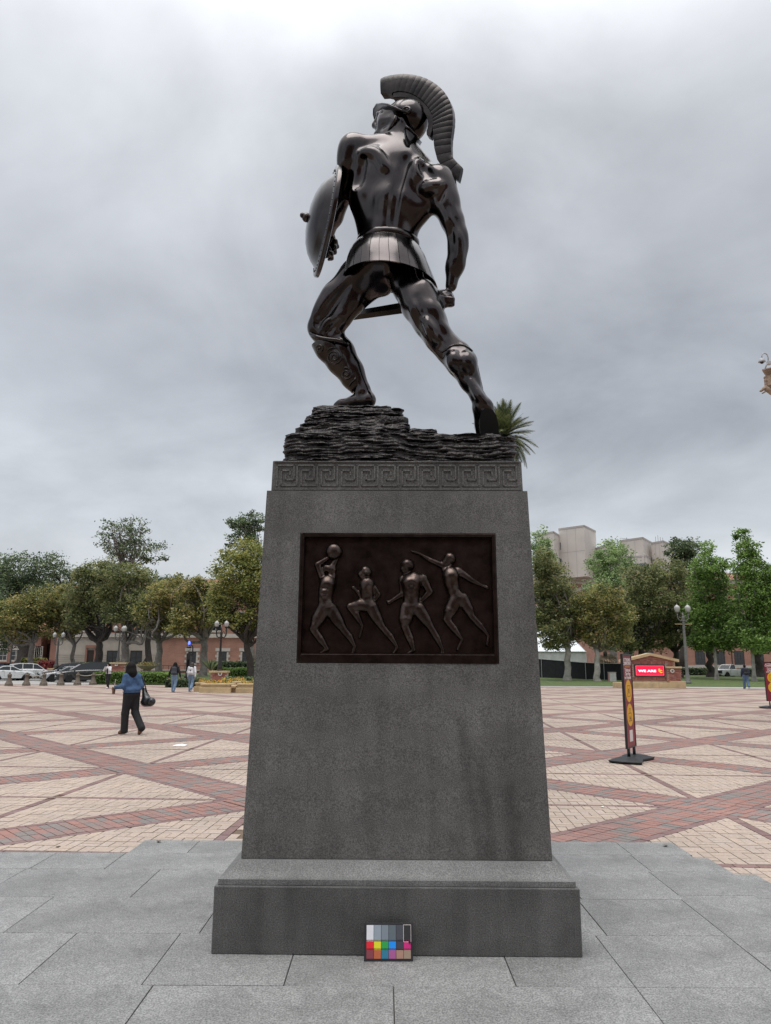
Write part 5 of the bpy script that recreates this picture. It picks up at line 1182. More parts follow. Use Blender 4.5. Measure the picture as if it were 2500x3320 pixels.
    prof_o = [(0, .152), (.25, .146), (.45, .128), (.62, .098), (.74, .062), (.82, .028), (.86, .018), (.98, .014), (1.0, .004), (1.0, -.02), (.97, -.024), (.86, -.02), (.80, .0), (.7, .045), (.5, .095), (.25, .125), (0, .13)]
    sh = MB(); NSH = 64
    for r, z in prof_o:
        for k in range(NSH):
            t = 2*pi*k/NSH; sh.v.append(tuple(cc+(ax*math.cos(t)+e2*math.sin(t))*r*R0+nn*z*R0*2.35))
    for i in range(len(prof_o)-1):
        for k in range(NSH): sh.f.append((i*NSH+k, i*NSH+(k+1) % NSH, (i+1)*NSH+(k+1) % NSH, (i+1)*NSH+k))
    shield = sh.build('shield', BRZ, root, smooth=True, sharp=50)
    rv = MB()
    for k in range(44):
        t = 2*pi*k/44; p = cc+(ax*math.cos(t)+e2*math.sin(t))*.90*R0+nn*.016*R0*2.35; rv.ball(p, .008, 6, 4)
    rv.build('rim_studs', BRZ_D, shield, smooth=True)['kind'] = 'stuff'
    bs = MB(); bs.ball(cc+nn*(.152*R0*2.35+.01), (.036, .036, .04), 12, 8); bs.ball(cc+nn*(.152*R0*2.35+.045)+ax*.01, (.02, .02, .024), 10, 6); bs.build('shield_boss', BRZ_D, shield, smooth=True)
    MB().tube([A(300, 1360, 5.66), A(370, 1400, 5.70), A(405, 1450, 5.72), A(385, 1500, 5.74), A(330, 1510, 5.74)], .018, 8).build('shield_grip', BRZ_D, shield, smooth=True)
    # ---- sword: diamond-section blade, guard and pommel
    a, b_ = Vector(B(1110, 372, 5.18)), Vector(B(420, 478, 5.86)); d = (b_-a).normalized(); sv = d.cross(Vector((.2, .9, .45))).normalized(); tv = d.cross(sv)
    sw = MB(); NR = 10
    for i in range(NR+1):
        w = i/NR; p = a.lerp(b_, w); wd = (.046-.010*w)*(1 if w < .92 else (1-w)/.08+.02); tk = .013*(1 if w < .92 else .4)
        sw.v += [tuple(p+sv*wd), tuple(p+tv*tk), tuple(p-sv*wd), tuple(p-tv*tk)]
    for i in range(NR):
        for k in range(4): sw.f.append((i*4+k, i*4+(k+1) % 4, i*4+4+(k+1) % 4, i*4+4+k))
    sw.f += [(3, 2, 1, 0), tuple(NR*4+k for k in range(4))]
    sword = sw.build('sword', BRZ_D, root)
    g = MB(); pg = a+d*.06; g.tube([pg-sv*.055, pg-sv*.03, pg+sv*.03, pg+sv*.055], [.012, .018, .018, .012], 8); g.tube([a-d*.05, a+d*.06], .019, 8); g.ball(a-d*.05, .02, 10, 6); g.build('hilt', BRZ_D, sword, smooth=True)
    # ---- greaves
    def greave(chain, rad, lo, hi, cuts, name, h=.0095):
        q = SDF(lo, hi, h); q.chain(chain, [r+.016 for r in rad], .03)
        for p, n_ in cuts: q.plane_cut(p, n_)
        return q.build(name, BRZ_D if name == 'greave' else BRZ, root), q
    ck = [B(262, 590, 5.505), B(345, 680, 5.51), B(425, 775, 5.51), B(505, 890, 5.51), B(548, 955, 5.505)]
    ax_l = B(555, 960, 5.5)-B(300, 590, 5.5); ax_l /= np.linalg.norm(ax_l)
    side = B(500, 660, 5.5)-B(340, 760, 5.5); side /= np.linalg.norm(side)
    gl, gq = greave(ck, [.070, .094, .090, .068, .052], (-.75, 5.25, 3.65), (-.02, 5.75, 4.5), [(B(322, 612, 5.4), -(ax_l*.93-side*.42)/1.02), (B(552, 955, 5.5), ax_l), (B(492, 690, 5.44), side*.95+np.array((0, .1, 0)))], 'greave')
    tg = tracer(gq.D, gq.lo, gq.h)
    def spiral(cx, cy, r, turns, ph, b, k=.4802):
        pts = []
        for i in range(int(turns*14)+1):
            t = i/14*2*pi; rr = r*(1-.86*i/(turns*14)); p = tg(900+k*(cx+rr*math.cos(t+ph)), 800+k*(cy+rr*math.sin(t+ph)*1.05))
            if p is not None: pts.append(p)
        if len(pts) > 3: b.tube(pts, .0085, 6)
    vb = MB(); spiral(382, 742, 62, 2.2, -2.6, vb); spiral(465, 860, 44, 1.8, -2.2, vb); spiral(285, 690, 28, 1.3, -2.6, vb)
    pts = [tg(900+.4802*x, 800+.4802*y) for x, y in ((485, 940), (500, 915), (520, 900), (530, 880))]; pts = [p for p in pts if p is not None]
    if len(pts) > 2: vb.tube(pts, .009, 6)
    vb.build('scroll_work', BRZ, gl, smooth=True)
    pts = [(tr(900+.4802*x, 800+.4802*y), dy) for x, y, dy in ((196, 578, .0), (225, 595, .02), (270, 618, .025), (310, 630, .03), (355, 636, .03), (400, 640, .03), (440, 650, .028), (480, 672, .02))]; pts = [p-Vector((0, d, 0)) for p, d in pts if p is not None]
    if len(pts) > 2: MB().tube(pts, .016, 6).build('greave_rim', BRZ, gl, smooth=True)
    # strap lines round the right calf
    rb = MB(); pts = [tr(900+.4802*x, 800+.4802*y) for x, y in ((1085, 705), (1110, 712), (1135, 695), (1160, 675), (1195, 662), (1230, 660), (1265, 668), (1295, 685), (1315, 705))]; pts = [p-vd_*.003 for p in pts if p is not None]
    if len(pts) > 2: rb.tube(pts, .007, 6).build('calf_strap', BRZ_D, root, smooth=True)
    gr = MB(); pr = [(1318, 700), (1345, 760), (1362, 840), (1380, 920), (1393, 985)]
    for i, (x, y) in enumerate(pr):
        w = (14, 20, 22, 20, 8)[i]; p = Vector(B(x, y, 5.02)); q = Vector(B(x-w*1.3, y+4, 5.10)); r = Vector(B(x-w, y, 4.99)); gr.v += [tuple(p), tuple(q), tuple(r)]
    for i in range(len(pr)-1):
        for k in range(3): gr.f.append((i*3+k, i*3+(k+1) % 3, i*3+3+(k+1) % 3, i*3+3+k))
    gr.build('greave_edge', BRZ_D, root, smooth=True)
    # ---- rock: stacked cast strata
    def strata(x0, x1, y0, y1, z0, z1, seed, b, amp=.013, rnd=.05):
        rs = np.random.default_rng(seed); peri = []
        def side_pts(ax, ay, bx, by):
            n = max(int(math.hypot(bx-ax, by-ay)/.018), 2)
            return [(ax+(bx-ax)*i/n, ay+(by-ay)*i/n) for i in range(n)]
        c = rnd
        corners = [(x0+c, y0), (x1-c, y0), (x1, y0+c), (x1, y1-c), (x1-c, y1), (x0+c, y1), (x0, y1-c), (x0, y0+c)]
        for p, q in zip(corners, corners[1:]+corners[:1]): peri += side_pts(*p, *q)
        P = np.array(peri); n = len(P); T = np.roll(P, -1, 0)-np.roll(P, 1, 0); Nn = np.stack([T[:, 1], -T[:, 0]], -1); Nn /= np.linalg.norm(Nn, axis=1)[:, None]
        sarc = np.arange(n)*.018
        def wave(fs, amps):
            v = np.zeros(n)
            for f, a in zip(fs, amps):
                k = max(1, round(f*n*.018)); v += a*np.sin(2*pi*k*np.arange(n)/n+rs.uniform(0, 6.28))
            return v
        nz = max(int((z1-z0)/.0045), 4); zs = np.linspace(z0, z1, nz)
        warp = wave((.5, 1.1, 2.3, 4.1, 9), (.022, .012, .006, .004, .0025)); warp2 = wave((.8, 1.7, 3.4, 6.0, 13), (.018, .010, .006, .004, .0025))
        tabs = rs.uniform(-1, 1, 200); pers = rs.uniform(.7, 1.5, 200)
        edges = np.r_[0, np.cumsum(rs.uniform(.009, .030, 110))]-.35
        base = len(b.v)
        coarse = [wave((1.3, 2.9, 5.2), (.6, .6, .5)) for _ in range(120)]
        jit = [wave((3.5, 7.0, 13.0), (.5, .5, .45)) for _ in range(120)]
        for iz, z in enumerate(zs):
            m_ = (z-z0)/(z1-z0); w = (z-z0)+warp*(1-m_)+warp2*m_
            li = np.clip(np.searchsorted(edges, w)-1, 0, len(edges)-2); fr = (w-edges[li])/(edges[li+1]-edges[li])
            off = amp*(.45*tabs[li]+.55*(1-np.abs(2*fr-.7)**1.6)-.5+.40*np.array([coarse[l][i] for i, l in enumerate(li)])+.28*np.array([jit[l][i] for i, l in enumerate(li)]))
            if iz in (0, nz-1): off = off-.010
            q = P+Nn*off[:, None]; b.v += [(x, y, z+.004*math.sin(i*.7)*(1 if iz == nz-1 else 0)) for i, (x, y) in enumerate(q)]
        for iz in range(nz-1):
            for i in range(n): b.f.append((base+iz*n+i, base+iz*n+(i+1) % n, base+(iz+1)*n+(i+1) % n, base+(iz+1)*n+i))
        b.f.append(tuple(base+i for i in reversed(range(n)))); b.f.append(tuple(base+(nz-1)*n+i for i in range(n)))
    rk = MB(); X = lambda x, Y: float(B(x, 1200, Y)[0]); Z = lambda y, Y, x=600: float(B(x, y, Y)[2])
    strata(-.680, .868, 4.71, 5.82, 2.982, 3.188, 1, rk)
    lay = [(118, 900, 1258, 1214, 4.92, 5.76, 2), (148, 900, 1216, 1188, 4.95, 5.76, 3), (178, 885, 1190, 1138, 4.99, 5.75, 4), (222, 850, 1140, 1084, 5.04, 5.75, 5), (235, 775, 1086, 1070, 5.12, 5.74, 6), (855, 1080, 1256, 1222, 4.93, 5.3, 8)]
    zprev = 3.18
    for x0, x1, yb, yt, Y0, Y1, sd in lay:
        zb = 3.17 if sd == 8 else zprev-.006; zt = Z(yt, Y0)
        strata(X(x0, Y0), X(x1, Y0), Y0, Y1, zb, zt, sd, rk, .013, .035)
        if sd != 8: zprev = zt
    strata(X(330, 5.3), X(720, 5.3), 5.28, 5.7, zprev-.01, Z(1070, 5.28), 9, rk, .010, .05)
    strata(X(1330, 4.9), X(1560, 4.9), 4.93, 5.4, 3.17, 3.20, 12, rk, .01, .05)
    rk.build('rock_base', BRZ_R, root, smooth=True, sharp=55)
statue()
# ------------------------------------------------------------------ street furniture, signs, cars
IRON = mat('lamp_iron', (.10, .095, .09), .5, .3, scale=8, var=.25); IRON_D = mat('dark_lamp_iron', (.03, .028, .026), .5, .3)
GLOBE = mat('frosted_globe', (.43, .43, .415), .35, spec=.5); TANSTONE = mat('tan_cast_stone', (.50, .38, .22), .8, scale=2, var=.18)
GREYPOST = mat('grey_lamp_post', (.17, .165, .16), .55, .2, scale=6, var=.2)
EMB = mat('white_emblem', (.70, .68, .63), .7)
def emblem(root, c, s, round_=False, m2=None):
    """white tile with a dark four-lobed rosette"""
    e = MB()
    if round_: 
        n = 24; e.v = [(c.x+s*math.cos(2*pi*k/n)*(1+.10*math.cos(8*2*pi*k/n)), c.y, c.z+s*math.sin(2*pi*k/n)*(1+.10*math.cos(8*2*pi*k/n))) for k in range(n)]+[(c.x+s*math.cos(2*pi*k/n), c.y+.05, c.z+s*math.sin(2*pi*k/n)) for k in range(n)]
        e.f = [tuple(range(n))]+[(k, (k+1) % n, n+(k+1) % n, n+k) for k in range(n)]
    else: e.box(c.x-s, c.x+s, c.y, c.y+.05, c.z-s, c.z+s)
    o = e.build('emblem_tile', EMB, root)
    d = MB(); 
    for k in range(4): a = k*pi/2+(pi/4 if round_ else 0); d.cbox((c.x+s*.40*math.cos(a), c.y-.006, c.z+s*.40*math.sin(a)), (s*.42, .02, s*.42))
    d.build('rosette', m2 or mat('emblem_dark', (.06, .05, .05), .7), o)
def lamp(label, base, H, arm=.42, post=None, globe_r=.19, foot=True, third=False, rotz=0.0, group=None, iron=None, banner=None, fat=1.0):
    im = iron or IRON; r = thing('street_lamp', label, 'street lamp', base, rotz, group)
    f = fat; P = [(.30*f, 0), (.30*f, .10), (.24*f, .14), (.27*f, .20), (.26*f, .30), (.19*f, .42), (.20*f, .47), (.165*f, .55), (.15*f, .95), (.135*f, 1.0), (.125*f, 1.05), (.085*f, H-1.35), (.11*f, H-1.32), (.11*f, H-1.26), (.08*f, H-1.22), (.13*f, H-1.05), (.09*f, H-.85), (.05*f, H-.78), (.09*f, H-.72), (.03, H-.55), (.0, H-.42)] if foot else [(.16, 0), (.15, .1), (.10, .16), (.07, H-1.2), (.11, H-1.05), (.07, H-.85), (.03, H-.6)]
    MB().lathe(P, n=12).build('post', post or im, r, local=True, smooth=True, sharp=35)
    ends = [(-arm, 0), (arm, 0)]+([(.12, .5)] if third else [])
    for ax, ay in ends:
        d = math.hypot(ax, ay) or 1; ux, uy = ax/d, ay/d; b = MB()
        b.tube([(0, 0, H-1.15), (ux*d*.4, uy*d*.4, H-1.28), (ux*d*.8, uy*d*.8, H-1.2), (ax, ay, H-1.0), (ax, ay, H-.55)], [.05, .045, .045, .05, .05], 8)
        b.tube([(ux*d*.25, uy*d*.25, H-.9), (ux*d*.5, uy*d*.5, H-.8), (ux*d*.75, uy*d*.75, H-1.0)], .02, 5)
        b.lathe([(.05, -.32), (.085, -.28), (.05, -.22), (.06, -.1), (.10, -.06), (.12, -.02), (.12, .02)], (ax, ay, H-.48), 10); a = b.build('arm', im, r, local=True, smooth=True, sharp=40)
        g = globe_r; MB().lathe([(g*.62, 0), (g*.72, g*.15), (g*.98, g*1.1), (g*1.0, g*1.45), (g*.92, g*1.75), (g*.62, g*2.1), (g*.30, g*2.35), (g*.10, g*2.5), (g*.14, g*2.62), (g*.04, g*2.85)], (ax, ay, H-.46), 12).build('globe', GLOBE, r, local=True, smooth=True, sharp=50)
    if banner: MB().box(-banner, banner, -.02, .02, H-1.62, H-1.56).build('crossbar', TANSTONE, r, local=True)
    return r
BR_T = [(.36, .14, .10), (.30, .11, .085), (.25, .10, .085), (.40, .19, .14), (.33, .15, .12), (.28, .09, .075)]
M_WALLBRICK = paver_mat('wall_brick', BR_T, .85, 30); M_MORT = mat('mortar', (.42, .34, .29), .95)
def brick_face(root, inside, x0, x1, z0, z1, y, bw, bh, thick=.05, bond=True, name='brick', limit=290, m=None, sold=()):
    """bricks laid one by one where inside(x, z) allows; shared mesh, the rest joined"""
    g = .008; me = MB().box(-bw/2+g, bw/2-g, 0, thick, -bh/2+g, bh/2-g).mesh(name, m or M_WALLBRICK); rl = root_loc(root); rest = MB(); cnt = 0
    rows = int((z1-z0)/bh)
    for i in range(rows):
        z = z0+(i+.5)*bh; o = bw/2 if (bond and i % 2) else 0
        for j in range(int((x1-x0)/bw)+2):
            x = x0+o+(j-.5)*bw
            if not inside(x, z, bw/2, bh/2): continue
            yy = y+random.uniform(-.008, .008)
            if cnt < limit: b = link(name, me, root); b.location = Vector((x, yy, z))-rl; cnt += 1
            else: rest.box(x-bw/2+g, x+bw/2-g, yy, yy+thick, z-bh/2+g, z+bh/2-g)
    for x, z, w, h in sold: rest.box(x-w/2+g, x+w/2-g, y-.015, y+thick, z-h/2+g, z+h/2-g)
    if rest.v: rest.build(name+'s', m or M_WALLBRICK, root)['kind'] = 'stuff'
def brick_pier(label, c, w, d, h, Y, cap=True, emb=None, group=None, bw=.30, bh=.115):
    r = thing('brick_pedestal', label, 'brick pedestal', (c.x, Y, c.z), group=group)
    MB().box(c.x-w/2+.03, c.x+w/2-.03, Y+.03, Y+d, c.z-.4, c.z+h).build('core', M_MORT, r)
    brick_face(r, lambda x, z, a, b: abs(x-c.x)+a <= w/2+.10 and z+b <= c.z+h+.01, c.x-w/2, c.x+w/2, c.z-.02, c.z+h, Y, bw, bh)
    if cap: MB().box(c.x-w/2-.08, c.x+w/2+.08, Y-.08, Y+d+.08, c.z+h+.002, c.z+h+.14).build('cap', TANSTONE, r, bevel=.02)
    if emb: emblem(r, Vector((emb[0], Y-.05, emb[1])), emb[2], emb[3])
    return r
# ---- lamps
GLAMP = 'twin-globe street lamps'
def base_at(x, y, Y): return at(x, y, Y)
b = base_at(30, 2178, 88); lamp('twin-globe street lamp furthest left, on the picture edge', (b.x, 88, 0.0), at(30, 2067, 88).z, .46, globe_r=.22, group=GLAMP)
b = base_at(181, 2168, 80); pd = thing('stone_pedestal', 'low tan stone block under the lamp behind the white sedan', 'pedestal', (b.x, 80, 0)); MB().box(b.x-.55, b.x+.55, 79.5, 80.6, -.2, 1.0).build('block', TANSTONE, pd, bevel=.03); MB().box(b.x-.65, b.x+.65, 79.4, 80.7, 1.002, 1.15).build('cap', TANSTONE, pd, bevel=.02)
lamp('twin-globe street lamp standing on the low tan block, second from the left', (b.x, 80.05, 1.15), at(181, 2052, 80).z-1.15, .45, globe_r=.21, group=GLAMP)
Y = 68.5; c = at(380, 2190, Y); zt = at(380, 2148, Y).z
brick_pier('square red brick pedestal with a white rosette tile, carrying a lamp above the hedge', Vector((c.x, Y, .25)), 1.36, 1.3, zt-.25-.14, Y, True, (at(378, 2154, Y).x, at(378, 2154, Y).z, .13, False))
b = at(374, 2147, Y); lamp('three-globe street lamp on the brick pedestal behind the hedge', (b.x, Y+.65, zt+.002), at(374, 2029, Y).z-zt, .42, globe_r=.20, third=True, group=GLAMP, iron=IRON, foot=True, fat=.62)
Y = 55; c = at(706, 2204, Y); zt = at(706, 2175, Y).z
brick_pier('brick lamp pedestal with a round white emblem behind the flower planters', Vector((c.x, Y, c.z-.1)), 1.12, 1.1, zt-c.z-.04, Y, True, (at(714, 2184, Y).x, at(714, 2184, Y).z, .15, True))
b = at(707, 2173, Y); lamp('dark unlit twin street lamp half hidden in the branches beside the plinth', (b.x, Y+.5, zt+.002), at(710, 2010, Y).z-zt, .36, globe_r=.17, group=GLAMP, iron=IRON_D, foot=True, fat=.75)
Y = 70.0; b = at(2231, 2219, Y); lamp('tall grey twin-globe lamp post with a crossbar right of the brick sign wall', (b.x, Y, at(2231, 2221, Y).z), at(2216, 1968, Y).z-at(2231, 2221, Y).z, .50, GREYPOST, .27, group=GLAMP, iron=GREYPOST, banner=.80, fat=1.25)
# ---- bollards and ropes
BOLL = mat('weathered_bollard', (.15, .125, .10), .75, .1, scale=12, var=.3, bump=.2)
def bollard():
    r = thing('bollard', '', 'bollard', group='bollards along the front edge of the car park')
    MB().lathe([(.30, 0), (.30, .05), (.27, .10), (.285, .14), (.24, .22), (.17, .36), (.135, .55), (.125, .62), (.15, .65), (.15, .69), (.11, .71)], n=14).build('shaft', BOLL, r, local=True, smooth=True, sharp=40)
    MB().lathe([(.11, .712), (.16, .74), (.165, .80), (.14, .85), (.06, .88), (.05, .91), (.07, .94), (.06, .97), (.0, .99)], n=14).build('cap', BOLL, r, local=True, smooth=True, sharp=40); return r
bp = [gnd(x, y, .012) for x, y in ((28, 2223.5), (85, 2223), (141, 2222.4), (196.5, 2221.7), (250.6, 2221), (301, 2220.3))]
bl = ['cast bollard furthest left, in front of the white sedan', 'cast bollard in front of the white crossover\'s rear wheel', 'cast bollard left of the dark grey car\'s front wheel', 'cast bollard in front of the silver sedan', 'cast bollard beside the front wheel of the black van', 'cast bollard next to the end of the clipped hedge']
B0 = bollard(); B0.location = bp[0]; B0['label'] = bl[0]
for p, l in zip(bp[1:], bl[1:]): dup(B0, loc=p, label=l)
ROPE = mat('pale_rope', (.42, .38, .28), .9)
def rope(a, c, label, sag=.10):
    o = MB().tube([a.lerp(c, i/10)+Vector((0, 0, -sag*4*(i/10)*(1-i/10))) for i in range(11)], .035, 6).build('rope', ROPE, smooth=True); _tag(o, label, 'rope', 'ropes slung between the bollards')
up_ = Vector((0, 0, .80)); hdg = gnd(345, 2218)
rope(bp[4]+up_, bp[5]+up_, 'pale rope sagging between the two bollards by the black van'); rope(bp[5]+up_, Vector((hdg.x, hdg.y-.2, .95)), 'pale rope running from the last bollard over the hedge end'); rope(bp[1]+up_, bp[2]+up_, 'faint rope slung low across the white crossover')
# ---- hedges
M_HEDGE = LEAF['bright']
def hedge(name, label, x0, x1, y0, y1, z0, z1, n, kind='olive', yaw=0.0, size=.16, group=None, cat='hedge'):
    rng = np.random.default_rng(int(abs(x0)*10)+3); m = n
    f = rng.integers(0, 5, m); U = rng.uniform(0, 1, (m, 3)); 
    U[f == 0, 2] = 1; U[f == 1, 1] = 0; U[f == 2, 0] = 0; U[f == 3, 0] = 1; U[f == 4, 1] = rng.uniform(0, .25, (f == 4).sum())
    P = np.stack([x0+(x1-x0)*U[:, 0], y0+(y1-y0)*U[:, 1], z0+(z1-z0)*U[:, 2]], -1)+rng.normal(size=(m, 3))*.045
    a = rng.normal(size=(m, 3)); a /= np.linalg.norm(a, axis=1)[:, None]; b = np.cross(a, rng.normal(size=(m, 3))+np.array((0, -.3, .8))); b /= np.linalg.norm(b, axis=1)[:, None]; s = size*rng.uniform(.5, 1.3, m)[:, None]
    V = np.stack([P-a*s*.6, P+b*s*.38, P+a*s*.6, P-b*s*.38], 1).reshape(-1, 3)
    cx, cy = (x0+x1)/2, (y0+y1)/2; r = thing(name, label, cat, (cx, cy, z0), yaw, group); V = V-np.array((cx, cy, z0))
    link('foliage', npmesh('foliage', V, np.arange(m*4).reshape(-1, 4), LEAF[kind]), r)
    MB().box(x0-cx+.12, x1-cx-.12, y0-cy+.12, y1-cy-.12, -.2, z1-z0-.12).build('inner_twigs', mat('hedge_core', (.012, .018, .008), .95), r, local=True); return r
Y = 62; GH = 'clipped box hedges in front of the lamp pedestals'
hx = [at(x, 2220, Y).x for x in (304, 343, 357, 404, 412, 455, 458, 551)]
hedge('box_hedge', 'short clipped hedge between the last bollard and the photographing person', hx[0], hx[1], Y, Y+1.6, 0, .92, 2600, 'bright', group=GH, size=.12)
hedge('box_hedge', 'clipped hedge block in front of the brick pedestal, partly behind the denim-jacketed woman', hx[2], hx[4]-.05, Y, Y+1.6, 0, .92, 2800, 'bright', group=GH, size=.12)
hedge('box_hedge', 'long clipped hedge between the denim-jacketed woman and the student with black sleeves', hx[4]+.0, hx[7], Y-.4, Y+1.2, 0, .93, 5200, 'bright', group=GH, size=.12)
Y2 = 96
hedge('dark_hedge', 'low dark hedge along the foot of the cream wall behind the parked cars', at(250, 2150, Y2).x, at(365, 2150, Y2).x, Y2, Y2+2, .2, at(300, 2150, Y2).z, 3000, 'dark', size=.25)
hedge('dark_hedge', 'dark hedge along the brick hall wall left of the plinth', at(695, 2150, 76).x, at(850, 2150, 76).x, 76, 78, .5, at(750, 2147, 76).z, 3800, 'dark', size=.2)
hedge('dark_hedge', 'bright-edged hedge on the slope right of the lamp pedestal', at(720, 2180, 66).x, at(850, 2180, 66).x, 66, 67.4, .35, at(800, 2168, 66).z, 3600, 'bright', size=.14)
hedge('dark_hedge', 'long dark hedge at the foot of the salmon brick hall', at(2190, 2175, 124).x, at(2570, 2175, 124).x, 124, 126, .1, at(2300, 2168, 124).z, 5000, 'dark', size=.3)
hedge('shrub', 'green shrubs behind the white cars under the pale-trunked tree', at(70, 2150, 98).x, at(128, 2150, 98).x, 98, 100, .1, at(100, 2136, 98).z, 2600, 'olive', size=.3, cat='shrub')
M_REDLEAF = leaf_mat('red_leaves', [(.05, .012, .014), (.09, .02, .022), (.12, .035, .03)]); LEAF['red'] = M_REDLEAF
hedge('shrub', 'dark red-leaved shrub by the dark porch behind the white crossover', at(124, 2150, 97).x, at(164, 2150, 97).x, 97, 99, .1, at(140, 2146, 97).z, 2200, 'red', size=.3, cat='shrub')
hedge('ground_cover', 'low dark green planting at the foot of the lamp pedestal', at(548, 2220, 56).x, at(640, 2220, 56).x, 55.2, 57, 0, .55, 3000, 'dark', size=.14, cat='shrub')
hedge('ground_cover', 'dark low planting right of the lamp pedestal behind the planters', at(738, 2215, 52).x, at(850, 2215, 52).x, 50.5, 53, 0, .75, 3000, 'dark', size=.14, cat='shrub')
def spiky(label, x, y, Y, h, n=26):
    c = at(x, y, Y); r = thing('strap_leaf_plant', label, 'plant', c); b = MB(); rng = np.random.default_rng(int(x))
    for k in range(n):
        a = rng.uniform(0, 6.28); t = rng.uniform(.2, .9); d = Vector((math.cos(a)*t, math.sin(a)*t, 1)); w = Vector((-math.sin(a), math.cos(a), 0))*.05
        b.add([-w, w, d*h*.6+w, d*h+Vector((0, 0, -h*.25*t)), d*h*.6-w], [(0, 1, 2, 3, 4)])
    b.build('leaves', LEAF['dark'], r, local=True, fix=False)
spiky('spiky strap-leaved plant left of the lamp pedestal', 684, 2176, 58, 1.0)
# ---- flower urn
Y = 66; c = at(468, 2190, Y); zt = at(468, 2177, Y).z
brick_pier('low brick pedestal with a white rosette tile under the flower urn', Vector((c.x, Y, .2)), 1.28, 1.2, zt-.2-.14, Y, True, (at(472, 2184, Y).x, at(472, 2184, Y).z, .12, False))
ur = thing('flower_urn', 'wide shallow stone urn planted with flowers on the low brick pedestal', 'urn', (c.x, Y+.6, zt+.002)); UST = mat('urn_stone', (.27, .24, .18), .85, scale=5, var=.3)
MB().lathe([(.42, 0), (.40, .06), (.30, .10), (.34, .14), (.62, .30), (.80, .42), (.84, .48), (.84, .52), (.76, .52), (.70, .44)], n=20).build('bowl', UST, ur, local=True, smooth=True, sharp=40)
def blooms(root, name, P, m, size, rng):
    n = len(P); a = rng.normal(size=(n, 3)); a /= np.linalg.norm(a, axis=1)[:, None]; b = np.cross(a, rng.normal(size=(n, 3))); b /= np.linalg.norm(b, axis=1)[:, None]; s = size*rng.uniform(.6, 1.3, n)[:, None]
    V = np.stack([P-a*s, P+b*s*.8, P+a*s, P-b*s*.8], 1).reshape(-1, 3); o = link(name, npmesh(name, V, np.arange(n*4).reshape(-1, 4), m), root); o['kind'] = 'stuff'; return o
M_YEL, M_ORG = mat('yellow_petals', (.72, .48, .03), .6, island=.2), mat('orange_petals', (.70, .27, .02), .6, island=.2); M_PINK = mat('bronze_petals', (.30, .20, .07), .7, island=.4)
rg = np.random.default_rng(3); q = rg.normal(size=(500, 3))*np.array((.34, .34, .09))+np.array((0, 0, .62)); blooms(ur, 'blossoms', q[:260], M_PINK, .05, rg); blooms(ur, 'leaves', q[260:], LEAF['olive'], .07, rg)
# ---- planters and bench
def planter(label, x0, x1, y, d, h, flowers=True, seed=0):
    cx = (x0+x1)/2; r = thing('flower_planter', label, 'planter', (cx, y, 0)); 
    MB().box(x0-.10, x1+.10, y-.10, y+d+.1, -.02, .30).build('plinth_step', TANSTONE, r, bevel=.03)
    MB().box(x0, x1, y, y+d, .302, h-.12).build('body', TANSTONE, r, bevel=.01); MB().box(x0-.06, x1+.06, y-.06, y+d+.06, h-.118, h).build('coping', TANSTONE, r, bevel=.03)
    if flowers:
        g = np.random.default_rng(seed); n = int(230*(x1-x0)); P = np.stack([g.uniform(x0+.1, x1-.1, n)-cx, g.uniform(.1, d-.1, n), h+np.abs(g.normal(size=n))*.09], -1); k = n//2
        P[:, 2] += .05*np.sin(P[:, 0]*5); blooms(r, 'leaves', P[:k], LEAF['olive'], .06, g); blooms(r, 'yellow_blossoms', P[k:k+k//2], M_YEL, .045, g); blooms(r, 'orange_blossoms', P[k+k//2:], M_ORG, .045, g)
Y = 46.0; X = lambda x, Y_=Y: at(x, 2230, Y_).x
planter('stepped tan planter with orange flowers, left of the stone bench', X(653, 45.4), X(744, 45.4), 45.4, 1.6, at(700, 2216, 45.4).z, True, 1)
planter('small tan planter wing at the left end of the planter group', X(634, 47.2), X(652, 47.2), 47.2, 1.4, at(640, 2212.5, 47.2).z, True, 2)
planter('tan planter with yellow flowers against the left side of the plinth', X(771, 45.2), X(850, 45.2), 45.2, 1.6, at(800, 2216, 45.2).z, True, 3)
planter('long tan planter behind the stone bench', X(706, 48.4), X(792, 48.4), 48.4, 1.5, at(750, 2209, 48.4).z, True, 4)
bn = thing('stone_bench', 'tan stone bench with a rounded top between the two flower planters', 'bench', (X(743), 45.6, 0)); zb_ = at(743, 2221, 45.6).z
for k in range(3): w = (X(769)-X(716))/3; x0 = X(716)+k*w; MB().box(x0+.01, x0+w-.01, 45.7, 46.3, 0, zb_-.2).build('bench_block', TANSTONE, bn, bevel=.015)
MB().box(X(713), X(771), 45.5, 46.4, zb_-.198, zb_).build('seat_slab', TANSTONE, bn, bevel=.07, seg=3)
lw = thing('low_wall', 'low brown retaining wall with a pale coping behind the hedge and the two students', 'wall', (at(520, 2180, 88).x, 88, 0)); a, c = at(455, 2180, 88), at(650, 2180, 88)
MB().box(a.x, c.x, 88, 88.5, 0, at(500, 2174, 88).z).build('wall', BRICK, lw); MB().box(a.x-.1, c.x+.1, 87.9, 88.6, at(500, 2174, 88).z+.002, at(500, 2171, 88).z).build('coping', CREAM_L, lw)
rl = MB(); zr = at(500, 2158, 88.2).z
rl.tube([(a.x, 88.2, zr), (c.x, 88.2, zr)], .035, 6)
for i in range(12): x = a.x+(c.x-a.x)*i/11; rl.tube([(x, 88.2, at(500, 2171, 88).z), (x, 88.2, zr)], .03, 5)
rl.build('handrail', IRON_D, lw)
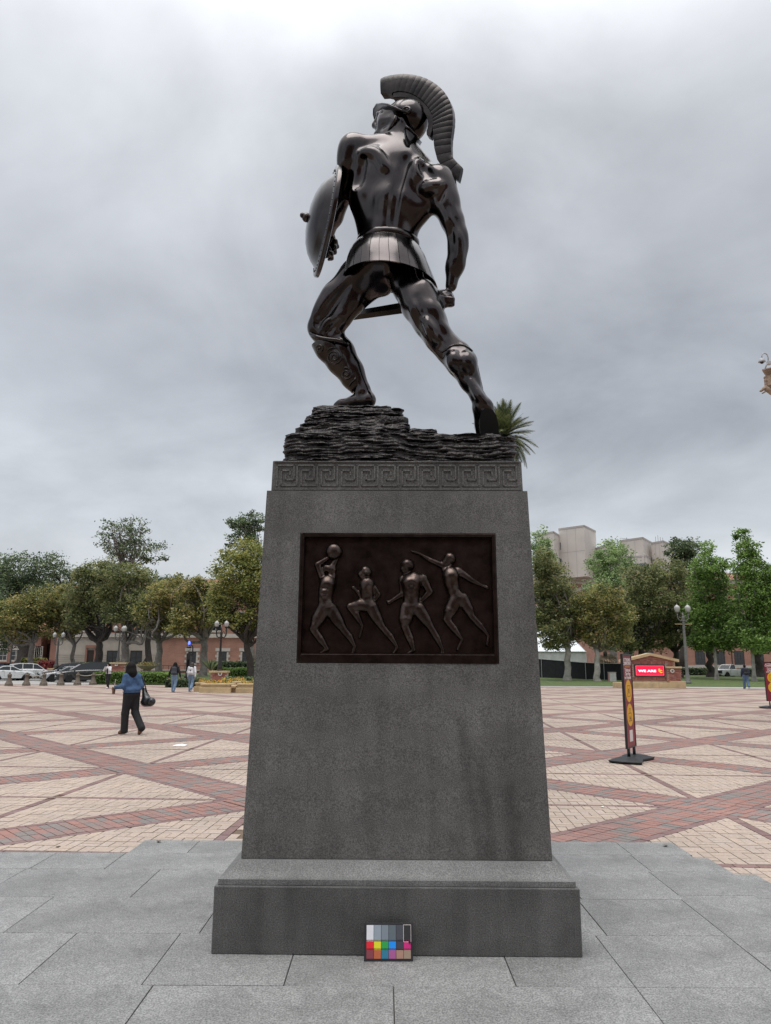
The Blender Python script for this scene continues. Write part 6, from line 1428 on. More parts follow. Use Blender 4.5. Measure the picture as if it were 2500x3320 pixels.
# ---- blue-light call tower
def call_tower():
    Y = 55.4; p = gnd(604, 2228); Y = p.y; r = thing('emergency_phone_tower', 'black emergency call tower with a small lamp and a blue light on a curved arm', 'call tower', p); BK = mat('black_metal', (.012, .012, .014), .4)
    k = Y/F_PX; zt = at(610, 2119, Y).z; zm = at(610, 2192, Y).z; X = lambda x: at(x, 2150, Y).x
    MB().box(X(600), X(613.5), Y, Y+.32, 0, zm).build('pedestal', BK, r, bevel=.01); MB().box(X(603.5), X(607.5), Y, Y+.3, zm+.002, zt).box(X(612.5), X(616), Y, Y+.3, zm+.002, zt).box(X(607.5)+.002, X(612.5)-.002, Y+.18, Y+.3, zm+.002, zt-.45).box(X(603.5), X(616.5), Y-.02, Y+.32, zt+.002-.44, zt+.02).build('column', BK, r)
    q = lambda x, y: at(x, y, Y+.15); MB().tube([q(617, 2124), q(624, 2123), q(625, 2115), q(625.5, 2100), q(623.5, 2093), q(618, 2090.5), q(613, 2091)], .045, 8).build('arm', BK, r, smooth=True)
    l = q(612.5, 2101); MB().lathe([(.16, .12), (.18, .06), (.17, .0)], l, 12).build('lamp_cap', BK, r, smooth=True); MB().ball(l-Vector((0, 0, .08)), (.15, .15, .15), 12, 8).build('globe', GLOBE, r, smooth=True)
    BL = mat('blue_beacon', (.03, .05, .6), .3, emit=((.10, .16, 1.0), 2.2)); MB().lathe([(.07, 0), (.09, .05), (.08, .2), (.03, .26)], q(613.5, 2090), 10).build('blue_light', BL, r, smooth=True)
call_tower()
# ---- letters
def text(parent, body, size, loc, rot, m, name, depth=.004, align='CENTER', sx=1.0, bold=.0, space=1.0):
    cu = bpy.data.curves.new(name, 'FONT'); cu.body = body; cu.size = size; cu.align_x = align; cu.align_y = 'CENTER'; cu.extrude = depth; cu.offset = bold; cu.space_character = space
    o = bpy.data.objects.new(name, cu); COL.objects.link(o); dg = bpy.context.evaluated_depsgraph_get(); me = bpy.data.meshes.new_from_object(o.evaluated_get(dg)); bpy.data.objects.remove(o); bpy.data.curves.remove(cu)
    me.name = name; me.materials.clear(); me.materials.append(m); q = link(name, me, parent); q.location = loc; q.rotation_euler = rot; q.scale = (sx, 1, 1); return q
# ---- brick sign wall with a lit screen
def sign_wall():
    Y = 58.8; P = lambda x, y, d=0: at(x, y, Y+d); pk = P(2107, 2117); le, re = P(2019, 2139), P(2197, 2138); zb = P(2100, 2209).z
    xl, xr = le.x+.12, re.x-.18; r = thing('sign_wall', 'gabled brick sign wall with a tan coping and a lit red screen on the plaza edge', 'sign', (pk.x, Y, 0))
    def roofz(x): return pk.z-.16-(pk.z-le.z)*abs(x-pk.x)/(pk.x-le.x) if x < pk.x else pk.z-.16-(pk.z-re.z)*abs(x-pk.x)/(re.x-pk.x)
    MB().prism([(xl+.04, 0), (xr-.04, 0), (xr-.04, roofz(xr)), (pk.x, roofz(pk.x)), (xl+.04, roofz(xl))], 'y', Y+.03, Y+.75).build('core', M_MORT, r)
    s0, s1 = P(2057, 2193), P(2153.5, 2155)
    sold = []
    n = int((s1.x-s0.x+.2)/.10)
    for i in range(n): x = s0.x-.1+(i+.5)*(s1.x-s0.x+.2)/n; sold += [(x, s1.z+.14, .10, .22), (x, s0.z-.15, .10, .22)]
    def inside(x, z, a, b):
        if x-a < xl-.02 or x+a > xr+.02 or z+b > min(roofz(x-a), roofz(x+a))+.04: return False
        if s0.x-.15-a*.4 < x < s1.x+.15+a*.4 and s0.z-.27-b < z < s1.z+.26+b: return False
        return True
    brick_face(r, inside, xl, xr, zb, pk.z, Y, .25, .085, sold=sold)
    cp = MB(); t = .20
    for a, c in ((le, pk), (pk, re)):
        a0, c0 = Vector((a.x-(.05 if a is le else 0), 0, a.z)), Vector((c.x+(.05 if c is re else 0), 0, c.z))
        cp.add([(a0.x, Y-.16, a0.z-t), (c0.x, Y-.16, c0.z-t), (c0.x, Y-.16, c0.z), (a0.x, Y-.16, a0.z), (a0.x, Y+.9, a0.z-t), (c0.x, Y+.9, c0.z-t), (c0.x, Y+.9, c0.z), (a0.x, Y+.9, a0.z)], [(0, 1, 2, 3), (4, 7, 6, 5), (0, 4, 5, 1), (3, 2, 6, 7), (0, 3, 7, 4), (1, 5, 6, 2)])
    cp.build('coping', TANSTONE, r)
    MB().box(P(2057, 0).x, P(2154, 2150).x, 0, 0, 0, 0) if False else None
    b0, b1 = P(1998, 2230), P(2166, 2230); zt = P(2100, 2213).z; nb = 4
    MB().box(xl-.05, xr+.05, Y-.06, Y+.8, zt-.02, zb+.02).build('upper_base', mat('mossy_stone', (.40, .34, .22), .85, scale=3, var=.25), r)
    for i in range(nb): w = (b1.x-b0.x)/nb; MB().box(b0.x+i*w+.006, b0.x+(i+1)*w-.006, Y-.9, Y+.9, -.02, zt).build('base_block', TANSTONE, r, bevel=.015)
    e0, e1 = P(2163, 2230, .2), P(2213, 2230, .2); MB().box(b1.x+.01, e1.x, Y-.55, Y+1.0, -.02, P(2190, 2208).z).build('wing_base', TANSTONE, r, bevel=.015)
    # wing pier
    p0, p1, pt = P(2161, 2200), P(2206, 2200), P(2180, 2167).z; wy = Y-.28
    MB().box(p0.x+.03, p1.x-.03, wy+.04, Y+.9, P(2190, 2209).z, pt).build('wing_core', M_MORT, r)
    brick_face(r, lambda x, z, a, b: x-a > p0.x-.06 and x+a < p1.x+.06 and z+b < pt+.03, p0.x, p1.x, P(2190, 2208).z, pt, wy, .25, .085, name='wing_brick')
    MB().box(P(2158, 0).x if False else p0.x-.08, p1.x+.06, wy-.1, Y+.95, pt+.002, pt+.13).build('wing_cap', TANSTONE, r, bevel=.03)
    emblem(r, Vector((P(2175, 2175).x, wy-.05, P(2175, 2175).z)), .15, True)
    # screen
    SC_F, SC_R = mat('screen_frame', (.02, .012, .014), .4), mat('screen_red', (.5, .005, .03), .4, var=.02, emit=((.56, .004, .045), 1.0))
    s = MB().box(s0.x, s1.x, Y-.10, Y+.02, s0.z, s1.z).build('screen', SC_F, r, bevel=.01); d = .085
    MB().box(s0.x+d, s1.x-d, Y-.115, Y-.098, s0.z+d*.8, s1.z-d*.8).build('lit_panel', SC_R, s)
    W, O = mat('screen_white', (.8, .7, .8), .5, emit=((1, .72, .92), 1.1)), mat('screen_gold', (.8, .35, .03), .5, emit=((1.0, .36, .03), 1.0)); rl_ = Vector(r.location); rx = (pi/2, 0, 0)
    q = P(2097, 2175.5); text(s, 'WE ARE', .235, Vector((q.x, Y-.12, q.z))-rl_, rx, W, 'lettering', sx=1.62, bold=.010, depth=.003)
    for ch, x, y in (('S', 2136, 2173), ('C', 2141, 2177.5)): q = P(x, y); text(s, ch, .27, Vector((q.x, Y-(.122 if ch == 'S' else .126), q.z))-rl_, rx, O, 'monogram_letter', sx=1.1, bold=.016, depth=.003)
    bd = MB(); x0, x1, z0, z1 = s0.x+d+.03, s1.x-d-.03, s0.z+d+.01, s1.z-d-.01; w = .012
    bd.box(x0, x1, Y-.119, Y-.1155, z1-w, z1).box(x0, x1, Y-.119, Y-.1155, z0, z0+w).box(x0, x0+w, Y-.119, Y-.1155, z0+w, z1-w).box(x1-w, x1, Y-.119, Y-.1155, z0+w, z1-w); bd.build('border_line', mat('screen_line', (.8, .3, .3), .5, emit=((.9, .15, .2), .8)), s)
sign_wall()
# ---- pull-up sign boards on rubber feet
MAROON, BLK, WHT, YEL = mat('maroon_print', (.23, .013, .03), .45, var=.05), mat('black_frame', (.012, .012, .013), .4), mat('white_print', (.75, .68, .66), .6, var=.02), mat('yellow_print', (.80, .42, .015), .5, var=.03)
RUB = mat('black_rubber', (.02, .022, .024), .55, scale=8, var=.3)
def sign_board(label, loc, rotz, W, z0, z1):
    r = thing('sign_board', label, 'sign', loc, rotz, 'maroon commencement sign boards')
    w = W/2; t = .022
    fr = MB().box(-w, w, -t, t, z1-.03, z1).box(-w, w, -t, t, z0, z0+.02).box(-w, -w+.025, -t, t, z0+.02, z1-.03).box(w-.025, w, -t, t, z0+.02, z1-.03).build('frame', BLK, r, local=True)
    pn = MB().box(-w+.0255, w-.0255, -t+.008, t-.008, z0+.0205, z1-.0305).build('printed_panel', MAROON, r, local=True)
    H = z1-z0; rx = (pi/2, 0, 0); y = -t+.006; q = W/.60
    def tx(s, size, f, sx=1.0): text(pn, s, size*q, (0, y, z1-f*H), rx, WHT, 'lettering', .001, sx=sx, bold=.002)
    tx('ATTENDING', .085, .065); tx('COMMENCEMENT?', .085, .105, .72)
    MB().box(-w*.55, w*.55, y-.001, y+.001, z1-.142*H, z1-.136*H).build('rule', YEL, pn, local=True)
    tx('Tickets and', .082, .175); tx('Clear Bags', .082, .215); tx('are Required', .082, .255)
    for f in (.40, .655):
        R = W*.33; n = 32; d = MB(); cz = z1-f*H; d.v = [(R*math.cos(2*pi*k/n), y, cz+R*math.sin(2*pi*k/n)) for k in range(n)]+[(R*math.cos(2*pi*k/n), y+.004, cz+R*math.sin(2*pi*k/n)) for k in range(n)]
        d.f = [tuple(range(n))]+[(k, (k+1) % n, n+(k+1) % n, n+k) for k in range(n)]; dd = d.build('yellow_disc', YEL, pn, local=True)
        ic = MB(); s = R*.5; yy = y-.002
        if f < .5:                                             # a ticket with a small mark
            for a, b_, c, e in ((-s, s, s*.9, s), (-s, s, -s, -s*.9), (-s, -s*.9, -s*.9, s*.9), (s*.9, s, -s*.9, s*.9)): ic.box(a, b_, yy, y-.0005, cz+c, cz+e)
            ic.box(-s*.25, s*.3, yy, y-.0005, cz-s*.45, cz+s*.4)
        else:                                                  # a clear tote bag
            for a, b_, c, e in ((-s, s, s*.25, s*.36), (-s, s, -s*1.1, -s), (-s, -s*.9, -s, s*.25), (s*.9, s, -s, s*.25), (-s*.55, -s*.45, s*.36, s*1.05), (s*.45, s*.55, s*.36, s*1.05), (-s*.55, s*.55, s*1.05, s*1.15)): ic.box(a, b_, yy, y-.0005, cz+c, cz+e)
            ic.box(-s*.4, s*.1, yy, y-.0005, cz-s*.75, cz-s*.2).box(s*.1, s*.5, yy, y-.0005, cz-s*.9, cz-s*.5)
        ic.build('pictogram', mat('brown_print', (.20, .07, .012), .6), dd, local=True)
    MB().box(-W*.17, W*.17, y-.001, y+.002, z1-.935*H, z1-.815*H).build('white_label', WHT, pn, local=True)
    for x in (-w*.62, w*.62): MB().tube([(x, 0, .09), (x, 0, z0+.01)], .028, 10).build('post', BLK, r, local=True, smooth=True)
    # bow-tie rubber foot
    f = MB(); o = [(-.48, -.30), (0, -.20), (.48, -.30), (.55, -.05), (.55, .05), (.48, .30), (0, .20), (-.48, .30), (-.55, .05), (-.55, -.05)]; n = len(o); sc = W/.60
    f.v = [(x*.92*sc, yy*.92*sc, 0) for x, yy in o]+[(x*sc, yy*sc, .045) for x, yy in o]+[(x*.62*sc, yy*.45*sc, .10) for x, yy in o]
    f.f = [tuple(reversed(range(n))), tuple(2*n+k for k in range(n))]+[(k, (k+1) % n, n+(k+1) % n, n+k) for k in range(n)]+[(n+k, n+(k+1) % n, 2*n+(k+1) % n, 2*n+k) for k in range(n)]
    f.build('rubber_foot', RUB, r, local=True, bevel=.012); return r
L_, R_ = Vector((4.300, 13.70, 0)), Vector((4.605, 14.18, 0)); mid = (L_+R_)/2; ang = math.atan2(R_.y-L_.y, R_.x-L_.x)
sign_board('tall maroon sign board with yellow discs, turned nearly edge-on right of the plinth', (mid.x, mid.y, 0), ang, .60, .235, at(2030, 2121, 13.97).z)
p = gnd(2496, 2296); s2 = sign_board('maroon sign board with yellow discs facing the camera, cut by the right picture edge', (p.x+.22, p.y, 0), math.radians(4), .66, .28, at(2490, 2146, p.y).z)
# ---- fence with black screens, tent, bin
def fence():
    pts = [(at(1690, 2196, 86), 2136), (at(1757, 2198.5, 83.5), 2138), (at(1900, 2208.5, 79), 2149), (at(1960, 2211, 78), 2151), (at(2019, 2213, 77), 2152)]
    r = thing('screen_fence', 'temporary fence hung with black screens in front of the white tent', 'fence', (pts[2][0].x, pts[2][0].y, 0)); BS = mat('black_screen', (.014, .015, .019), .85, scale=3, var=.35); GP = mat('galvanised_post', (.40, .42, .43), .5, .4)
    for (a, ya), (b, yb) in zip(pts[:-1], pts[1:]):
        n = 10; v = MB()
        h0 = at(1900, ya, a.y).z; h1 = at(1900, yb, b.y).z; nx, ny = -(b.y-a.y), (b.x-a.x); l = math.hypot(nx, ny)
        for i in range(n+1):
            t = i/n; p = a.lerp(b, t); w = .05*math.sin(i*2.4)*math.sin(pi*t); 
            for z in (.12, (h0+(h1-h0)*t)): v.v += [(p.x+nx/l*w, p.y+ny/l*w, z), (p.x+nx/l*(w+.02), p.y+ny/l*(w+.02), z)]
        for i in range(n): o = i*4; v.f += [(o, o+4, o+6, o+2), (o+1, o+3, o+7, o+5), (o+2, o+6, o+7, o+3), (o, o+1, o+5, o+4)]
        v.build('screen', BS, r, smooth=True, sharp=40)
        MB().tube([(a.x, a.y-.03, h0+.02), (b.x, b.y-.03, h1+.02)], .025, 6).build('top_rail', GP, r)
    for a, ya in pts[1:]: h = at(1900, ya, a.y).z; MB().tube([(a.x, a.y-.06, 0), (a.x, a.y-.06, h+.06)], .035, 8).cbox((a.x, a.y-.06, .04), (.4, .25, .08)).build('post', GP, r)
fence()
def tent():
    Y = 88; P = lambda x, y, Y_=Y: at(x, y, Y_); TW = mat('tent_fabric', (.72, .75, .78), .6, scale=1.5, var=.08)
    r = thing('event_tent', 'white event tent with a scalloped eave behind the black screens', 'tent', (P(1800, 2140).x, Y, 0))
    x0, x1 = P(1560, 2100).x, P(1900, 2100).x; ez = P(1850, 2113).z; rz = P(1700, 2038).z; y0, y1 = Y, Y+12; ym = Y+6; b = MB(); n = 18
    rows = []
    for j in range(9):
        t = j/8; yy = y0+(ym-y0)*t; z = ez+(rz-ez)*t**1.15
        rows.append([(x0+(x1-x0)*i/n, yy, z-.05*math.sin(pi*t)*abs(math.sin(i*pi*3/n))-(0 if i < n-3 else (.4*(i-(n-3))/3)*t*2.0)) for i in range(n+1)])
    for rw in rows: b.v += rw
    for j in range(8):
        for i in range(n): a = j*(n+1)+i; b.f.append((a, a+1, a+n+2, a+n+1))
    b.add([(x0, ym, rz), (x1, ym, rz-.8), (x1, y1, ez), (x0, y1, ez)], [(0, 1, 2, 3)]); b.add([(x1, y0, ez), (x1, ym, rz-.8), (x1, y1, ez)], [(0, 1, 2)])
    b.build('roof', TW, r, smooth=True, sharp=30)
    sk = MB(); m = 60; bz = P(1850, 2149).z
    for i in range(m+1):
        x = x0+(x1-x0)*i/m; w = .06*math.sin(i*1.1)+.03*math.sin(i*2.7); sk.v += [(x, y0-.02, ez), (x, y0-.02+w, bz+.04*math.sin(i*.8)), (x, y0+.02, ez), (x, y0+.02+w, bz)]
    for i in range(m): o = i*4; sk.f += [(o, o+4, o+5, o+1), (o+2, o+3, o+7, o+6)]
    sk.build('side_curtain', mat('tent_curtain', (.56, .57, .56), .7, scale=1.2, var=.15), r, smooth=True)
    MB().tube([(x0, y0-.06, ez), (x1, y0-.06, ez)], .06, 8).build('eave_roll', TW, r, smooth=True)
    for x in (x0+.1, (x0+x1)/2, x1-.1): MB().tube([(x, y0+.1, 0), (x, y0+.1, ez)], .05, 8).build('tent_pole', mat('tent_pole_metal', (.5, .5, .5), .4, .6), r)
tent()
bi = gnd(1985, 2213.5, .1); bn_ = thing('litter_bin', 'square grey litter bin with a pinkish side against the black screen', 'litter bin', (bi.x, 74, .08)); k = 74/F_PX
bx = at(1985, 2200, 74).x; MB().box(bx-.32, bx+.32, 73.7, 74.3, .05, 1.0).build('body', mat('bin_grey', (.42, .42, .41), .7, scale=4, var=.15), bn_, bevel=.02); MB().box(bx-.335, bx-.322, 73.72, 74.28, .08, .98).build('side_panel', mat('bin_pink', (.5, .27, .25), .7), bn_); MB().box(bx-.35, bx+.35, 73.67, 74.33, 1.002, 1.07).build('lid', mat('bin_lid', (.36, .30, .29), .7), bn_, bevel=.02)
fp = at(2049, 2120, 86); o = thing('flag_pole', 'thin white pole with a furled white flag behind the sign wall', 'flag pole', (fp.x, 86, 0)); MB().tube([(fp.x, 86, 0), (fp.x+.0, 86, at(2047, 2070, 86).z)], .06, 8).build('pole', WHT, o); MB().tube([at(2047, 2076, 85.9), at(2049, 2090, 85.9), at(2051, 2104, 85.9), at(2050, 2128, 85.9)], [.05, .20, .24, .05], 8).build('furled_flag', TANSTONE if False else WHT, o, smooth=True)
rw = thing('low_brick_wall', 'low brick retaining wall on the lawn in front of the white pickup', 'wall', (at(2368, 2203, 90).x, 90, 0)); a, c = at(2332, 2204, 90), at(2412, 2204, 90); MB().box(a.x, c.x, 90, 90.5, 0, at(2360, 2199, 90).z).build('wall', BRICK, rw); MB().box(a.x-.1, c.x+.1, 89.9, 90.6, at(2360, 2199, 90).z+.002, at(2360, 2196.5, 90).z).build('coping', CREAM_L, rw)
# ---- the colour card leaning on the plinth
def colour_card():
    c0, c1 = gnd(1183, 3116, .12), gnd(1337, 3119, .12); W = (c1.x-c0.x)*1.04; Hc = W*.685; tilt = math.radians(10)
    r = thing('colour_card', 'black colour reference card with grey and coloured patches leaning on the foot of the plinth', 'colour card', ((c0.x+c1.x)/2, (c0.y+c1.y)/2, .121), -.006); r.rotation_euler = (-tilt, 0, .012)
    MB().box(-W/2, W/2, 0, .006, 0, Hc).build('backing', mat('card_black', (.025, .025, .03), .7), r, local=True, bevel=.002)
    S = lambda h: tuple((int(h[i:i+2], 16)/255/12.92 if int(h[i:i+2], 16)/255 <= .04045 else ((int(h[i:i+2], 16)/255+.055)/1.055)**2.4) for i in (0, 2, 4))
    rows = [(.045, .375, ['e8e8ee', '9aa5b0', '848e99', '66727a', '50525b', '343436']), (.405, .583, ['f02a3a', 'ece431', '35a94f', '2298ff', '464351', 'dc2f86']), (.600, .778, ['8e4650', 'c46a46', '34809f', 'b0609a', 'b48c7c', 'a6907f'])]
    rows = [(.055, .418, rows[0][2]), (.440, .640, rows[1][2]), (.662, .862, rows[2][2])]
    for a, b, cols in rows:
        for i, h in enumerate(cols):
            x0 = -W/2+W*(.050+.152*i); MB().box(x0, x0+W*.143, -.0015, .002, Hc*(1-b-.07), Hc*(1-a-.0)).build('patch', mat('patch_'+h, S(h), .75, var=.02), r, local=True)
    x0 = -W/2+W*(.050+.152*5); z0, z1 = Hc*(1-.418-.07), Hc*(1-.055); w = .0022; MB().box(x0-w, x0, -.002, .001, z0, z1).box(x0+W*.143, x0+W*.143+w, -.002, .001, z0, z1).box(x0-w, x0+W*.143+w, -.002, .001, z1, z1+w).box(x0-w, x0+W*.143+w, -.002, .001, z0-w, z0).build('outline', WHT, r, local=True)
    ho = MB().lathe([(.006, 0), (.006, .003)], (0, 0, 0), 12).build('hole', BLK, r, local=True); ho.rotation_euler = (pi/2, 0, 0); ho.location = (x0+W*.12, -.002, Hc*.50)
colour_card()
# ---- scraps on the paving
pp = gnd(582, 2418); MB().add([(pp.x-.12, pp.y-.10, .006), (pp.x+.13, pp.y-.07, .008), (pp.x+.15, pp.y+.09, .012), (pp.x+.02, pp.y+.11, .03), (pp.x-.13, pp.y+.08, .008)], [(0, 1, 2, 3, 4)]).build('paper_scrap', mat('white_paper', (.8, .82, .85), .8)); _tag(bpy.data.objects['paper_scrap'], 'white scrap of paper lying on the tan paving left of the plinth', 'litter')
LT = [(2100, 2282, 'brown'), (2093, 2298, 'brown'), (2212, 2290, 'grey'), (2386, 2270, 'brown'), (2140, 2335, 'white'), (2368, 2443, 'brown'), (2158, 2744, 'brown'), (2445, 2479, 'white'), (1954, 2617, 'white'), (391, 2566, 'brown'), (514, 2730, 'brown'), (618, 2660, 'white'), (188, 2749, 'brown'), (1997, 2267, 'white'), (500, 2230, 'white')]
for i, (x, y, kind) in enumerate(LT):
    z = .122 if y > 2725 else .004; p = gnd(x, y, z); s = max(.006*p.y/7, .012)*random.uniform(.8, 1.6); a = random.uniform(0, 6.28)
    pl = [(p.x+s*math.cos(a+t)*(1+.5*(k % 2)), p.y+s*1.6*math.sin(a+t), z+.004+random.uniform(0, .012)) for k, t in enumerate((0, 1.2, 2.3, 3.4, 4.9))]
    where = 'granite slab' if y > 2725 else 'paving'
    o = MB().add(pl, [(0, 1, 2, 3, 4)]).build('leaf_scrap', mat('scrap_'+kind, {'brown': (.07, .05, .03), 'grey': (.14, .14, .13), 'white': (.7, .68, .62)}[kind], .8)); side = 'left' if x < 1250 else 'right'
    _tag(o, {0: 'small dark dead leaf on the far paving right of the maroon sign board', 1: 'dead leaf nearer than its twin right of the maroon sign board', 2: 'flat grey scrap on the far paving in front of the sign wall', 3: 'dark dead leaf on the far paving left of the cut-off sign board', 4: 'white speck on a red band right of the maroon sign board', 5: 'dark dead leaf on the tan paving far right', 6: 'dark speck on the corner granite slab right of the plinth', 7: 'white speck on the paving near the right picture edge', 8: 'white speck on the paving right of the plinth near the granite', 9: 'tiny dead leaf on the tan paving left of the plinth', 10: 'dark speck on the corner granite slab left of the plinth', 11: 'white speck on the tan paving just left of the plinth foot', 12: 'dark speck on the tan paving beside the left granite corner', 13: 'white scrap left of the maroon sign board on the far paving', 14: 'pale scrap on the far paving near the two students'}[i], 'litter', 'scraps and dead leaves on the paving')
# ------------------------------------------------------------------ cars
def paint(name, col, rough=.25): return mat(name, col, rough, .0, coat=.8, scale=.7, var=.05)
CGLASS = mat('car_glass', (.015, .018, .02), .06, spec=.8); TYRE = mat('tyre_rubber', (.014, .014, .015), .85); RIM = mat('alloy_rim', (.38, .39, .40), .3, .8); CHROME = mat('chrome', (.6, .6, .6), .15, 1.0)
LAMPW, LAMPR, PLASTIC = mat('headlight_glass', (.65, .68, .70), .12), mat('tail_light', (.30, .012, .012), .2), mat('black_plastic', (.016, .016, .017), .6); PLATE = mat('number_plate', (.7, .7, .68), .5)
def car(name, label, cat, loc, rotz, body_m, L=4.6, W=1.85, H=1.65, kind='suv', group='cars parked behind the bollards'):
    """nose towards local +x. The shell is lofted from side-view stations so it narrows towards roof and ends."""
    r = thing(name, label, cat, loc, rotz, group); h = L/2
    if kind == 'suv': top = [(-1.0, .62), (-.985, .95), (-.93, 1.05), (-.42, 1.10), (.0, 1.09), (.42, 1.02), (.80, .93), (.96, .78), (1.0, .55)]; roof = [(-.93, 1.05), (-.82, H*.93), (-.60, H), (-.10, H), (.12, H*.95), (.46, 1.01)]
    elif kind == 'sedan': top = [(-1.0, .60), (-.98, .88), (-.90, .98), (-.62, 1.00), (.0, .96), (.45, .90), (.82, .78), (.96, .66), (1.0, .48)]; roof = [(-.70, .99), (-.36, H*.97), (-.18, H), (.05, H*.97), (.46, .90)]
    elif kind == 'van': top = [(-1.0, .65), (-.99, 1.0), (-.96, 1.10), (-.40, 1.12), (.1, 1.10), (.55, 1.02), (.84, .92), (.97, .76), (1.0, .55)]; roof = [(-.96, 1.10), (-.90, H*.92), (-.74, H), (-.05, H), (.20, H*.93), (.60, 1.02)]
    else: top = [(-1.0, .80), (-.995, 1.02), (-.98, 1.04), (-.10, 1.04), (.0, 1.05), (.40, 1.04), (.90, .98), (.98, .86), (1.0, .62)]; roof = [(-.10, 1.04), (-.06, H*.98), (.02, H), (.22, H*.97), (.44, 1.03)]
    n = 26; xs = [(-1+2*i/n) for i in range(n+1)]; tx, tz = zip(*top)
    def tap(x): return 1-.10*abs(x)**4-.05*abs(x)**10
    wr = (L*.62/2)/h*.98; wr = .61; R = .34 if kind != 'truck' else .37
    b = MB(); per = 8
    for x in xs:
        z1 = float(np.interp(x, tx, tz)); z0 = .24+.10*abs(x)**6
        for c in (-wr, wr):
            d = abs(x-c)*h
            if d < R+.05: z0 = max(z0, math.sqrt(max((R+.05)**2-d*d, 0))+.32)
        w = W/2*tap(x); zm = z0+(z1-z0)*.55
        b.v += [(x*h, -w*.97, z0), (x*h, -w, min(zm, z1-.03)), (x*h, -w*.985, z1-.07), (x*h, -w*.92, z1), (x*h, w*.92, z1), (x*h, w*.985, z1-.07), (x*h, w, min(zm, z1-.03)), (x*h, w*.97, z0)]
    for i in range(n):
        for k in range(per): b.f.append((i*per+k, i*per+(k+1) % per, (i+1)*per+(k+1) % per, (i+1)*per+k))
    b.f += [tuple(reversed(range(per))), tuple(n*per+k for k in range(per))]
    body = b.build('body', body_m, r, local=True, smooth=True, sharp=32)
    MB().box(-h*.96, h*.96, -W*.44, W*.44, .22, .34).build('underbody', PLASTIC, r, local=True)
    # cabin
    g = MB(); rx, rz = zip(*roof); m = len(roof); base_z = [float(np.interp(x, tx, tz))-.01 for x in rx]
    for x, z, bz in zip(rx, rz, base_z): t = (z-bz)/(H-.95); w0, w1 = W/2*.90*tap(x), W/2*(.90-.17*t); g.v += [(x*h, -w0, bz), (x*h, -w1, max(z, bz+.005)), (x*h, w1, max(z, bz+.005)), (x*h, w0, bz)]
    for i in range(m-1):
        for k in range(3): g.f.append((i*4+k, i*4+k+1, i*4+4+k+1, i*4+4+k))
    g.build('cabin', body_m, r, local=True, smooth=True, sharp=25)
    # glass: side windows, windscreen, rear window set a hair proud of the cabin skin
    def sidewin(xa, xb, sgn):
        pts = []; nn = 6
        for i in range(nn+1):
            x = xa+(xb-xa)*i/nn; bz = float(np.interp(x, tx, tz))+.03; z = float(np.interp(x, rx, rz)); zt = z-.07
            if zt < bz+.02: zt = bz+.02
            t0, t1 = (bz-(bz-.04))/(H-.95), (zt-bz+.04)/(H-.95); f = lambda t: W/2*(.90-.17*t)*1.0+.012
            pts.append(((x*h, sgn*f(t0), bz), (x*h, sgn*f(t1), zt)))
        w = MB()
        for a, c in pts: w.v += [a, c]
        for i in range(nn): w.f.append((i*2, i*2+2, i*2+3, i*2+1))
        return w
    spans = {'suv': [(-.80, -.47), (-.44, -.06), (-.03, .40)], 'sedan': [(-.52, -.08), (-.05, .40)], 'van': [(-.90, -.42), (-.38, .12), (.15, .52)], 'truck': [(-.05, .38)]}[kind]
    for sg in (-1, 1):
        for a, c in spans: sidewin(a, c, sg).build('side_window', CGLASS, r, local=True, fix=False)
    def screen(i0, i1, e):
        a, c = np.array((rx[i0]*h, rz[i0])), np.array((rx[i1]*h, rz[i1])); d = c-a; nrm = np.array((-d[1], d[0])); nrm = nrm/np.linalg.norm(nrm)*.014*e; p, q = a+d*.08+nrm, a+d*.90+nrm
        wa = W/2*(.90-.17*((p[1]-np.interp(p[0]/h, tx, tz))/(H-.95)))-.07; wc = W/2*(.90-.17*((q[1]-np.interp(q[0]/h, tx, tz))/(H-.95)))-.07
        return MB().add([(p[0], -wa, p[1]), (p[0], wa, p[1]), (q[0], wc, q[1]), (q[0], -wc, q[1])], [(0, 1, 2, 3)])
    screen(m-1, m-2, -1).build('windscreen', CGLASS, r, local=True); screen(0, 1, 1).build('rear_window', CGLASS, r, local=True)
    for x in (-wr, wr):
        for sg in (-1, 1):
            y = sg*(W/2-.10); wb = MB().lathe([(R*.66, -.10), (R*.95, -.105), (R, -.07), (R, .07), (R*.95, .105), (R*.66, .10)], n=20, caps=True); wo = wb.build('wheel', TYRE, r, local=True, smooth=True, sharp=40)
            wo.rotation_euler = (pi/2, 0, 0); wo.location = (x*h, y, R)
            rb = MB().lathe([(R*.64, .085), (R*.60, .09), (.05, .075), (.04, .09)], n=18)
            for k in range(5): rb.cbox((R*.34*math.cos(k*1.2566), R*.34*math.sin(k*1.2566), .088), (R*.60, .05, .02), k*1.2566)
            ro = rb.build('rim', RIM, wo, local=True); ro.rotation_euler = (0 if sg < 0 else pi, 0, 0)
    fz = {'suv': .70, 'sedan': .62, 'van': .74, 'truck': .86}[kind]
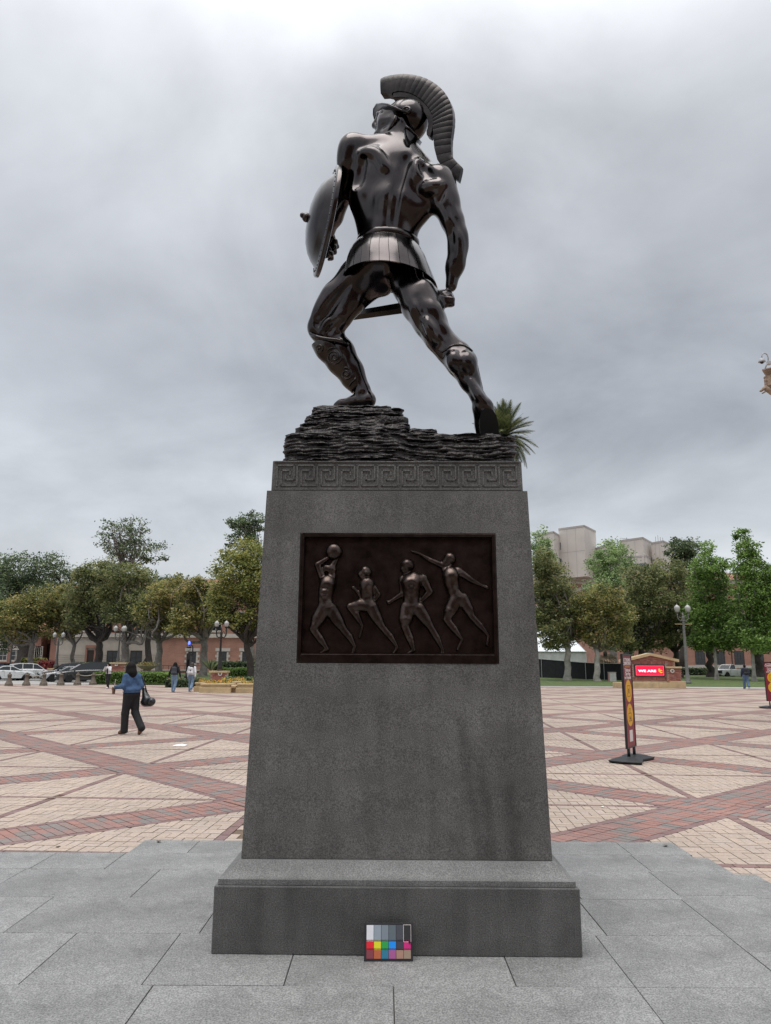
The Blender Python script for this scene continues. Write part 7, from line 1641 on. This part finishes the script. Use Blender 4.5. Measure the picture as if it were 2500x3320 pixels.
    for sg in (-1, 1):
        MB().add([(h*.90, sg*W*.475, fz+.04), (h*.985, sg*W*.40, fz), (h*1.004, sg*W*.27, fz-.03), (h*1.004, sg*W*.27, fz+.07), (h*.985, sg*W*.40, fz+.11), (h*.90, sg*W*.482, fz+.14)], [(0, 1, 4, 5), (1, 2, 3, 4)]).build('headlight', LAMPW, r, local=True, fix=False)
        MB().add([(-h*.93, sg*W*.485, fz+.18), (-h*.99, sg*W*.44, fz+.16), (-h*1.004, sg*W*.24, fz+.18), (-h*1.004, sg*W*.24, fz+.28), (-h*.99, sg*W*.44, fz+.31), (-h*.93, sg*W*.485, fz+.30)], [(0, 1, 4, 5), (1, 2, 3, 4)]).build('tail_light', LAMPR, r, local=True, fix=False)
        MB().cbox((h*(.36 if kind != 'van' else .46), sg*(W/2+.07), 1.04), (.14, .2, .13)).build('door_mirror', body_m, r, local=True, bevel=.03)
    gr = MB().box(h*.97, h*1.008, -W*.25, W*.25, fz-.16, fz+.02); 
    if kind == 'truck': gr = MB().box(h*.96, h*1.02, -W*.46, W*.46, .52, fz+.05)
    go = gr.build('grille', PLASTIC, r, local=True, bevel=.01); MB().box(h*.95, h*1.006, -W*.40, W*.40, .30, .42).build('lower_grille', PLASTIC, r, local=True, bevel=.01)
    MB().box(h*1.009, h*1.02, -.16, .16, .46, .60).build('number_plate', PLATE, r, local=True); MB().box(-h*1.02, -h*1.006, -.16, .16, .62, .78).build('number_plate', PLATE, r, local=True)
    seam = MB()
    for x in ((-.44, -.02, .40) if kind in ('suv', 'van') else (-.30, .12, .44) if kind == 'sedan' else (-.10, .38)):
        for sg in (-1, 1): z1 = float(np.interp(x, tx, tz)); seam.box(x*h-.006, x*h+.006, sg*W/2*.985*tap(x)-.012, sg*W/2*.985*tap(x)+.016, .42, z1-.08)
    seam.build('door_gap', PLASTIC, r, local=True)
    hd = MB()
    for x in ((-.36, .06) if kind != 'truck' else (0,)):
        for sg in (-1, 1): hd.cbox((x*h, sg*(W/2*.992+.012), .92), (.18, .03, .035))
    hd.build('door_handle', CHROME, r, local=True)
    if kind == 'truck':
        bd = MB().box(-h*.97, -h*.13, -W*.43, W*.43, .80, .82); bd.build('load_bed', PLASTIC, r, local=True); rail = MB().box(-h*.985, -h*.12, -W*.465, -W*.42, 1.041, 1.10).box(-h*.985, -h*.12, W*.42, W*.465, 1.041, 1.10).box(-h*.99, -h*.96, -W*.418, W*.418, 1.041, 1.10); rail.build('bed_rail', body_m, r, local=True)
    return r
WHITE, WHITE2, DGREY, SILV, BLACKP, NAVY = paint('white_paint', (.72, .73, .72)), paint('pearl_paint', (.68, .70, .70)), paint('dark_grey_paint', (.045, .05, .06)), paint('silver_paint', (.42, .44, .46)), paint('black_paint', (.012, .013, .015)), paint('navy_paint', (.03, .045, .09))
def spot(x, y, Y): return Vector((at(x, y, Y).x, Y, .012))
car('crossover', 'white crossover parked tail-on to the left with its rear light showing', 'car', spot(101, 2205, 76), math.radians(38), WHITE, 4.7, 1.9, 1.66, 'suv')
car('sedan', 'small white sedan left of the white crossover, rear to the left', 'car', spot(29, 2205, 73.5), math.radians(40), WHITE2, 4.5, 1.8, 1.42, 'sedan')
car('hatchback', 'dark grey car with its tailgate towards us behind the small white sedan', 'car', spot(22, 2205, 82), math.radians(60), DGREY, 4.5, 1.85, 1.66, 'suv')
car('sedan', 'dark blue car cut by the left picture edge', 'car', spot(-18, 2205, 77), math.radians(70), NAVY, 4.6, 1.85, 1.6, 'suv')
car('crossover', 'dark grey crossover with its nose to the left, right of the white crossover', 'car', spot(213, 2205, 75), math.radians(212), DGREY, 5.2, 1.95, 1.72, 'suv')
car('sedan', 'silver sedan squeezed between the dark grey crossover and the black van', 'car', spot(216, 2205, 70.2), math.radians(214), SILV, 4.5, 1.82, 1.42, 'sedan')
car('minivan', 'black van with its nose to the left, behind the last bollards', 'car', spot(279, 2205, 68.5), math.radians(210), BLACKP, 5.1, 1.98, 1.76, 'van')
car('pickup_truck', 'white pickup truck parked on the far lawn left of the walking man', 'pickup truck', Vector((at(2367, 2196, 97).x, 97, .25)), math.radians(207), WHITE, 5.0, 1.85, 1.68, 'truck', None)
# ------------------------------------------------------------------ people
SKIN, SKIN2 = mat('skin', (.42, .24, .16), .55, var=.06), mat('brown_skin', (.30, .17, .11), .55, var=.06); HAIR = mat('black_hair', (.010, .008, .008), .7, scale=30, var=.3, spec=.15); DENIM = mat('blue_denim', (.035, .085, .19), .85, scale=9, var=.35, bump=.3, col2=(.07, .14, .27)); JEANS = mat('washed_jeans', (.14, .23, .36), .85, scale=8, var=.25, bump=.2, col2=(.22, .32, .45)); BLKC = mat('black_cloth', (.012, .012, .014), .85, scale=12, var=.3); WHC = mat('white_cloth', (.66, .66, .68), .8, scale=7, var=.12, bump=.2); NAVC = mat('navy_cloth', (.012, .014, .03), .85); SHOE, SHOEW = mat('brown_shoe', (.17, .085, .045), .6), mat('white_shoe', (.7, .7, .7), .6); LEATH = mat('black_leather', (.012, .014, .018), .32, spec=.6)
def person(label, loc, rotz, pose, S=1.0, skin=SKIN, hair='long', top=('jacket', DENIM), legs=('trousers', BLKC), shoe=SHOE, h=.016, stout=1.0, shirt=None, hair_m=None):
    """one continuous body from a skeleton; hair and clothes are its children. Local frame: x = the figure's right, y = the way it faces"""
    J = {k: np.array(v, float)*S for k, v in pose.items()}; R = thing('person', label, 'person', loc, rotz)
    lo = np.min(list(J.values()), 0)-.28*S; hi = np.max(list(J.values()), 0)+.28*S
    def limbset(q, parts, e, k=.03):
        T = stout
        if 'torso' in parts:
            q.ell(J['chest'], (.165*T*S+e, .115*T*S+e, .18*S+e), k=.05); q.ell((J['chest']+J['hips'])/2, (.135*T*S+e, .105*T*S+e, .16*S+e), k=.08); q.chain([J['shL'], (J['shL']+J['shR'])/2+np.array((0, 0, .02*S)), J['shR']], [.05*S+e, .07*S+e, .05*S+e], .08)
        if 'hips' in parts: q.ell(J['hips'], (.165*T*S+e, .125*T*S+e, .12*S+e), k=.06)
        for s in 'LR':
            if 'arms' in parts: q.chain([J['sh'+s], J['el'+s], J['wr'+s]], [.055*S*T+e, .043*S*T+e, .03*S+e], k)
            if 'hands' in parts:
                w, d = J['wr'+s], J['wr'+s]-J['el'+s]; d = d/np.linalg.norm(d); c = np.cross(d, (0, 0, 1.)); c = c/(np.linalg.norm(c)+1e-6); c2 = np.cross(d, c)
                q.ell(w+d*.055*S, (.045*S, .035*S, .022*S), d, c, k=.015)
                for f in range(4): o = c*(.027-.018*f)*S; q.chain([w+d*.085*S+o, w+d*.125*S+o*1.05+c2*.012*S, w+d*.140*S+o+c2*.045*S], [.0105*S, .0095*S, .008*S], .004)
                q.chain([w+d*.03*S+c*.035*S, w+d*.075*S+c*.052*S+c2*.02*S], [.012*S, .010*S], .006)
            if 'legs' in parts: q.chain([J['hp'+s], J['kn'+s], J['an'+s]], [.095*S*T+e, .062*S*T+e, .045*S+e], k)
            if 'feet' in parts: q.chain([J['an'+s]+np.array((0, 0, -.02*S)), (J['an'+s]+J['to'+s])/2, J['to'+s]], [.045*S+e, .042*S+e, .032*S+e], .03)
        if 'head' in parts:
            hd, nk = J['head'], (J['shL']+J['shR'])/2; f = pose_face; q.cap(nk+np.array((0, 0, .02*S)), hd-np.array((0, 0, .06*S)), .055*S, .05*S, .03)
            q.ell(hd, (.076*S, .094*S, .108*S), np.cross(f, (0, 0, 1.)), f, k=.02); q.ell(hd+f*.03*S-np.array((0, 0, .055*S)), (.055*S, .062*S, .062*S), np.cross(f, (0, 0, 1.)), f, k=.03)
            q.cap(hd+f*.088*S+np.array((0, 0, .0)), hd+f*.104*S-np.array((0, 0, .028*S)), .010*S, .015*S, .012)
            sd = np.cross(f, (0, 0, 1.))
            for sg in (-1, 1): q.ell(hd+sd*sg*.078*S-np.array((0, 0, .015*S)), (.012*S, .02*S, .03*S), sd, f, k=.01); q.ell(hd+sd*sg*.03*S+f*.088*S+np.array((0, 0, .012*S)), (.014*S, .012*S, .009*S), sd, f, k=.008, op='-')
            q.ell(hd+f*.086*S-np.array((0, 0, .062*S)), (.024*S, .008*S, .006*S), sd, f, k=.004)
    yaw = pose.get('_face', 0) if False else FACE.get(label, 0.0); pose_face = np.array((math.sin(yaw), math.cos(yaw), 0.0))
    b = SDF(lo, hi, h); limbset(b, ('torso', 'hips', 'arms', 'hands', 'legs', 'feet', 'head'), 0); b.build('body', skin, R, local=True)
    if legs:
        q = SDF(lo, hi, h); limbset(q, ('hips', 'legs'), .014*S)
        for s in 'LR': q.chain([J['kn'+s], J['an'+s]+np.array((0, 0, .0))], [.07*S*stout, .086*S if legs[0] == 'flared_trousers' else .066*S], .03)
        if legs[0] == 'flared_trousers': q.plane_cut((0, 0, .032*S), (0, 0, -1.))
        q.build('trousers', legs[1], R, local=True)
    if shirt:
        q = SDF(lo, hi, h); limbset(q, ('torso',), .010*S); q.build('shirt', shirt, R, local=True)
    if top:
        q = SDF(lo, hi, h); limbset(q, ('torso', 'arms'), .017*S)
        if top[0] == 'jacket': q.ell(J['hips']+np.array((0, 0, .09*S)), (.185*stout*S, .145*stout*S, .11*S), k=.05)
        elif top[0] == 'open_jacket':
            q.ell(J['hips']+np.array((0, 0, .06*S)), (.19*stout*S, .14*stout*S, .12*S), k=.05); c0 = (J['chest']+J['hips'])/2+np.array((0, .17*S, 0)); q.ell(c0-np.array((0, 0, .1*S)), (.085*S, .12*S, .36*S), k=.02, op='-')
        else: q.ell(J['hips']+np.array((0, 0, .07*S)), (.175*stout*S, .135*stout*S, .10*S), k=.05)
        for s in 'LR': d = J['wr'+s]-J['el'+s]; d = d/np.linalg.norm(d); p = J['wr'+s]-d*.005*S; 
        q.build(top[0], top[1], R, local=True)
        if top[0] == 'jacket':
            sm = MB(); 
            z = J['hips'][2]+.035*S; ring = [(J['hips'][0]+.188*stout*S*math.cos(t), J['hips'][1]+.148*stout*S*math.sin(t), z) for t in np.linspace(0, 2*pi, 25)]; sm.tube(ring, .011*S, 6, caps=False); sm.build('waistband', top[1], R, local=True, smooth=True)
            for s in 'LR':
                d = J['wr'+s]-J['el'+s]; d = d/np.linalg.norm(d); MB().tube([J['wr'+s]-d*.035*S, J['wr'+s]+d*.012*S], [.052*S, .050*S], 12).build('cuff', top[1], R, local=True, smooth=True, sharp=40)
            yk = MB(); yk.tube([(J['chest'][0]+.15*S*math.cos(t)*1.05, J['chest'][1]-.128*S*math.sin(t)*1.12-.006, J['chest'][2]+.045*S) for t in np.linspace(.25, pi-.25, 13)], .008, 5); yk.build('yoke_seam', top[1], R, local=True, smooth=True)
    q = SDF(J['head']-.5*S, J['head']+.3*S, h); hd, f = J['head'], pose_face; sd = np.cross(f, (0, 0, 1.))
    q.ell(hd-f*.012*S+np.array((0, 0, .022*S)), (.094*S, .108*S, .112*S), sd, f, k=.02)
    if hair in ('long', 'mid'):
        l = .34 if hair == 'long' else .22
        q.chain([hd-f*.055*S, hd-f*.085*S-np.array((0, 0, .14*S)), hd-f*.095*S-np.array((0, 0, l*S))], [.098*S, .105*S, .072*S], .05)
        for sg in (-1, 1): q.chain([hd+sd*sg*.072*S-f*.02*S, hd+sd*sg*.085*S-f*.05*S-np.array((0, 0, .16*S)), hd+sd*sg*.075*S-f*.06*S-np.array((0, 0, (l-.03)*S))], [.05*S, .055*S, .04*S], .04)
    q.ell(hd+f*.082*S-np.array((0, 0, .035*S)), (.062*S, .05*S, .085*S), sd, f, k=.015, op='-')
    q.build('hair', hair_m or HAIR, R, local=True)
    for s in 'LR':
        q = SDF(np.minimum(J['an'+s], J['to'+s])-.12*S, np.maximum(J['an'+s], J['to'+s])+.12*S, .012); q.chain([J['an'+s]+np.array((0, 0, -.02*S)), (J['an'+s]*.4+J['to'+s]*.6), J['to'+s]], [.055*S, .05*S, .04*S], .03); q.build('shoe', shoe, R, local=True)
    return R
FACE = {}
def walk(stride=.30, arm=.15, lift=.10, headx=0, lean=.03):
    return dict(head=(headx, .05, 1.56), chest=(0, .03, 1.24), hips=(0, 0, .94), shL=(-.17, .03, 1.38), shR=(.17, .03, 1.38), elL=(-.235, -.02+arm*.5, 1.12), elR=(.235, -.02-arm*.5, 1.12), wrL=(-.25, .04+arm, .89), wrR=(.25, .0-arm, .89),
                hpL=(-.085, 0, .90), hpR=(.085, 0, .90), knL=(-.09, stride*.55, .50), knR=(.09, -.02-stride*.18, .50), anL=(-.09, stride*.75, .085), anR=(.09, -stride-.10, .11+lift), toL=(-.10, stride*.75+.16, .04), toR=(.10, -stride+.02, .035+lift*.25))
# the woman in denim
lw_ = 'woman-length black hair, blue denim jacket and black flared trousers, walking away to the left with a drink and a shoulder bag'
LB = 'long-haired person in a blue denim jacket and black trousers carrying a drink'
FACE[LB] = math.radians(10)
P = walk(.24, .0, .10); P.update(head=(-.03, .07, 1.55), shL=(-.16, .03, 1.335), shR=(.16, .03, 1.335), elL=(-.23, .02, 1.11), wrL=(-.24, .30, 1.08), elR=(.20, -.06, 1.11), wrR=(.20, .12, .96))
P.update(knL=(-.10, .06, .49), anL=(-.10, .05, .085), toL=(-.11, .22, .04), knR=(.10, -.04, .50), anR=(.10, -.34, .16), toR=(.11, -.25, .035))
wl = gnd(418, 2381); WROT = math.radians(52); W_ = person(LB, wl, WROT, P, 1.025, SKIN, 'long', ('jacket', DENIM), ('flared_trousers', BLKC), SHOE, .0135, 1.16)
def loc_w(p, base=wl, rot=WROT, S=1.025): p = Vector(p)*S; return Vector((base.x+p.x*math.cos(rot)-p.y*math.sin(rot), base.y+p.x*math.sin(rot)+p.y*math.cos(rot), base.z+p.z))
cu = loc_w((-.24, .39, 1.01)); c = thing('drink_cup', 'iced coffee cup with a pale straw in the denim-jacketed person\'s hand', 'cup', cu); COF = mat('iced_coffee', (.16, .085, .05), .25)
MB().lathe([(.034, -.09), (.044, .06), (.046, .065), (.046, .075)], n=14).build('cup', COF, c, local=True, smooth=True, sharp=40); MB().tube([(0, 0, .05), (.06, -.09, .26)], .009, 6).build('straw', WHT, c, local=True)
hb = loc_w((.27, -.12, .90)); hbag = thing('handbag', 'large slouchy black leather bag hanging from the denim-jacketed person\'s shoulder', 'handbag', hb, WROT)
q = SDF((-.30, -.45, -.40), (.30, .45, .40), .014); q.cap((.02, .07, .13), (.04, -.05, -.12), .045, .115, .05); q.cap((.03, .05, -.17), (.05, -.24, -.15), .085, .095, .07); q.cap((.03, .0, -.21), (.04, -.20, -.20), .07, .07, .05); q.cap((.125, .05, .05), (.135, -.15, -.1), .02, .025, .04, '-'); q.build('bag', LEATH, hbag, local=True)
MB().tube([(.03, .09, .05), (.0, .09, .24), (-.04, .11, .44), (-.09, .14, .52)], .014, 6).tube([(.04, -.04, .06), (.0, .02, .26), (-.05, .08, .44), (-.10, .13, .52)], .014, 6).build('strap', LEATH, hbag, local=True, smooth=True)
# the photographing person in a white jacket
LB = 'person in an open white jacket and dark clothes holding a camera up to the face'
P = walk(.06, .0, .0); P.update(head=(0, .06, 1.53), elL=(-.27, .15, 1.18), wrL=(-.07, .24, 1.42), elR=(.27, .15, 1.18), wrR=(.07, .24, 1.42), knL=(-.08, .05, .49), anL=(-.07, .03, .085), toL=(-.09, .18, .04), knR=(.06, .0, .49), anR=(.04, -.10, .085), toR=(.05, .05, .04)); FACE[LB] = 0
pl = gnd(348, 2233); person(LB, pl, math.radians(158), P, 1.02, SKIN, 'mid', ('open_jacket', WHC), ('trousers', BLKC), SHOEW, .02, 1.0, BLKC)
cp = Vector((pl.x-.24*math.sin(math.radians(158)), pl.y+.30*math.cos(math.radians(158)), 1.53)); cmo = thing('camera', 'small dark camera held up by the person in the white jacket', 'camera', cp, math.radians(158)); MB().box(-.065, .065, -.02, .02, -.04, .04).build('body', BLK, cmo, local=True, bevel=.006); le = MB().lathe([(.03, 0), (.03, .05), (.026, .055)], n=12).build('lens', BLK, cmo, local=True); le.rotation_euler = (-pi/2, 0, 0); le.location = (0, .02, 0)
# the two students and the man
def backpack(label, loc, rotz, m, S=1.0, print_=None):
    r = thing('backpack', label, 'backpack', loc, rotz); q = SDF((-.25, -.25, -.35), (.25, .2, .35), .016); q.ell((0, 0, 0), (.155*S, .085*S, .225*S), k=.02); q.cap((-.09*S, -.02, -.13*S), (.09*S, -.02, -.13*S), .085*S, .085*S, .05); q.cap((-.07*S, -.06*S, -.10*S), (.07*S, -.06*S, -.10*S), .055*S, .055*S, .02); q.cap((-.06*S, 0, .15*S), (.06*S, 0, .15*S), .075*S, .075*S, .05); q.build('pack', m, r, local=True)
    for sg in (-1, 1): MB().tube([(sg*.08*S, .05*S, .19*S), (sg*.10*S, .15*S, .24*S), (sg*.11*S, .26*S, .20*S), (sg*.12*S, .27*S, .0), (sg*.14*S, .13*S, -.14*S)], .016*S, 6, flat=.5).build('strap', m, r, local=True, smooth=True)
    MB().tube([(-.05*S, .02*S, .20*S), (0, .02*S, .25*S), (.05*S, .02*S, .20*S)], .01, 6).build('carry_loop', m, r, local=True, smooth=True)
    if print_: text(r, print_, .13*S, (0, -.095*S, .03*S), (pi/2, 0, 0), BLK, 'lettering', .004, bold=.004)
    return r
def on_back(p, rot, S, z=1.20): d = -.20*S; return Vector((p.x-d*math.sin(rot), p.y+d*math.cos(rot), p.z+z*S))
LB = 'person with black sleeves and light blue jeans walking away by the hedge'; p = gnd(563, 2245); P = walk(.16, .10, .02); P.update(elL=(-.27, -.02, 1.12), wrL=(-.34, .04, .87), elR=(.27, -.02, 1.12), wrR=(.32, .04, .87), anR=(.03, -.16, .10), toR=(.03, -.02, .04)); FACE[LB] = 0; person(LB, p, .04, P, 1.05, SKIN2, 'long', ('shirt', BLKC), ('trousers', JEANS), SHOEW, .02, 1.06)
backpack('dark grey backpack on the person with black sleeves', on_back(p, .04, 1.05), .04, mat('charcoal_fabric', (.045, .05, .065), .8), 1.05)
LB = 'person in a white top and pale jeans walking past the black call tower'; p = gnd(618, 2244); P = walk(.20, .10, .14); P.update(anR=(.10, -.32, .22), toR=(.11, -.26, .06)); FACE[LB] = 0; person(LB, p, -.03, P, 1.05, SKIN, 'mid', ('shirt', WHC), ('flared_trousers', JEANS), SHOEW, .02, 1.05, hair_m=mat('dark_brown_hair', (.03, .02, .016), .5))
backpack('small white backpack with a dark mark on the person in the white top', on_back(p, -.03, 1.05), -.03, WHC, .92, 'K')
LB = 'person in a dark hooded top and blue jeans on the right footpath'; p = gnd(2421, 2234); P = walk(.18, .08, .12); P.update(anR=(.08, -.30, .20), toR=(.09, -.24, .06)); FACE[LB] = 0; person(LB, p, -.15, P, 1.07, SKIN2, 'short', ('shirt', mat('navy_hoodie', (.018, .022, .05), .85)), ('flared_trousers', mat('blue_jeans', (.085, .14, .24), .85, scale=8, var=.25)), SHOEW, .02, 1.12)
backpack('black backpack with pale marks on the person in the dark hooded top', on_back(p, -.15, 1.07), -.15, mat('black_pack', (.012, .012, .016), .7), 1.08, 'f')
